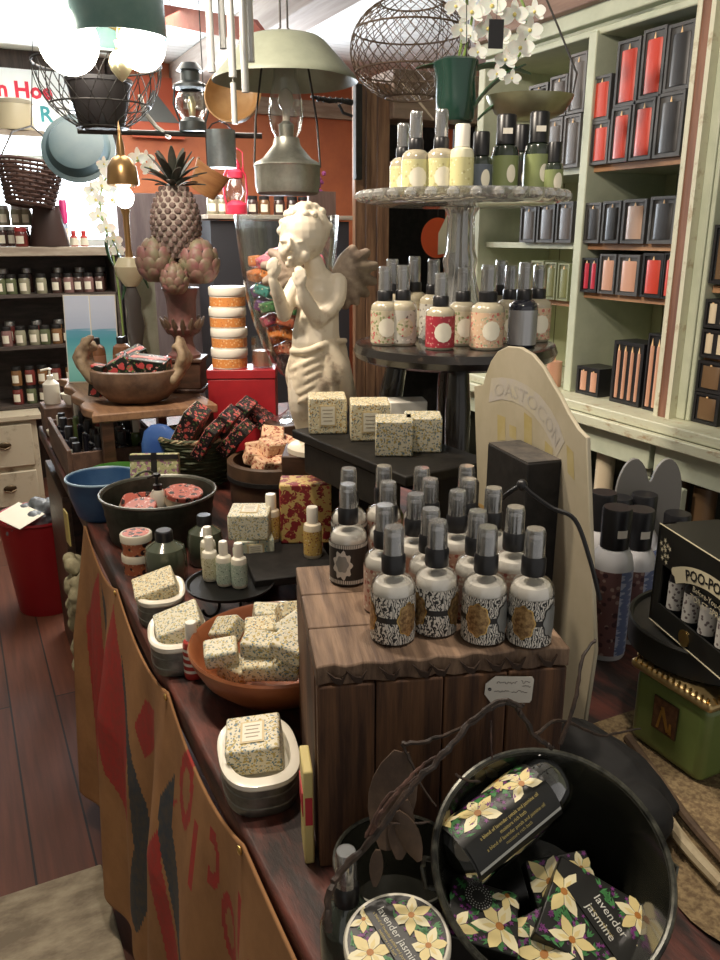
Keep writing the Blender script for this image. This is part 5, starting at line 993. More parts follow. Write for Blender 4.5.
remeshed(mb, 'cloth', M('black_cloth', (.008, .0075, .007), .8), t, .004, 2)
# burlap under the right side, driftwood sticks
BUR2 = M('coarse_burlap', (.28, .20, .10), .9, c2=(.14, .09, .045), s=140, bump=.7, det=2)
mb = MB(); n = 24
for i in range(n+1):
    for j in range(n+1): x = .60 + .33*i/n + .01*math.sin(j*.7); y = .30 + .44*j/n; mb.v.append((x, y, ZT + .0012 + .004*abs(math.sin(i*.8 + j*.35))*max(0, 1 - i/9)))
for i in range(n):
    for j in range(n): a = i*(n+1)+j; mb.f.append((a, a+n+1, a+n+2, a+1)); mb.mi.append(0)
o = mb.build('burlap_mat', BUR2); tag(o, 'coarse tan burlap cloth under the green tin at the lower right', 'cloth')
DR = M('pale_driftwood', (.46, .38, .24), .7, c2=(.22, .15, .08), s=12, st=(1, 1, 1), bump=.4)
def stick(lab, P, rr, mat=DR, name='driftwood_stick'):
    c = P[0]; return tag(MB().tube([p - c for p in catmull(P, 6)], [rr*(1 - .35*i/(len(P)*6)) for i in range((len(P)-1)*6 + 1)], 8).build(name, mat, loc=c), lab, 'stick')
stick('pale forked driftwood stick lying in front of the green tin', [at(603, 742, z=.86), at(625, 762, z=.852), at(642, 780, z=.85), at(662, 812, z=.846), at(688, 848, z=.846), at(722, 885, z=.845)], .010)
stick('thin dark stick lying beside the driftwood at the lower right', [at(628, 738, z=.85), at(655, 775, z=.848), at(690, 822, z=.846), at(730, 868, z=.845)], .007, M('dark_bark', (.12, .075, .04), .8, c2=(.06, .035, .02), s=20, bump=.4))
# ================================================================ BOTTOM: BLACK PAIL, ROUND TIN, VINE
PET = M('petal_yellow', (.80, .66, .30), .45); PET2 = M('petal_light', (.86, .78, .50), .45); CEN = M('flower_centre', (.45, .18, .03), .5); GRN = M('leaf_green_print', (.06, .24, .07), .45); VIO = M('violet_print', (.20, .035, .20), .45); BGK = M('label_black', (.012, .012, .010), .4); GTX = M('gold_text', (.50, .40, .14), .45); WTX = M('pale_text', (.66, .66, .60), .5)
FM = [BGK, PET, PET2, CEN, GRN, VIO, GTX, WTX]
def printed_flowers(mb, fn, boxr, flowers, seed, dens=1.0, skip=None, clip=None):
    q = random.Random(seed); x0, y0, x1, y1 = boxr; ar = (x1-x0)*(y1-y0)
    ok = lambda x, y: x0 < x < x1 and y0 < y < y1 and not (skip and skip(x, y))
    for _ in range(int(ar*15000*dens)):
        x, y, a, L = q.uniform(x0, x1), q.uniform(y0, y1), q.uniform(0, 6.28), q.uniform(.006, .011)
        for k in (-1, 0, 1):
            b = a + .38*k; e = (x + L*math.cos(b), y + L*math.sin(b))
            if ok(x, y) and ok(*e): w_ = .0011; mb.add([fn(x, y, .0002), fn((x+e[0])/2 + w_*math.sin(b), (y+e[1])/2 - w_*math.cos(b), .0002), fn(*e, .0002), fn((x+e[0])/2 - w_*math.sin(b), (y+e[1])/2 + w_*math.cos(b), .0002)], [(0, 1, 2, 3)], 4)
    for _ in range(int(ar*17000*dens)):
        x, y, r, a = q.uniform(x0, x1), q.uniform(y0, y1), q.uniform(.0018, .0034), q.uniform(0, 6)
        if ok(x-r, y) and ok(x+r, y) and ok(x, y-r) and ok(x, y+r): mb.add([fn(x + r*(1 if k % 2 else .4)*math.cos(a + k*math.pi/5), y + r*(1 if k % 2 else .4)*math.sin(a + k*math.pi/5), .0004) for k in range(10)], [tuple(range(10))], 5)
    for (x, y, r, a) in flowers:
        for k in range(6):
            b = a + k*math.pi/3; c, s = math.cos(b), math.sin(b); P = [(0, 0), (.45, -.24), (.72, -.17), (1, 0), (.72, .17), (.45, .24)]
            pp = [(x + r*(u*c - v*s), y + r*(u*s + v*c)) for u, v in P]
            okc = lambda x, y: x0 < x < x1 and y0 < y < y1 and not (clip and clip(x, y))
            if sum(okc(*p) for p in pp) >= 4:
                pp = [(min(max(u, x0), x1), min(max(v, y0), y1)) for u, v in pp]
                lf = .0006 + .00004*k; mb.add([fn(px_, py_, lf) for px_, py_ in pp], [(0, 1, 2, 3, 4, 5)], 2 if k % 2 else 1)
                mb.add([fn(x + r*(u*c - v*s), y + r*(u*s + v*c), lf + .0002) for u, v in ((0, 0), (.35, -.09), (.62, 0), (.35, .09))], [(0, 1, 2, 3)], 1)
        if okc(x, y): mb.add([fn(x + r*.15*math.cos(k*.8), y + r*.15*math.sin(k*.8), .0011) for k in range(8)], [tuple(range(8))], 3)
TL = 28; nv = Matrix.Rotation(R(camdir), 3, 'Z') @ Vector((0, -math.sin(R(TL)), math.cos(R(TL)))); hB = .125; C_ = at(552, 862, D=.69); Bp = C_ - nv*hB
ENA = M('black_enamel_pail', (.018, .018, .014), .16, c2=(.03, .03, .022), s=12, coat=.8); ENR = M('chipped_rim', (.10, .10, .08), .3, .5, c2=(.02, .02, .018), s=60)
t = thing('black_pail', 'glossy black enamel pail tilted forward, full of lavender and jasmine packages', 'pail', Bp, rot=(TL, 0, camdir))
MB().lathe([(0, 0), (.064, 0), (.070, .004), (.082, .04), (.092, .085), (.101, hB), (.098, hB), (.089, .085), (.078, .04), (.066, .008), (0, .006)], 64).build('pail', ENA, t)
MB().tube([(.1015*math.cos(R(5*i)), .1015*math.sin(R(5*i)), hB) for i in range(72)], .0030, 8, closed=True).build('rim', ENR, t)
for s in (-1, 1): MB().tube([(s*.095, -.012, .095), (s*.108, -.012, .10), (s*.111, 0, .112), (s*.108, .012, .10), (s*.095, .012, .095)], .0025, 6).build('ear', ENR, t)
PM = Matrix.Translation(Bp) @ Euler((R(TL), 0, R(camdir))).to_matrix().to_4x4()
def in_pail(name, label, cat, loc, rot, group='lavender jasmine packages in the pail'):
    m4 = PM @ T(loc, rot); o = bpy.data.objects.new(name, None); COL.objects.link(o); o.matrix_world = m4; return tag(o, label, cat, group)
# clear ended bath tube lying diagonally
t = in_pail('bath_tube', 'large clear ended floral tube lying diagonally across the top of the black pail', 'tube', (-.032, .046, .100), (-12, 0, 36))
r_ = .030; MB().lathe([(0, -.066), (r_*.7, -.064), (r_, -.055), (r_, .046), (r_*.96, .058), (r_*.75, .068), (r_*.4, .073), (0, .074)], 36, T=T((0, 0, 0), (0, 90, 0))).build('tube', GLASS('smoky_clear', (.55, .56, .52), .5, .06, .8), t)
MB().lathe([(r_*.3, .06), (r_*.45, .06), (r_*.45, .070), (r_*.3, .070)], 20, T=T((0, 0, 0), (0, 90, 0))).lathe([(0, -.060), (r_*.9, -.058), (r_*.9, .040), (0, .042)], 30, T=T((0, 0, 0), (0, 90, 0))).build('contents', M('tube_contents', (.10, .10, .08), .3), t)
def cyl(u, v, l): a = v/(r_ + .0006); R_ = r_ + .0006 + l; return (u, -R_*math.sin(-a), R_*math.cos(a))
mb = MB(); nn = 30
vs = [cyl(x, -.045 + .09*i/nn, 0) for i in range(nn+1) for x in (-.058, .044)]; mb.add(vs, [(2*i, 2*i+1, 2*i+3, 2*i+2) for i in range(nn)], 0)
printed_flowers(mb, cyl, (-.057, -.008, .043, .042), [(-.026, .006, .023, .3), (.014, .028, .021, .1), (.024, .002, .020, .5), (-.050, .026, .015, .3)], 2, 1.0)
mb.add([cyl(x, y, .0016) for y in (-.034, -.026, -.018, -.010) for x in (-.056, .043)], [(0, 1, 3, 2), (2, 3, 5, 4), (4, 5, 7, 6)], 0)
mb.add([cyl(x, y, .0005) for y in (-.038, -.033) for x in (-.055, .043)], [(0, 1, 3, 2)], 7)
for k, s in enumerate(('a blend of lavender petals and jasmine oil', 'moisture rich bath', 'a blend of lavender petals and jasmine oil', 'moisture rich bath')): put_text(mb, s, .0042, 6, None, lambda x, y, k=k: cyl(-.006 + x*1.0, -.0145 - .005*k + y, .0019))
mb.build('label', FM, t)
def card(label, loc, rot, size, flowers, seed, texts=(), medallion=None, name='soap_package', shape=None):
    t = in_pail(name, label, 'package', loc, rot); w_, h_, d_ = size
    MB().box((0, 0, -d_/2), (w_, h_, d_)).build('carton', BGK, t, bevel=.0015); mb = MB(); fn = lambda x, y, l: (x, y, .0003 + l)
    bands = [b for b in texts]; sk = (lambda x, y: any(abs((x - bx)*math.cos(R(ba)) + (y - by)*math.sin(R(ba))) < bw for bx, by, ba, bw, *_ in bands)) if bands else None
    printed_flowers(mb, fn, (-w_/2, -h_/2, w_/2, h_/2), flowers, seed, 1.2, sk)
    for bx, by, ba, bw, lines in bands:
        mb.box((0, 0, .0008), (h_*.9, bw*1.9, .0014), 0, T((bx, by, 0), (0, 0, ba + 90)))
        TT = T((bx, by, .0019), (0, 0, ba + 90))
        for k, (s, z, m) in enumerate(lines): put_text(mb, s, z, m, TT, lambda x, y, k=k, z=z: (x, y + bw*.35 - k*z*1.1, 0))
    if medallion:
        mx, my, mr = medallion; mb.add([fn(mx + mr*math.cos(i*.26), my + mr*math.sin(i*.26), .0014) for i in range(24)], [tuple(range(24))], 0)
        for rr, cnt in ((.88, 26), (.70, 22), (.52, 16)):
            for i in range(cnt): a = 2*math.pi*i/cnt; mb.add([fn(mx + mr*rr*math.cos(a) + .0006*math.cos(j*1.57), my + mr*rr*math.sin(a) + .0006*math.sin(j*1.57), .0016) for j in range(4)], [(0, 1, 2, 3)], 7)
    mb.build('printing', FM, t); return t
card('floral package with dark round medallion at the lower left of the pail', (-.058, -.030, .088), (-20, 8, -14), (.062, .060, .03), [(.014, -.008, .026, .2), (-.024, -.020, .020, 0), (.020, .024, .016, .4)], 5, medallion=(-.006, .014, .013))
card('dark floral package at the bottom centre of the pail', (-.012, -.058, .088), (-10, -14, 22), (.052, .062, .03), [(.0, -.004, .025, .5), (-.014, .026, .016, .1)], 8)
card('large floral package with pale italic lettering at the right of the pail', (.040, -.036, .086), (-12, 6, -30), (.092, .080, .028), [(-.034, .008, .023, .3), (.030, .026, .021, 0), (.034, -.020, .023, .4), (-.016, -.028, .021, .2)], 11, texts=[(.004, .004, -122, .013, (('lavender', .011, 7), ('jasmine', .011, 7), ('moisture rich bath', .004, 6)))])
card('floral package tucked behind the lettered one in the pail', (.020, .000, .070), (8, 0, 10), (.06, .05, .02), [(-.012, .004, .025, .1), (.02, .01, .016, .5)], 14)
# black bowl with the round floral tin
cb = at(386, 922, z=ZT); cb.x += .012
t = thing('black_bowl', 'low black bowl holding the round lavender tin, lower left of the pail', 'bowl', (cb.x, cb.y, ZT + .0005)); MB().lathe([(0, 0), (.045, 0), (.052, .01), (.060, .05), (.064, .074), (.061, .074), (.056, .05), (.047, .010), (0, .007)], 44).build('bowl', ENA, t); MB().tube([(.0628*math.cos(R(8*i)), .0628*math.sin(R(8*i)), .0745) for i in range(45)], .0022, 6, closed=True).build('rim', ENR, t)
cc = at(399, 934, D=.655); t = thing('floral_tin', 'round floral tin with cream rim and lavender jasmine lettering, bottom edge', 'tin', (cc.x, cc.y, cc.z - .036), rot=(6, -3, camdir))
MB().lathe([(0, 0), (.042, 0), (.042, .026), (.044, .027), (.044, .034), (.0425, .036), (.040, .0352), (0, .0350)], 48).build('tin', M('cream_tin', (.74, .70, .58), .35), t)
mb = MB(); mb.lathe([(0, .0356), (.0405, .0356)], 44, 0); tb = -62; sk = lambda x, y: x*x + y*y > .0395**2 or abs(x*math.cos(R(28)) + y*math.sin(R(28)) + .002) < .0098
printed_flowers(mb, lambda x, y, l: (x, y, .0359 + l), (-.0405, -.0405, .0405, .0405), [(-.022, -.012, .021, .2), (.013, .020, .019, .4), (.025, -.008, .018, .1), (-.027, .018, .013, .5), (.006, -.029, .014, 0)], 21, 1.3, sk, lambda x, y: x*x + y*y > .0405**2)
mb.box((0, 0, .0372), (.076, .0185, .0012), 0, T((-.0015, -.001, 0), (0, 0, tb))) if 0 else mb.prism([(-.037, -.0085), (.037, -.0085), (.037, .0095), (-.037, .0095)], .0368, .0376, 0, T((-.002, -.002, 0), (0, 0, -62)))
TT = T((-.002, -.002, .0379), (0, 0, tb)); put_text(mb, 'lavender jasmine', .0092, 7, TT, lambda x, y: (x, y + .001, 0)); put_text(mb, 'a blend of lavender petals and jasmine oil', .0036, 6, TT, lambda x, y: (x, y - .0035, 0)); put_text(mb, 'moisture rich bath', .0036, 6, TT, lambda x, y: (x, y - .0075, 0))
mb.build('lid_print', FM, t)
q = at(346, 862, D=.70); t = thing('dark_spray_bottle', 'small dark spray bottle with clear cap standing left of the crate corner', 'spray bottle', (q.x, q.y, ZT), camdir); hh = q.z - ZT + .012
MB().lathe([(0, 0), (.022, 0), (.024, .005), (.024, hh*.5), (.018, hh*.62), (.011, hh*.66), (0, hh*.66)], 24).build('bottle', M('dark_green_glass', (.03, .04, .03), .08, coat=1), t); sprayer(t, .021, hh*.66, hh)
# grapevine twigs arching over the crate front
VN = M('vine_bark', (.016, .010, .007), .6, c2=(.045, .024, .014), s=60, bump=.5); VP = M('rusty_bark', (.10, .045, .03), .7, c2=(.04, .02, .014), s=60, bump=.4)
c0 = at(330, 890, D=.70); t = thing('vine_handle', 'dark twisted grapevine handle arching up the crate front from bowl to pail', 'twig', c0)
def vine(name, P, r0, r1, mat=VN, tw=0): 
    P = [at(a, b_, D=d) for a, b_, d in P]; pp = catmull(P, 7); n = len(pp) - 1; q = random.Random(int(r0*1e5) + len(pp)); pp = [p + Vector((q.uniform(-1, 1), q.uniform(-1, 1), q.uniform(-1, 1)))*r0*.35 - c0 for p in pp]
    MB().tube(pp, [(r0 + (r1 - r0)*i/n)*(1 + .15*q.uniform(-1, 1)) for i in range(n+1)], 7).build(name, mat, t)
vine('main_stem', [(328, 930, .66), (331, 890, .67), (350, 862, .68), (378, 832, .68), (405, 795, .685), (438, 760, .69), (470, 724, .70), (495, 706, .705), (512, 703, .71), (522, 715, .715), (535, 735, .72), (552, 748, .73)], .0034, .0024)
vine('twig', [(372, 835, .68), (380, 815, .675), (395, 795, .675), (415, 772, .68), (436, 756, .682)], .0022, .0012, VP); vine('twig', [(366, 838, .685), (385, 800, .69), (410, 782, .69), (445, 756, .695)], .0018, .0012, VP)
vine('twig', [(402, 744, .715), (425, 741, .71), (450, 733, .705), (475, 722, .70)], .0022, .0014); vine('twig', [(402, 744, .715), (412, 765, .71), (424, 790, .71), (436, 806, .705)], .0014, .0008)
vine('twig', [(380, 822, .69), (400, 824, .70), (430, 822, .70)], .0014, .001); vine('twig', [(491, 720, .705), (491, 740, .70), (492, 760, .70)], .0010, .0007, VP); vine('twig', [(560, 745, .74), (575, 700, .74), (582, 660, .75), (596, 640, .76)], .0022, .0014); vine('twig', [(535, 735, .72), (560, 720, .75), (600, 735, .80), (640, 728, .84)], .0020, .001)
vine('twig', [(455, 775, .69), (466, 780, .685), (480, 782, .68)], .0016, .0008); vine('stem', [(468, 722, .70), (500, 700, .70), (520, 706, .70), (524, 704, .70)], .0020, .0014)
LFB = M('dry_brown_leaf', (.10, .06, .035), .7, c2=(.05, .028, .016), s=30, bump=.3)
for k, (a, b_, D_, dx, dz, L, W_) in enumerate(((402, 752, .715, -.2, -1, .085, .022), (404, 800, .705, -.1, -1, .05, .012), (396, 812, .70, .5, -.9, .045, .010), (378, 850, .69, -.1, -1, .03, .006))):
    p = at(a, b_, D=D_); mb = MB(); d = Matrix.Rotation(R(camdir), 3, 'Z') @ Vector((dx, -.28, dz)); blade(mb, (0, 0, 0), d, L, W_, .12, up=Matrix.Rotation(R(camdir), 3, 'Z') @ Vector((0, 1, .1)), cup=.3); mb.build('dry_leaf', LFB, t, loc=p - c0)
# ================================================================ BACK SHELVES, LEFT
DKC = M('dark_case_wood', (.045, .035, .03), .6, c2=(.085, .065, .055), s=8, st=(1, 5, 5)); CTOP = M('bleached_board', (.42, .36, .28), .7, c2=(.28, .23, .18), s=9, st=(.6, 4, 4), bump=.2)
t = thing('jar_case', 'dark wooden case of jar shelves under the bright window at the far left', 'shelving', (.35, 5.05, .55))
MB().box((0, .14, .42), (1.1, .02, .84)).build('back_panel', DKC, t)
for x in (-.54, .53): MB().box((x, 0, .42), (.03, .28, .84)).build('side', DKC, t)
for z in (.0, .335, .62): MB().box((0, 0, z + .006), (1.05, .28, .018)).build('shelf', DKC, t)
MB().box((0, -.01, .865), (1.14, .32, .05)).build('top_board', CTOP, t, bevel=.004)
t = thing('white_dresser', 'worn cream dresser with oval metal handles below the jar shelves', 'dresser', (-.12, 5.0, 0)); CWD = M('chipped_cream', (.52, .46, .34), .55, c2=(.24, .18, .12), s=12, lo=.56, hi=.75, bump=.3)
MB().box((0, 0, .255), (.92, .46, .51)).build('body', CWD, t, bevel=.004); MB().box((0, -.01, .527), (.98, .5, .03)).build('top', CWD, t, bevel=.004)
for z, h_ in ((.37, .24), (.12, .2)):
    for x in (-.23, .22):
        d = MB().box((x, -.24, z), (.42, .02, h_)).build('drawer', CWD, t, bevel=.005); MB().sph((x + .06, -.255, z + .01), (.035, .008, .020), 0, 14).tube([(x + .03, -.262, z), (x + .06, -.275, z - .008), (x + .09, -.262, z)], .004, 6).build('handle', M('dark_brass', (.10, .07, .04), .4, .8), d)
# jars: one kind, copied
JARG = M('preserve_dark', (.06, .03, .025), .12, coat=.8); JC = {n: M('preserve_'+n, c, .12, coat=.8) for n, c in (('dark', (.05, .03, .03)), ('pale', (.26, .25, .17)), ('green', (.10, .12, .06)), ('red', (.16, .03, .025)), ('amber', (.20, .10, .04)), ('pink', (.22, .12, .11)))}
def jar_proto(r, h, col, lid, lab):
    t = thing('preserve_jar', '', 'jar', (0, 0, -5)); MB().lathe([(0, 0), (r*.95, 0), (r, .004), (r, h*.70), (r*.86, h*.80), (0, h*.80)], 18).build('jar', JC[col], t)
    MB().lathe([(0, h*.80), (r*.88, h*.80), (r*.88, h*.98), (r*.84, h), (0, h)], 18).build('lid', lid, t); MB().lathe([(r + .0006, h*.16), (r + .0006, h*.56)], 10, a0=-125, a1=-55).build('label', LABW, t); return t
PJ_ = {}
def jar(label, x, y, z, col='dark', r=.034, h=.115, lid=BLACKM, group=None, rz=-20):
    k = (col, r, h, lid.name)
    if k not in PJ_: PJ_[k] = t = jar_proto(r, h, col, lid, 0); t.location = (x, y, z); t.rotation_euler = (0, 0, R(rz)); t['label'] = label; t['group'] = group; return t
    return dup(PJ_[k], (x, y, z), rz, label, group)
SILL = M('silver_lid', (.45, .45, .44), .35, .8); q = random.Random(2)
for row, (z, wrd, PX) in enumerate(((1.186, 'upper', [(2, 'green'), (13, 'green'), (26, 'pale'), (43, 'pale'), (58, 'dark'), (70, 'pink'), (80, 'dark'), (90, 'pink'), (101, 'dark')]), (.901, 'middle', [(2, 'pink'), (16, 'pale'), (30, 'pale'), (41, 'green'), (53, 'amber'), (64, 'dark'), (82, 'dark'), (97, 'red')]), (.566, 'bottom', [(6, 'red'), (20, 'green'), (33, 'dark'), (47, 'dark'), (62, 'red')]))):
    for i, (px, col) in enumerate(PX):
        x = at(px, 300, Y=4.97).x; x = max(x, -.12); jar('%s jar from the left in the front line of the %s jar shelf' % (ORD[i], wrd), x, 4.965, z, col, .030, .108, BLACKM, 'jars on the %s shelf' % wrd)
        if row < 2 and i % 2 == 0: jar('%s back line jar from the left on the %s jar shelf' % (ORD[i//2], wrd), x + .03, 5.09, z, q.choice(['dark', 'amber', 'red']), .032, .125 if row else .135, SILL, 'jars on the %s shelf' % wrd)
        if row == 2: jar('%s upper jar stacked on the bottom jar shelf' % ORD[i], x + .004, 4.965, z + .1085, q.choice(['red', 'dark', 'amber']), .030, .108, BLACKM, 'jars on the bottom shelf')
zt = 1.441
for i, (px, dz) in enumerate(((2, 0), (12, 0), (24, 0), (6, .11), (18, .11), (28, .11))):
    jar(['left clear jar of the lower line by the window', 'middle clear jar of the lower line by the window', 'right clear jar of the lower line by the window', 'left clear jar stacked above by the window', 'middle clear jar stacked above by the window', 'right clear jar stacked above by the window'][i], at(px, 230, Y=5.02).x, 5.02 + (.0 if dz else .0), zt + dz, 'pale' if dz else 'dark', .030, .108, SILL, 'jars stacked before the window')
jar('red jar with red lid on the top board beside the dark bucket', at(21, 236, Y=4.93).x, 4.93, zt, 'red', .035, .10, M('red_lid', (.5, .04, .04), .4)); 
for i, px in enumerate((74, 84)): x = at(px, 240, Y=4.93).x; lotion(['left', 'right'][i] + ' small red sauce bottle on the top board by the window', (x, 4.93, zt), .022, .085, M('red_sauce', (.5, .05, .04), .25), LABW, 'red sauce bottles', cap=M('red_lid', (.5, .04, .04), .4), capr=.6)
x = at(66, 240, Y=5.0).x; lotion('pink flask with pointed pink stopper standing on the top board', (x, 5.0, zt), .020, .25, M('blue_flask', (.35, .5, .65), .2), LABW, cap=M('hot_pink', (.75, .05, .25), .4), capr=1.1, capf=.5, name='pink_flask')
t = thing('tapered_bucket', 'dark brown tapered bucket standing on the top board by the window', 'bucket', (at(50, 245, Y=4.98).x, 4.98, zt)); MB().lathe([(0, 0), (.105, 0), (.108, .006), (.070, .215), (.066, .215), (.10, .01), (0, .008)], 30).build('body', M('dark_brown_bucket', (.06, .035, .03), .5), t); MB().tube([(.069*math.cos(R(12*i)), .069*math.sin(R(12*i)), .215) for i in range(30)], .004, 6, closed=True).build('rim', BLACKM, t)
# sign and shelf over the window
t = thing('white_sign', 'white sign with red and teal painted letters above the window', 'sign', (.50, 5.28, 2.08)); MB().box((0, 0, .155), (.52, .015, .31)).build('board', M('white_sign_paint', (.82, .84, .84), .5), t)
mb = MB(); put_text(mb, 'in Hoe', .115, 0, T((.012, -.009, .165), (90, 0, 0)), bold=.004); put_text(mb, 'R', .115, 1, T((.125, -.009, .045), (90, 0, 0)), bold=.003); mb.build('lettering', [M('sign_red', (.62, .02, .05), .5), M('sign_teal', (.02, .22, .26), .5)], t)
t = thing('wall_shelf', 'weathered plank shelf hanging in front of the white sign', 'shelf', (.45, 5.1, 2.03)); MB().box((0, 0, 0), (.62, .2, .03)).build('plank', CTOP, t, bevel=.003)
for x in (-.25, .25): MB().box((x, .19, -.04), (.03, .2, .05)).build('bracket', DKC, t)
x = at(14, 110, Y=5.08).x; t = thing('cream_crock', 'squat cream crock standing on the plank shelf before the sign', 'crock', (x, 5.08, 2.0455)); MB().lathe([(0, 0), (.10, 0), (.105, .01), (.105, .13), (0, .13)], 28).build('crock', M('cream_crock', (.62, .54, .36), .35), t); MB().lathe([(0, .1305), (.108, .1305), (.108, .15), (.1, .155), (0, .155)], 28).build('lid', M('crock_lid', (.44, .38, .26), .5), t)
# dark cabinet under the back window, right part, and its jars
tag(MB().box((1.25, 5.2, .87), (.62, .24, 1.74)).build('dark_cabinet', M('plum_grey_wood', (.10, .075, .08), .6, c2=(.15, .12, .12), s=5, st=(5, 5, .6)), bevel=.004), 'tall plum grey cabinet behind the pineapple urn', 'cabinet')
t = thing('back_counter', 'dark counter with pale top edge carrying a row of labelled jars', 'counter', (1.78, 4.72, 0)); MB().box((0, 0, .79), (.86, .3, 1.58)).build('body', M('counter_dark', (.03, .03, .035), .5), t); MB().box((0, -.01, 1.60), (.9, .34, .025)).build('top', CTOP, t, bevel=.003)
for i, (px, col) in enumerate(((212, 'pale'), (222, 'pale'), (252, 'dark'), (264, 'amber'), (279, 'dark'), (292, 'dark'), (303, 'red'), (313, 'dark'))): jar('%s labelled jar from the left on the pale edged back counter' % ORD[i], at(px, 200, Y=4.66).x, 4.66, 1.6135, col, .034, .105, SILL if i < 2 else BLACKM, 'jars on the back counter')
REDL = M('red_lantern_paint', (.62, .03, .07), .35, coat=.3)
t = thing('red_lantern', 'small red storm lantern standing on the back counter', 'lantern', (at(235, 205, Y=4.62).x, 4.60, 1.6135))
MB().lathe([(0, 0), (.06, 0), (.062, .01), (.062, .05), (.045, .065), (.03, .075), (0, .075)], 24).build('fount', REDL, t); MB().lathe([(.03, .075), (.05, .11), (.052, .14), (.035, .19)], 24).build('globe', CLEAR, t); MB().lathe([(.034, .19), (.045, .195), (.045, .225), (.03, .24), (.03, .27), (.018, .29), (0, .30)], 24).build('chimney', REDL, t)
for s in (-1, 1): MB().tube([(s*.055, 0, .04), (s*.068, 0, .12), (s*.062, 0, .21), (s*.04, 0, .25)], .006, 6).build('side_tube', REDL, t)
MB().tube([(-.05, 0, .24), (-.05, 0, .33), (0, 0, .36), (.05, 0, .33), (.05, 0, .24)], .003, 5).build('handle', REDL, t)
t = thing('purple_flowers', 'small purple dried flowers in a slim white holder on the back counter', 'flowers', (at(315, 200, Y=4.75).x, 4.76, 1.6135)); MB().lathe([(0, 0), (.02, 0), (.012, .02), (.010, .30), (0, .30)], 14).build('holder', WHITEP, t); mb = MB(); q = random.Random(6)
for i in range(40): mb.sph((q.uniform(-.06, .06), q.uniform(-.04, .04), .17 + q.uniform(-.06, .08)), q.uniform(.008, .016), 0, 6)
mb.build('blossoms', M('purple_blossom', (.36, .08, .25), .6), t)
# ================================================================ HANGING THINGS
ZCE = 2.5
def hang(x, y, z0, m=BLACKP, r=.0022): return MB().tube([(x, y, z0), (x, y, ZCE - .002)], r, 5)
def cord_to_ceiling(parent, loc, pts, name='cord', m=None, r=.0022):
    mb = MB()
    for p in pts: mb.tube([p, (p[0]*.15, p[1]*.15, ZCE - loc[2])], r, 5)
    return mb.build(name, m or M('dark_wire', (.05, .045, .04), .5, .5), parent)
TEAL = M('teal_enamel', (.13, .26, .24), .4, c2=(.20, .33, .30), s=6, coat=.2); GLOB = M('lit_globe', (1, .96, .9), .3, em=(1, .93, .82), ems=7)
c = at(117, 12, D=2.5); t = thing('teal_lamp', 'hanging lamp with teal enamel shade and two glowing white globes', 'lamp', c, camdir)
MB().lathe([(.05, .16), (.12, .13), (.142, .10), (.148, -.06), (.152, -.075), (.147, -.075), (.142, -.06), (.135, .10), (.11, .12), (.05, .15)], 40).build('shade', TEAL, t)
MB().tube([(0, 0, -.12), (0, 0, ZCE - c.z)], .008, 8).build('rod', GOLD, t)
for s, r_g, dx, dz in ((-1, .092, -.150, -.09), (1, .072, .078, -.10)):
    g = MB().sph((dx, -.03, dz), (r_g, r_g, r_g*1.05), 0, 24).build('globe', GLOB, t); MB().tube([(0, 0, -.05), (dx*.5, -.015, -.02), (dx, -.03, dz + r_g)], .006, 6).build('arm', GOLD, t)
MB().lathe([(0, -.20), (.012, -.19), (.03, -.165), (.036, -.14), (.03, -.12), (.012, -.10), (.016, -.08), (.0, -.07)], 20, fn=lambda a, j: 1 + .1*math.cos(8*a)).build('finial', M('pale_brass', (.62, .55, .34), .3, .8), t)
# wire sphere basket with black pot
c = at(97, 64, D=2.75); WIRE = M('dark_wire', (.05, .045, .04), .5, .5); t = thing('wire_basket', 'large round openwork wire basket hanging beside the teal lamp', 'basket', c, 0); Rw = .215
mb = MB()
for k in range(20):
    for d in (1, -1): mb.tube([(Rw*math.cos(e)*math.cos(2*math.pi*k/20 + d*e*.55), Rw*math.cos(e)*math.sin(2*math.pi*k/20 + d*e*.55), Rw*math.sin(e)) for e in [R(-72 + 8*j) for j in range(10)]], .0019, 4)
for e, rr in ((0, .004), (-38, .003), (-72, .005)): mb.tube([(Rw*math.cos(R(e))*math.cos(R(10*k)), Rw*math.cos(R(e))*math.sin(R(10*k)), Rw*math.sin(R(e))) for k in range(36)], rr, 5, closed=True)
for k in range(3): mb.tube([(Rw*math.cos(e)*math.cos(k*2.1), Rw*math.cos(e)*math.sin(k*2.1), Rw*math.sin(e)) for e in [R(8*j) for j in range(12)]], .003, 5)
mb.tube([(0, 0, Rw), (0, 0, ZCE - c.z)], .003, 5); mb.lathe([(0, -Rw*.96), (.09, -Rw*.95), (.09, -Rw*.93), (0, -Rw*.94)], 24); mb.build('wire_frame', WIRE, t)
t = thing('black_pot', 'black tapered pot sitting inside the openwork wire basket', 'pot', c + Vector((0, 0, -Rw*.93))); MB().lathe([(0, 0), (.075, 0), (.078, .004), (.108, .135), (.114, .137), (.114, .150), (.106, .150), (.07, .01), (0, .008)], 30).build('pot', M('black_brown_pot', (.03, .025, .025), .5), t)
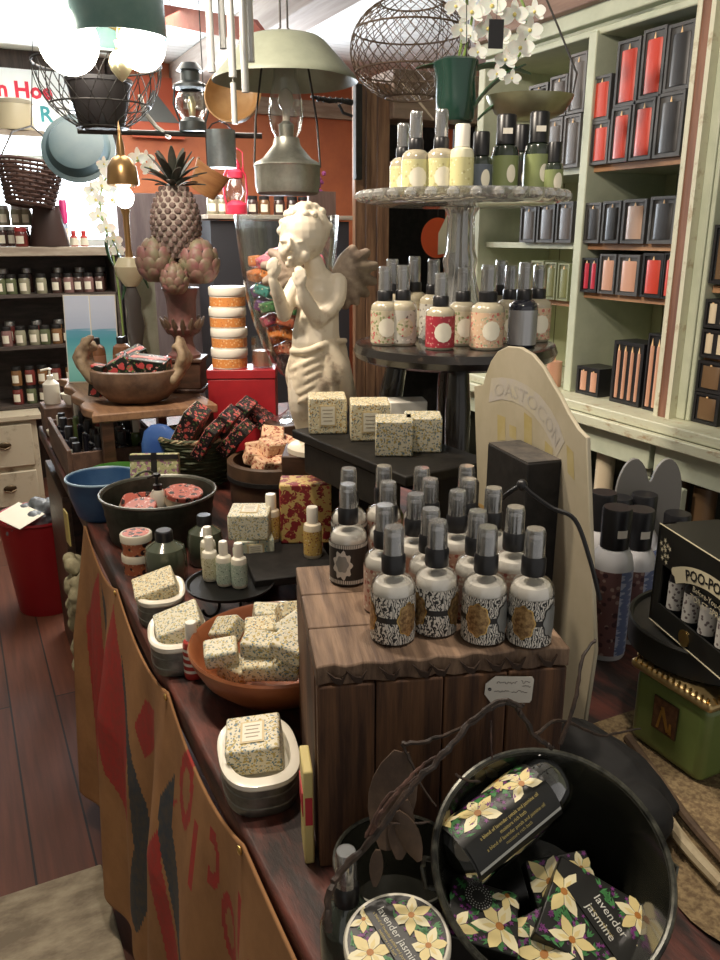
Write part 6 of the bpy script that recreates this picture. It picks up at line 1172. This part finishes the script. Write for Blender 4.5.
# wicker basket and teal basin by the window
c = at(30, 205, D=4.3); t = thing('hanging_basket', 'dark brown wicker basket hanging before the window', 'basket', c, 0, rot=(0, 8, 20)); mb = MB(); H_ = .21
for i in range(11):
    z = H_*i/10; r = .115 + .05*i/10; mb.tube([((r + .004*math.cos(14*R(6*k) + math.pi*(i % 2)))*math.cos(R(6*k)), (r + .004*math.cos(14*R(6*k) + math.pi*(i % 2)))*math.sin(R(6*k)), z) for k in range(60)], .0095, 5, closed=True)
for k in range(28): a = 2*math.pi*k/28; mb.tube([(.115*math.cos(a), .115*math.sin(a), 0), (.165*math.cos(a), .165*math.sin(a), H_ + .008)], .005, 5)
mb.lathe([(0, 0), (.115, 0), (.115, .004), (0, .004)], 24); mb.build('weave', M('brown_wicker', (.045, .02, .015), .6, c2=(.08, .04, .028), s=40), t)
MB().tube([(-.16, 0, H_), (-.10, 0, H_ + .14), (0, 0, H_ + .19), (.10, 0, H_ + .14), (.16, 0, H_)], .005, 6).tube([(0, 0, H_ + .19), (.0, 0, ZCE - c.z - .01)], .0025, 5).build('handle', M('dark_wire', (.05, .045, .04), .5), t)
c = at(76, 142, D=3.9); t = thing('teal_basin', 'large dull teal enamel basin hung on edge near the window', 'basin', c, 0, rot=(-112, 0, camdir + 8)); MB().lathe([(0, 0), (.10, 0), (.13, .01), (.155, .05), (.178, .055), (.178, .060), (.152, .058), (.125, .016), (.1, .006), (0, .006)], 40).build('basin', M('dull_teal', (.02, .045, .055), .5, c2=(.035, .06, .065), s=8), t)
MB().tube([(0, -.17, .055), (0, -.36, .19), (0, -.52, .27)], .0025, 5).build('hook_wire', WIRE, t)
# orange board and grey fan on the orange wall
t = thing('orange_board', 'orange red board with a grey triangular print on the back wall', 'board', at(157, 108, Y=5.3), rot=(0, 0, 0)); MB().box((0, 0, 0), (.32, .02, .34)).build('board', M('orange_board_paint', (.62, .12, .05), .5), t); MB().prism([(-.12, -.08), (.13, -.08), (-.02, .10)], .011, .014, T=T((0, 0, 0), (90, 0, 0))).build('print', M('grey_print', (.16, .17, .16), .5), t)
# rail carrying lantern, can and round basket
r0 = at(78, 131, D=3.0); r1 = at(262, 136, D=3.0); t = thing('hanging_rail', 'dark iron rail with hooks hanging across the shop behind the lamps', 'rail', r0); v = r1 - r0
MB().tube([(0, 0, 0), tuple(v)], .010, 8).tube([tuple(v*.08), tuple(v*.08 + Vector((0, 0, ZCE - r0.z)))], .003, 5).tube([tuple(v*.97), tuple(v*.97 + Vector((0, 0, ZCE - r1.z)))], .003, 5).build('bar', WIRE, t)
MB().tube([tuple(v*.35 + Vector((0, 0, .13))), tuple(v*.37 + Vector((0, 0, .07))), tuple(v*.43 + Vector((0, 0, .02))), tuple(v*.50 + Vector((0, 0, -.012)))], .009, 8).build('curved_hook', M('bare_steel', (.62, .60, .55), .3, .8), t)
c = at(193, 128, D=3.0); c.z = r0.lerp(r1, .62).z + .011; t = thing('glass_lantern', 'old grey railroad lantern with clear globe standing on the iron rail', 'lantern', c); LG = M('lantern_grey', (.11, .12, .12), .45, .6)
MB().lathe([(0, 0), (.05, 0), (.05, .03), (.035, .045), (0, .045)], 24).build('fount', LG, t); MB().lathe([(.035, .045), (.058, .075), (.058, .11), (.04, .14)], 24).build('globe', CLEAR, t); MB().lathe([(0, .05), (.012, .05), (.016, .09), (.008, .12), (0, .12)], 12).build('burner', M('pale_brass', (.62, .55, .34), .3, .8), t); MB().lathe([(.04, .14), (.065, .145), (.065, .155), (.035, .17), (.035, .20), (.05, .205), (.03, .23), (0, .235)], 24).build('top', LG, t)
for s in (-1, 1): MB().tube([(s*.045, 0, .02), (s*.068, 0, .09), (s*.06, 0, .15)], .004, 5).build('guard', LG, t)
c = at(222, 168, D=3.0); t = thing('grey_can', 'tall grey metal can hanging below the iron rail', 'can', c); MB().lathe([(0, 0), (.055, 0), (.055, .13), (.052, .13), (.052, .004), (0, .004)], 26).build('can', M('grey_can', (.24, .27, .28), .35, .7, c2=(.36, .40, .42), s=8), t); MB().tube([(-.055, 0, .12), (-.03, 0, .15), (0, 0, .162), (.03, 0, .15), (.055, 0, .12)], .003, 5).build('bail', WIRE, t)
GB = M('golden_gourd', (.52, .30, .12), .45, c2=(.42, .22, .08), s=10, coat=.2)
c = at(237, 103, D=2.75); t = thing('golden_basket', 'round golden brown wooden bowl hung on edge behind the wind chime', 'bowl', c, rot=(70, 0, camdir - 6)); MB().lathe([(0, 0), (.05, .002), (.085, .02), (.098, .06), (.094, .062), (.08, .026), (.05, .008), (0, .006)], 36).build('bowl', GB, t); MB().tube([(0, .09, .05), (0, .3, -.03), (0, .5, -.1)], .002, 5).build('hook_wire', WIRE, t)
c = at(208, 180, D=2.9); t = thing('wooden_scoop', 'orange tan bent wood scoop hanging behind the pineapple crown', 'scoop', c, rot=(10, 32, camdir)); MB().lathe([(.05, -.05), (.068, .05), (.064, .05), (.046, -.05)], 20, a0=-200, a1=20, sq=.6).build('scoop', M('bent_wood', (.50, .24, .09), .5, c2=(.38, .16, .06), s=10, st=(1, 1, 6)), t); MB().tube([tuple(Euler((R(10), R(32), R(camdir))).to_matrix().transposed() @ Vector(k_)) for k_ in ((0, 0, .03), (0, 0, .12), (0, 0, ZCE - c.z))], .002, 5).build('hook_wire', WIRE, t)
p0, p1 = at(162, 14, D=3.1), at(265, 33, D=2.6); t = thing('red_plank', 'weathered red painted plank hanging under the ceiling behind the chimes', 'plank', p0); v = p1 - p0; w2 = Vector((0, 0, .035)); mb = MB(); nn = v.cross(w2).normalized()*.010
vs = [Vector() - w2 + nn, v*.92 - w2 + nn, v + nn, v*.92 + w2 + nn, w2 + nn]; vs2 = [p - nn*2 for p in vs]; mb.add(vs + vs2, [(0, 1, 2, 3, 4), (9, 8, 7, 6, 5)] + [(i, (i+1) % 5, 5 + (i+1) % 5, 5 + i) for i in range(5)]); mb.build('board', M('brick_red_paint', (.40, .07, .04), .6, c2=(.50, .12, .07), s=12, bump=.2), t)
MB().tube([tuple(v*.1), (v.x*.1, v.y*.1, ZCE - p0.z)], .0025, 5).tube([tuple(v*.85), (v.x*.85, v.y*.85, ZCE - p0.z)], .0025, 5).build('wires', WIRE, t)
# wind chime
c = at(222, -40, D=1.75); c.z = min(c.z, 2.2); t = thing('wind_chime', 'silver tube wind chime hanging from the ceiling left of the green shaded lamp', 'wind chime', c, camdir); TUB = M('polished_tube', (.80, .80, .78), .25, .55)
MB().lathe([(0, 0), (.055, 0), (.055, .012), (0, .012)], 28).tube([(0, 0, .01), (0, 0, ZCE - c.z)], .002, 5).build('top_disc', M('chime_wood', (.14, .08, .05), .5), t)
for px, y1, dy, r in ((205, 70, .02, .0085), (216, 44, .045, .008), (230, 80, -.03, .0085), (240, 92, .01, .0085), (246, 60, .03, .008)):
    b_ = at(px, y1, D=1.75); dx = (px - 222)*1.75/800; hz_ = EYE + _ray(px, y1).z/_ray(px, y1).xy.length*c.xy.length; b_.z = hz_; MB().lathe([(r, b_.z - c.z), (r, -.03), (r*.7, -.03), (r*.7, b_.z - c.z)], 14, T=T((dx, dy, 0))).tube([(dx, dy, -.03), (dx*.8, dy, 0)], .001, 4).build('tube', TUB, t)
b_ = at(231, 118, D=1.72); MB().lathe([(0, b_.z - c.z), (.0065, b_.z - c.z), (.0065, b_.z - c.z + .085), (0, b_.z - c.z + .085)], 12, T=T((.018, -.035, 0))).tube([(.018, -.035, b_.z - c.z + .08), (.0, 0, 0)], .0009, 4).build('clapper', TUB, t)
# hanging oil lamp with green shade
c = at(288, 195, D=2.35); t = thing('oil_lamp', 'hanging oil lamp with pale green tin shade and glass chimney', 'lamp', c, camdir); LZ = lambda py: EYE + _ray(288, py).z/_ray(288, py).xy.length*c.xy.length - c.z
SHG = M('grey_green_shade', (.26, .28, .21), .5, c2=(.34, .36, .27), s=5); TIN = M('dull_tin', (.26, .26, .22), .38, .8, c2=(.40, .40, .34), s=12)
MB().lathe([(.045, LZ(34)), (.10, LZ(38)), (.115, LZ(42)), (.196, LZ(76)), (.203, LZ(80)), (.203, LZ(82)), (.195, LZ(79)), (.11, LZ(45)), (.045, LZ(37))], 48, fn=lambda a, j: 1 + (.012*math.cos(6*a) if j in (3, 4, 5, 6) else 0)).build('shade', SHG, t)
MB().lathe([(0, 0), (.082, 0), (.090, .006), (.095, .03), (.095, .075), (.098, .08), (.093, .088), (.07, .10), (.04, .135), (.036, .155), (0, .155)], 36).build('fount', TIN, t)
MB().lathe([(.030, .155), (.042, .175), (.050, .21), (.048, .25), (.034, .31), (.030, .36), (.034, .375)], 30).build('chimney', CLEAR, t); MB().lathe([(0, .155), (.02, .155), (.022, .19), (.010, .20), (0, .20)], 16).build('burner', TIN, t); MB().sph((0, 0, .255), (.022, .022, .03), 0, 14).lathe([(.010, .20), (.012, .232)], 12).build('bulb', M('frosted_bulb', (.7, .62, .5), .2, coat=.5), t)
for s in (-1, 1): MB().tube([(s*.096, 0, .075), (s*.088, 0, .2), (s*.055, 0, LZ(42)), (s*.010, 0, LZ(28)), (s*.009, 0, ZCE - c.z)], .0032, 6).build('bail_rod', WIRE, t)
# iron bracket on the hutch boards
c = Vector((1.545, 3.16, at(356, 110, Y=3.2).z)); t = thing('iron_bracket', 'ornate black iron bracket arm fixed beside the rough board hutch', 'bracket', c); MB().box((.025, .0, -.09), (.03, .03, .36)).build('back_plate', BLACKM, t, bevel=.004)
mb = MB(); mb.tube([(0, 0, .02), (-.06, 0, .025), (-.10, 0, .02), (-.18, 0, .03)], [.012, .008, .010, .006], 8)
for k in range(6): mb.sph((-.02 - .026*k, 0, .024), (.007, .012, .012), 0, 8)
mb.tube([(0, 0, -.03), (-.04, 0, -.02), (-.06, 0, .01)], .006, 6); mb.build('arm', BLACKM, t)
# pale boards leaning beside the hutch
tag(MB().box((0, 0, 0), (.13, .02, 1.68)).build('pale_board', M('pinkish_grey_board', (.36, .28, .26), .7, c2=(.26, .2, .19), s=8, st=(6, 6, .6)), loc=(1.52, 3.42, .845)), 'pinkish grey board standing left of the rough board hutch', 'board')
# egg wire basket at the top centre
c = at(410, 50, D=2.2); t = thing('egg_basket', 'round mesh wire basket hanging above the glass cake stand', 'basket', c); Rw = .165; mb = MB()
for k in range(30):
    for d in (1, -1): mb.tube([(Rw*math.cos(e)*math.cos(2*math.pi*k/30 + d*e*.8), Rw*math.cos(e)*math.sin(2*math.pi*k/30 + d*e*.8), Rw*.8*math.sin(e)) for e in [R(-66 + 9*j) for j in range(15)]], .0013, 4)
for e in (60, 20, -25, -66): mb.tube([(Rw*math.cos(R(e))*math.cos(R(12*k)), Rw*math.cos(R(e))*math.sin(R(12*k)), Rw*.8*math.sin(R(e))) for k in range(30)], .0026, 5, closed=True)
mb.tube([(0, 0, Rw*.8*.87), (0, 0, ZCE - c.z)], .002, 5).tube([(-Rw*.5, 0, Rw*.69), (0, 0, Rw*.95), (Rw*.5, 0, Rw*.69)], .002, 5); mb.build('mesh', M('rusty_wire', (.14, .10, .07), .5, .5), t)
# orchids
PETW = M('orchid_white', (.86, .86, .80), .5, sss=.15); LIP = M('orchid_lip', (.72, .62, .20), .5); STG = M('orchid_stem', (.20, .30, .07), .5); LEAFG = M('orchid_leaf', (.03, .10, .045), .35, c2=(.05, .15, .06), s=10, coat=.3)
def bloom(t, p, s, d):
    d = Vector(d).normalized(); u = d.cross(Vector((0, 0, 1))).normalized(); w3 = u.cross(d); mb = MB()
    for k, (a, L, W_) in enumerate(((90, 1, .42), (215, .95, .40), (325, .95, .40), (5, 1, .72), (175, 1, .72))):
        dr = u*math.cos(R(a)) + w3*math.sin(R(a)); blade(mb, Vector(p) + d*.001*k, dr + d*.18, s*L, s*W_*.62, -.12, 0, 6, up=d, th=.0006, cup=.12)
    mb.sph(tuple(Vector(p) + d*s*.16), (s*.14,)*3, 1, 8); mb.build('blossom', [PETW, LIP], t)
CT = lambda p: (Vector((0, 0, 1.5)) - p)
def orchid(label, loc, stems, pot=True, blooms=(), leaves=()):
    t = thing('orchid', label, 'plant', loc); q = random.Random(len(blooms))
    for P in stems: MB().tube([Vector(p) - loc for p in catmull(P, 6)], .0035, 6).build('stem', STG, t)
    for p, s in blooms: bloom(t, Vector(p) - loc, s, CT(Vector(p)) + Vector((q.uniform(-.5, .5), q.uniform(-.5, .5), q.uniform(-.5, .3))))
    for p, d, L, W_, cv in leaves: mb = MB(); blade(mb, Vector(p) - loc, d, L, W_, cv, n=9, th=.0015); mb.build('leaf', LEAFG, t)
    return t
base = at(455, 122, D=2.0); cu = lambda px, py, D=2.0: at(px, py, D=D)
RGT = Vector((math.cos(_ph), -math.sin(_ph), 0))
bl = [(472, 12, .034), (492, 6, .036), (515, 14, .036), (530, 30, .034), (520, 48, .034), (505, 60, .030), (488, 28, .034), (470, 36, .026), (478, 52, .024), (461, 30, .028), (456, 6, .028), (500, 36, .034), (512, 78, .022), (497, 74, .024), (535, 12, .030), (480, -6, .034)]
o = orchid('white orchid with drooping blossoms in a dark green hanging pot above the cake stand', base, [[cu(456, 72), cu(462, 40), cu(466, 8), cu(470, -30)], [cu(460, 72), cu(470, 30), cu(480, -20), cu(505, -20), cu(525, 10), cu(522, 50), cu(500, 78)]],
    blooms=[(cu(a, b_, 1.93 + .02*(i % 4)), s) for i, (a, b_, s) in enumerate(bl)], leaves=[(cu(466, 78), RGT*.5 + Vector((0, 0, .5)), .12, .034, .9), (cu(470, 118), RGT*.35 + Vector((0, 0, .9)), .16, .030, .5), (cu(478, 120), RGT*.9 + Vector((0, 0, .9)), .13, .024, .4), (cu(452, 76), -RGT*.4 + Vector((0, 0, .5)), .07, .034, .9)])
MB().lathe([(0, 0), (.042, 0), (.046, .006), (.050, .05), (.048, .10), (.056, .135), (.05, .14), (.042, .10), (.04, .01), (0, .01)], 30, fn=lambda a, j: 1 + (.06*math.cos(5*a) if j in (4, 5, 6) else 0)).build('pot', M('dark_green_pot', (.012, .05, .035), .25, coat=.6), o)
mb = MB()
for k in range(3): mb.tube([(.052*math.cos(k*2.1 + .4), .052*math.sin(k*2.1 + .4), .13), (0, 0, ZCE - base.z)], .0011, 4)
mb.build('hanging_wires', WIRE, o)
tg2 = cu(496, 34, 1.88); t = thing('black_tag', 'blank black rectangular tag hanging among the white orchid blossoms', 'tag', tg2, camdir + 6); MB().box((0, 0, 0), (.036, .0015, .062)).build('card', BLACKP, t); MB().tube([(0, 0, .03), (0, 0, ZCE - tg2.z)], .0007, 4).build('string', WIRE, t)
# scale pan scoop hanging by a wire bail
c = cu(530, 96, 1.98); t = thing('scale_pan', 'curved metal scoop pan hanging by a wire bail before the green shelves', 'scoop', c, rot=(0, 0, camdir)); MB().lathe([(0, -.06), (.05, -.056), (.085, -.04), (.105, -.010), (.108, .0), (.104, .0), (.08, -.036), (.05, -.050), (0, -.055)], 36, sq=.75).build('pan', M('olive_brass_pan', (.26, .25, .15), .35, .8, c2=(.36, .35, .22), s=7), t)
MB().tube([(-.106, 0, 0), (-.04, 0, -.02), (.05, 0, -.01), (.105, 0, 0), (.112, 0, .05), (.06, 0, .15), (.0, 0, .26), (.0, 0, ZCE - c.z)], .0025, 6).build('bail', WIRE, t)
t = thing('terracotta_pot', 'terracotta pot lying on top of the green shelving', 'pot', (1.80, at(556, 10, X=1.80).y, 2.253), 20); MB().lathe([(0, 0), (.06, 0), (.085, .12), (.095, .12), (.095, .15), (.085, .15), (.055, .01), (0, .01)], 28).build('pot', M('terracotta', (.55, .16, .07), .7), t)
mb = MB().tube([at(400, 80, D=2.5) - at(400, 80, D=2.5), at(416, 98, D=2.5) - at(400, 80, D=2.5), at(434, 120, D=2.5) - at(400, 80, D=2.5)], [.003, .0045, .003], 6)
o = mb.build('bare_twig', M('pale_twig', (.36, .30, .22), .7), loc=at(400, 80, D=2.5)); 
tag(o, 'bare pale twig poking out behind the spray bottles on the cake stand', 'twig')
MB().tube([(0, 0, 0), (0, 0, ZCE - o.location.z)], .0008, 4).build('thread', WIRE, o)
# brass lamp with flower garland left of the urn
lx, ly = .535, 2.745; t = thing('brass_lamp', 'slim brass table lamp with glowing bulb on the slab behind the carved bowl', 'lamp', (lx, ly, ZS_), camdir); LP = lambda py: at(130, py, D=(Vector((lx, ly, 1.5)).xy.length)*1.0*math.cos(math.atan2(lx, ly) - _ph)/math.cos(_th) if 0 else 2.63).z - ZS_
BRS = M('lamp_brass', (.50, .30, .13), .3, .9)
UP = T((0, 0, .10)); MB().lathe([(0, 0), (.05, 0), (.055, .01), (.02, .03), (.018, .10), (.03, .17), (.022, .22), (.026, .26), (.014, .30), (0, .30)], 24, fn=lambda a, j: 1 + .12*math.cos(3*a + j)).build('base', M('dark_figure', (.07, .06, .055), .5), t)
MB().lathe([(0, .20), (.02, .20), (.045, .235), (.05, .262), (.035, .29), (0, .295)], 24, T=UP).build('ball', M('lamp_cream', (.62, .56, .38), .3), t)
MB().lathe([(0, .29), (.014, .29), (.009, .32), (.010, .42), (.016, .44), (0, .44)], 16, T=UP).build('stem', BRS, t)
MB().sph((0, 0, .575), (.030, .030, .034), 0, 16).build('bulb', GLOB, t); MB().lathe([(.02, .505), (.048, .512), (.05, .518), (.045, .565), (.03, .59), (.012, .60), (.012, .63), (.006, .66), (0, .70)], 24, T=UP).build('cap', BRS, t)
base2 = at(118, 268, D=2.66); base2.z = ZS_; c2_ = lambda a, b_: at(a, b_, D=2.62)
bl2 = [(138, 158, .034), (150, 168, .034), (122, 164, .034), (110, 172, .034), (102, 186, .034), (96, 200, .034), (98, 216, .032), (106, 228, .032), (114, 240, .030), (92, 190, .028), (112, 200, .030), (146, 158, .028), (104, 164, .026), (118, 250, .026)]
o = orchid('white flower garland curving down left of the glowing brass lamp', base2, [[Vector((base2.x, base2.y, ZS_ + .01)), c2_(120, 300), c2_(112, 250), c2_(100, 205), c2_(110, 172), c2_(140, 160)]], blooms=[(c2_(a, b_), s) for a, b_, s in bl2], leaves=[(c2_(112, 240), Vector((.3, -.1, -.7)), .12, .024, .3), (c2_(108, 232), Vector((-.2, 0, -.9)), .10, .022, .3), (c2_(126, 262), Vector((.5, 0, -.3)), .10, .024, .4), (c2_(122, 258), Vector((.1, 0, -.9)), .13, .02, .2)])
MB().lathe([(0, 0), (.03, 0), (.034, .06), (0, .06)], 20).build('pot', M('grey_chalk', (.30, .32, .28), .7), o)
t = thing('chalky_panel', 'grey green chalky panel standing behind the flower garland', 'panel', (.30+.30, 2.80+.05, ZS_)); t.location = (.575, 2.815, ZS_); MB().box((0, 0, .16), (.10, .012, .32)).build('panel', M('chalky_green', (.24, .26, .19), .8, c2=(.32, .33, .26), s=20), t)
# ================================================================ LEFT END OF THE TABLE
SBX = M('shallow_crate_wood', (.16, .09, .06), .65, c2=(.09, .05, .035), s=8, st=(5, .5, 3), bump=.3)
t = thing('shallow_crate', 'open shallow wooden crate full of small bottles under the slab', 'crate', (.365, 2.515, ZT + .0005)); mb = MB(); mb.box((0, 0, .005), (.26, .48, .01)); mb.build('bottom', SBX, t)
for x in (-.128, .128): MB().box((x, 0, .055), (.012, .48, .09)).build('side', SBX, t, bevel=.002)
for y in (-.236, .236): MB().box((0, y, .05), (.244, .012, .08)).build('end', SBX, t, bevel=.002)
q = random.Random(12); cols = [('dark', M('ink_glass', (.02, .02, .03), .1, coat=1), BLACKP), ('clear', M('pale_glass', (.28, .28, .24), .12, coat=1), BLACKP), ('red', M('rose_glass', (.40, .10, .09), .15, coat=.8), WHITEP), ('green', M('leafy_glass', (.12, .18, .06), .12, coat=1), WHITEP)]; protos = {}
k = 0
for iy in range(7):
    for ix in range(4):
        c_ = cols[[0, 1, 0, 2, 0, 1, 3][(iy*4 + ix*3 + q.randrange(2)) % 7]]; x, y = .265 + .062*ix + q.uniform(-.006, .006), 2.315 + .066*iy + q.uniform(-.006, .006)
        lab = '%s little bottle, %s from the left in the %s row of the shallow crate' % (c_[0], ORD[ix], ORD[iy])
        if c_[0] not in protos: protos[c_[0]] = lotion(lab, (x, y, ZT + .011), .019, .10 + .02*(len(protos) % 3), c_[1], LABW if c_[0] == 'red' else c_[1], 'little bottles in the shallow crate', cap=c_[2], capr=.6)
        else: dup(protos[c_[0]], (x, y, ZT + .011), q.uniform(0, 360), lab)
t = thing('green_bowl', 'small green plastic bowl between the shallow crate and the zinc tub', 'bowl', (.335, 2.125, ZT)); MB().lathe([(0, 0), (.05, 0), (.065, .06), (.07, .075), (.066, .075), (.046, .006), (0, .005)], 28).build('bowl', M('leaf_green_plastic', (.06, .20, .03), .4), t)
t = thing('floral_pouch', 'pale green floral box with dark band leaning behind the zinc tub', 'box', (.395, 1.94, ZT), rot=(-14, 0, camdir + 4)); MB().box((0, 0, .075), (.12, .035, .15)).build('body', PAT('pale_green_floral', (.44, .44, .22), [((.30, .14, .22), 60, .34), ((.62, .60, .40), 90, .3), ((.14, .20, .08), 110, .24)], .5, dist=.006), t, bevel=.004); MB().box((0, -.019, .075), (.014, .003, .152)).box((.0, -.019, .14), (.122, .003, .012)).build('band', BLACKM, t)
t = thing('blue_shield', 'rounded blue enamel canister standing below the front edge of the slab', 'canister', (.465, 2.165, ZT), camdir); MB().lathe([(0, 0), (.052, 0), (.054, .01), (.052, .12), (.042, .155), (.022, .172), (0, .176)], 30, sq=.45).build('body', M('cobalt_enamel', (.035, .10, .36), .4, c2=(.06, .15, .42), s=12, coat=.3), t); MB().box((.052, 0, .05), (.008, .02, .06)).build('pale_strip', M('pale_blue_rim', (.25, .38, .5), .4), t)
bx = thing('small_brown_box', 'small brown wooden box at the far left end of the table', 'box', (.30, 2.97, ZT)); MB().box((0, 0, .05), (.13, .14, .10)).build('body', SBX, bx, bevel=.003)
t = thing('pump_bottle', 'white pump bottle standing on the small brown box at the far left', 'bottle', (.275, 2.985, ZT + .1005)); MB().lathe([(0, 0), (.026, 0), (.028, .004), (.028, .07), (.012, .085), (0, .086)], 22).build('bottle', WHITEP, t); MB().lathe([(0, .086), (.011, .086), (.011, .10), (.004, .102), (.004, .12), (.009, .122), (0, .128)], 14).tube([(0, 0, .124), (-.03, -.008, .120)], .004, 6).build('pump', WHITEP, t)
for i, (x, y, z, r, lab) in enumerate(((.335, 2.95, ZT + .1005, .035, 'cream bowl standing on the small brown box beside the pump bottle'), (.262, 2.865, ZT, .030, 'small cream cup at the far left corner of the table'))):
    t = thing('cream_bowl', lab, 'bowl', (x, y, z)); MB().lathe([(0, 0), (r*.6, 0), (r*.9, r*.7), (r, r*1.1), (r*.94, r*1.1), (r*.5, r*.2), (0, r*.2)], 24).build('bowl', CER, t)
# red bin beyond the table end
t = thing('red_bin', 'round red bin full of grey bags standing on the floor beyond the table end', 'bin', (.205, 3.36, 0)); MB().lathe([(0, 0), (.115, 0), (.118, .006), (.158, .40), (.165, .405), (.163, .415), (.152, .41), (.11, .012), (0, .01)], 40).build('bin', M('red_plastic', (.30, .012, .018), .35), t)
mb = MB(); q = random.Random(15)
for i in range(16): mb.sph((q.uniform(-.09, .09), q.uniform(-.09, .09), .38 + q.uniform(-.02, .07)), (q.uniform(.03, .05), q.uniform(.03, .05), q.uniform(.02, .04)), n=10, fn=lambda v: 1 + .18*math.sin(9*v.x + 5*v.y)*math.cos(7*v.z))
o = remeshed(mb, 'grey_bag', M('crumpled_grey_bag', (.20, .22, .24), .4, c2=(.10, .11, .12), s=18), None, .006, 1, loc=(.205, 3.36, 0)); tag(o, 'crumpled grey plastic bags stuffed in the red bin', 'bag')
o = MB().box((0, 0, 0), (.12, .16, .002)).build('white_paper', LABW, loc=(.13, 3.29, .435), rot=(8, -14, 30)); tag(o, 'folded white paper sticking out of the red bin', 'paper')
o = MB().box((0, 0, 0), (.004, .05, .10)).build('yellow_tag', M('yellow_card', (.52, .42, .14), .6), loc=(.212, 2.30, .70), rot=(0, 0, 4)); tag(o, 'yellow card tag hanging from the table edge at the far left', 'tag')
mb = MB(); q = random.Random(18)
for i in range(60): mb.sph((q.uniform(-.015, .015), q.uniform(-.10, .10)*(1 - i/90), .30 - .32*i/60), q.uniform(.018, .028), n=7)
o = remeshed(mb, 'knitted_cloth', M('cream_knit', (.42, .38, .24), .85, c2=(.26, .23, .14), s=30, bump=.4), None, .006, 0, loc=(.205, 2.12, .36)); tag(o, 'cream lumpy knitted cloth hanging off the table side beyond the burlap', 'cloth')
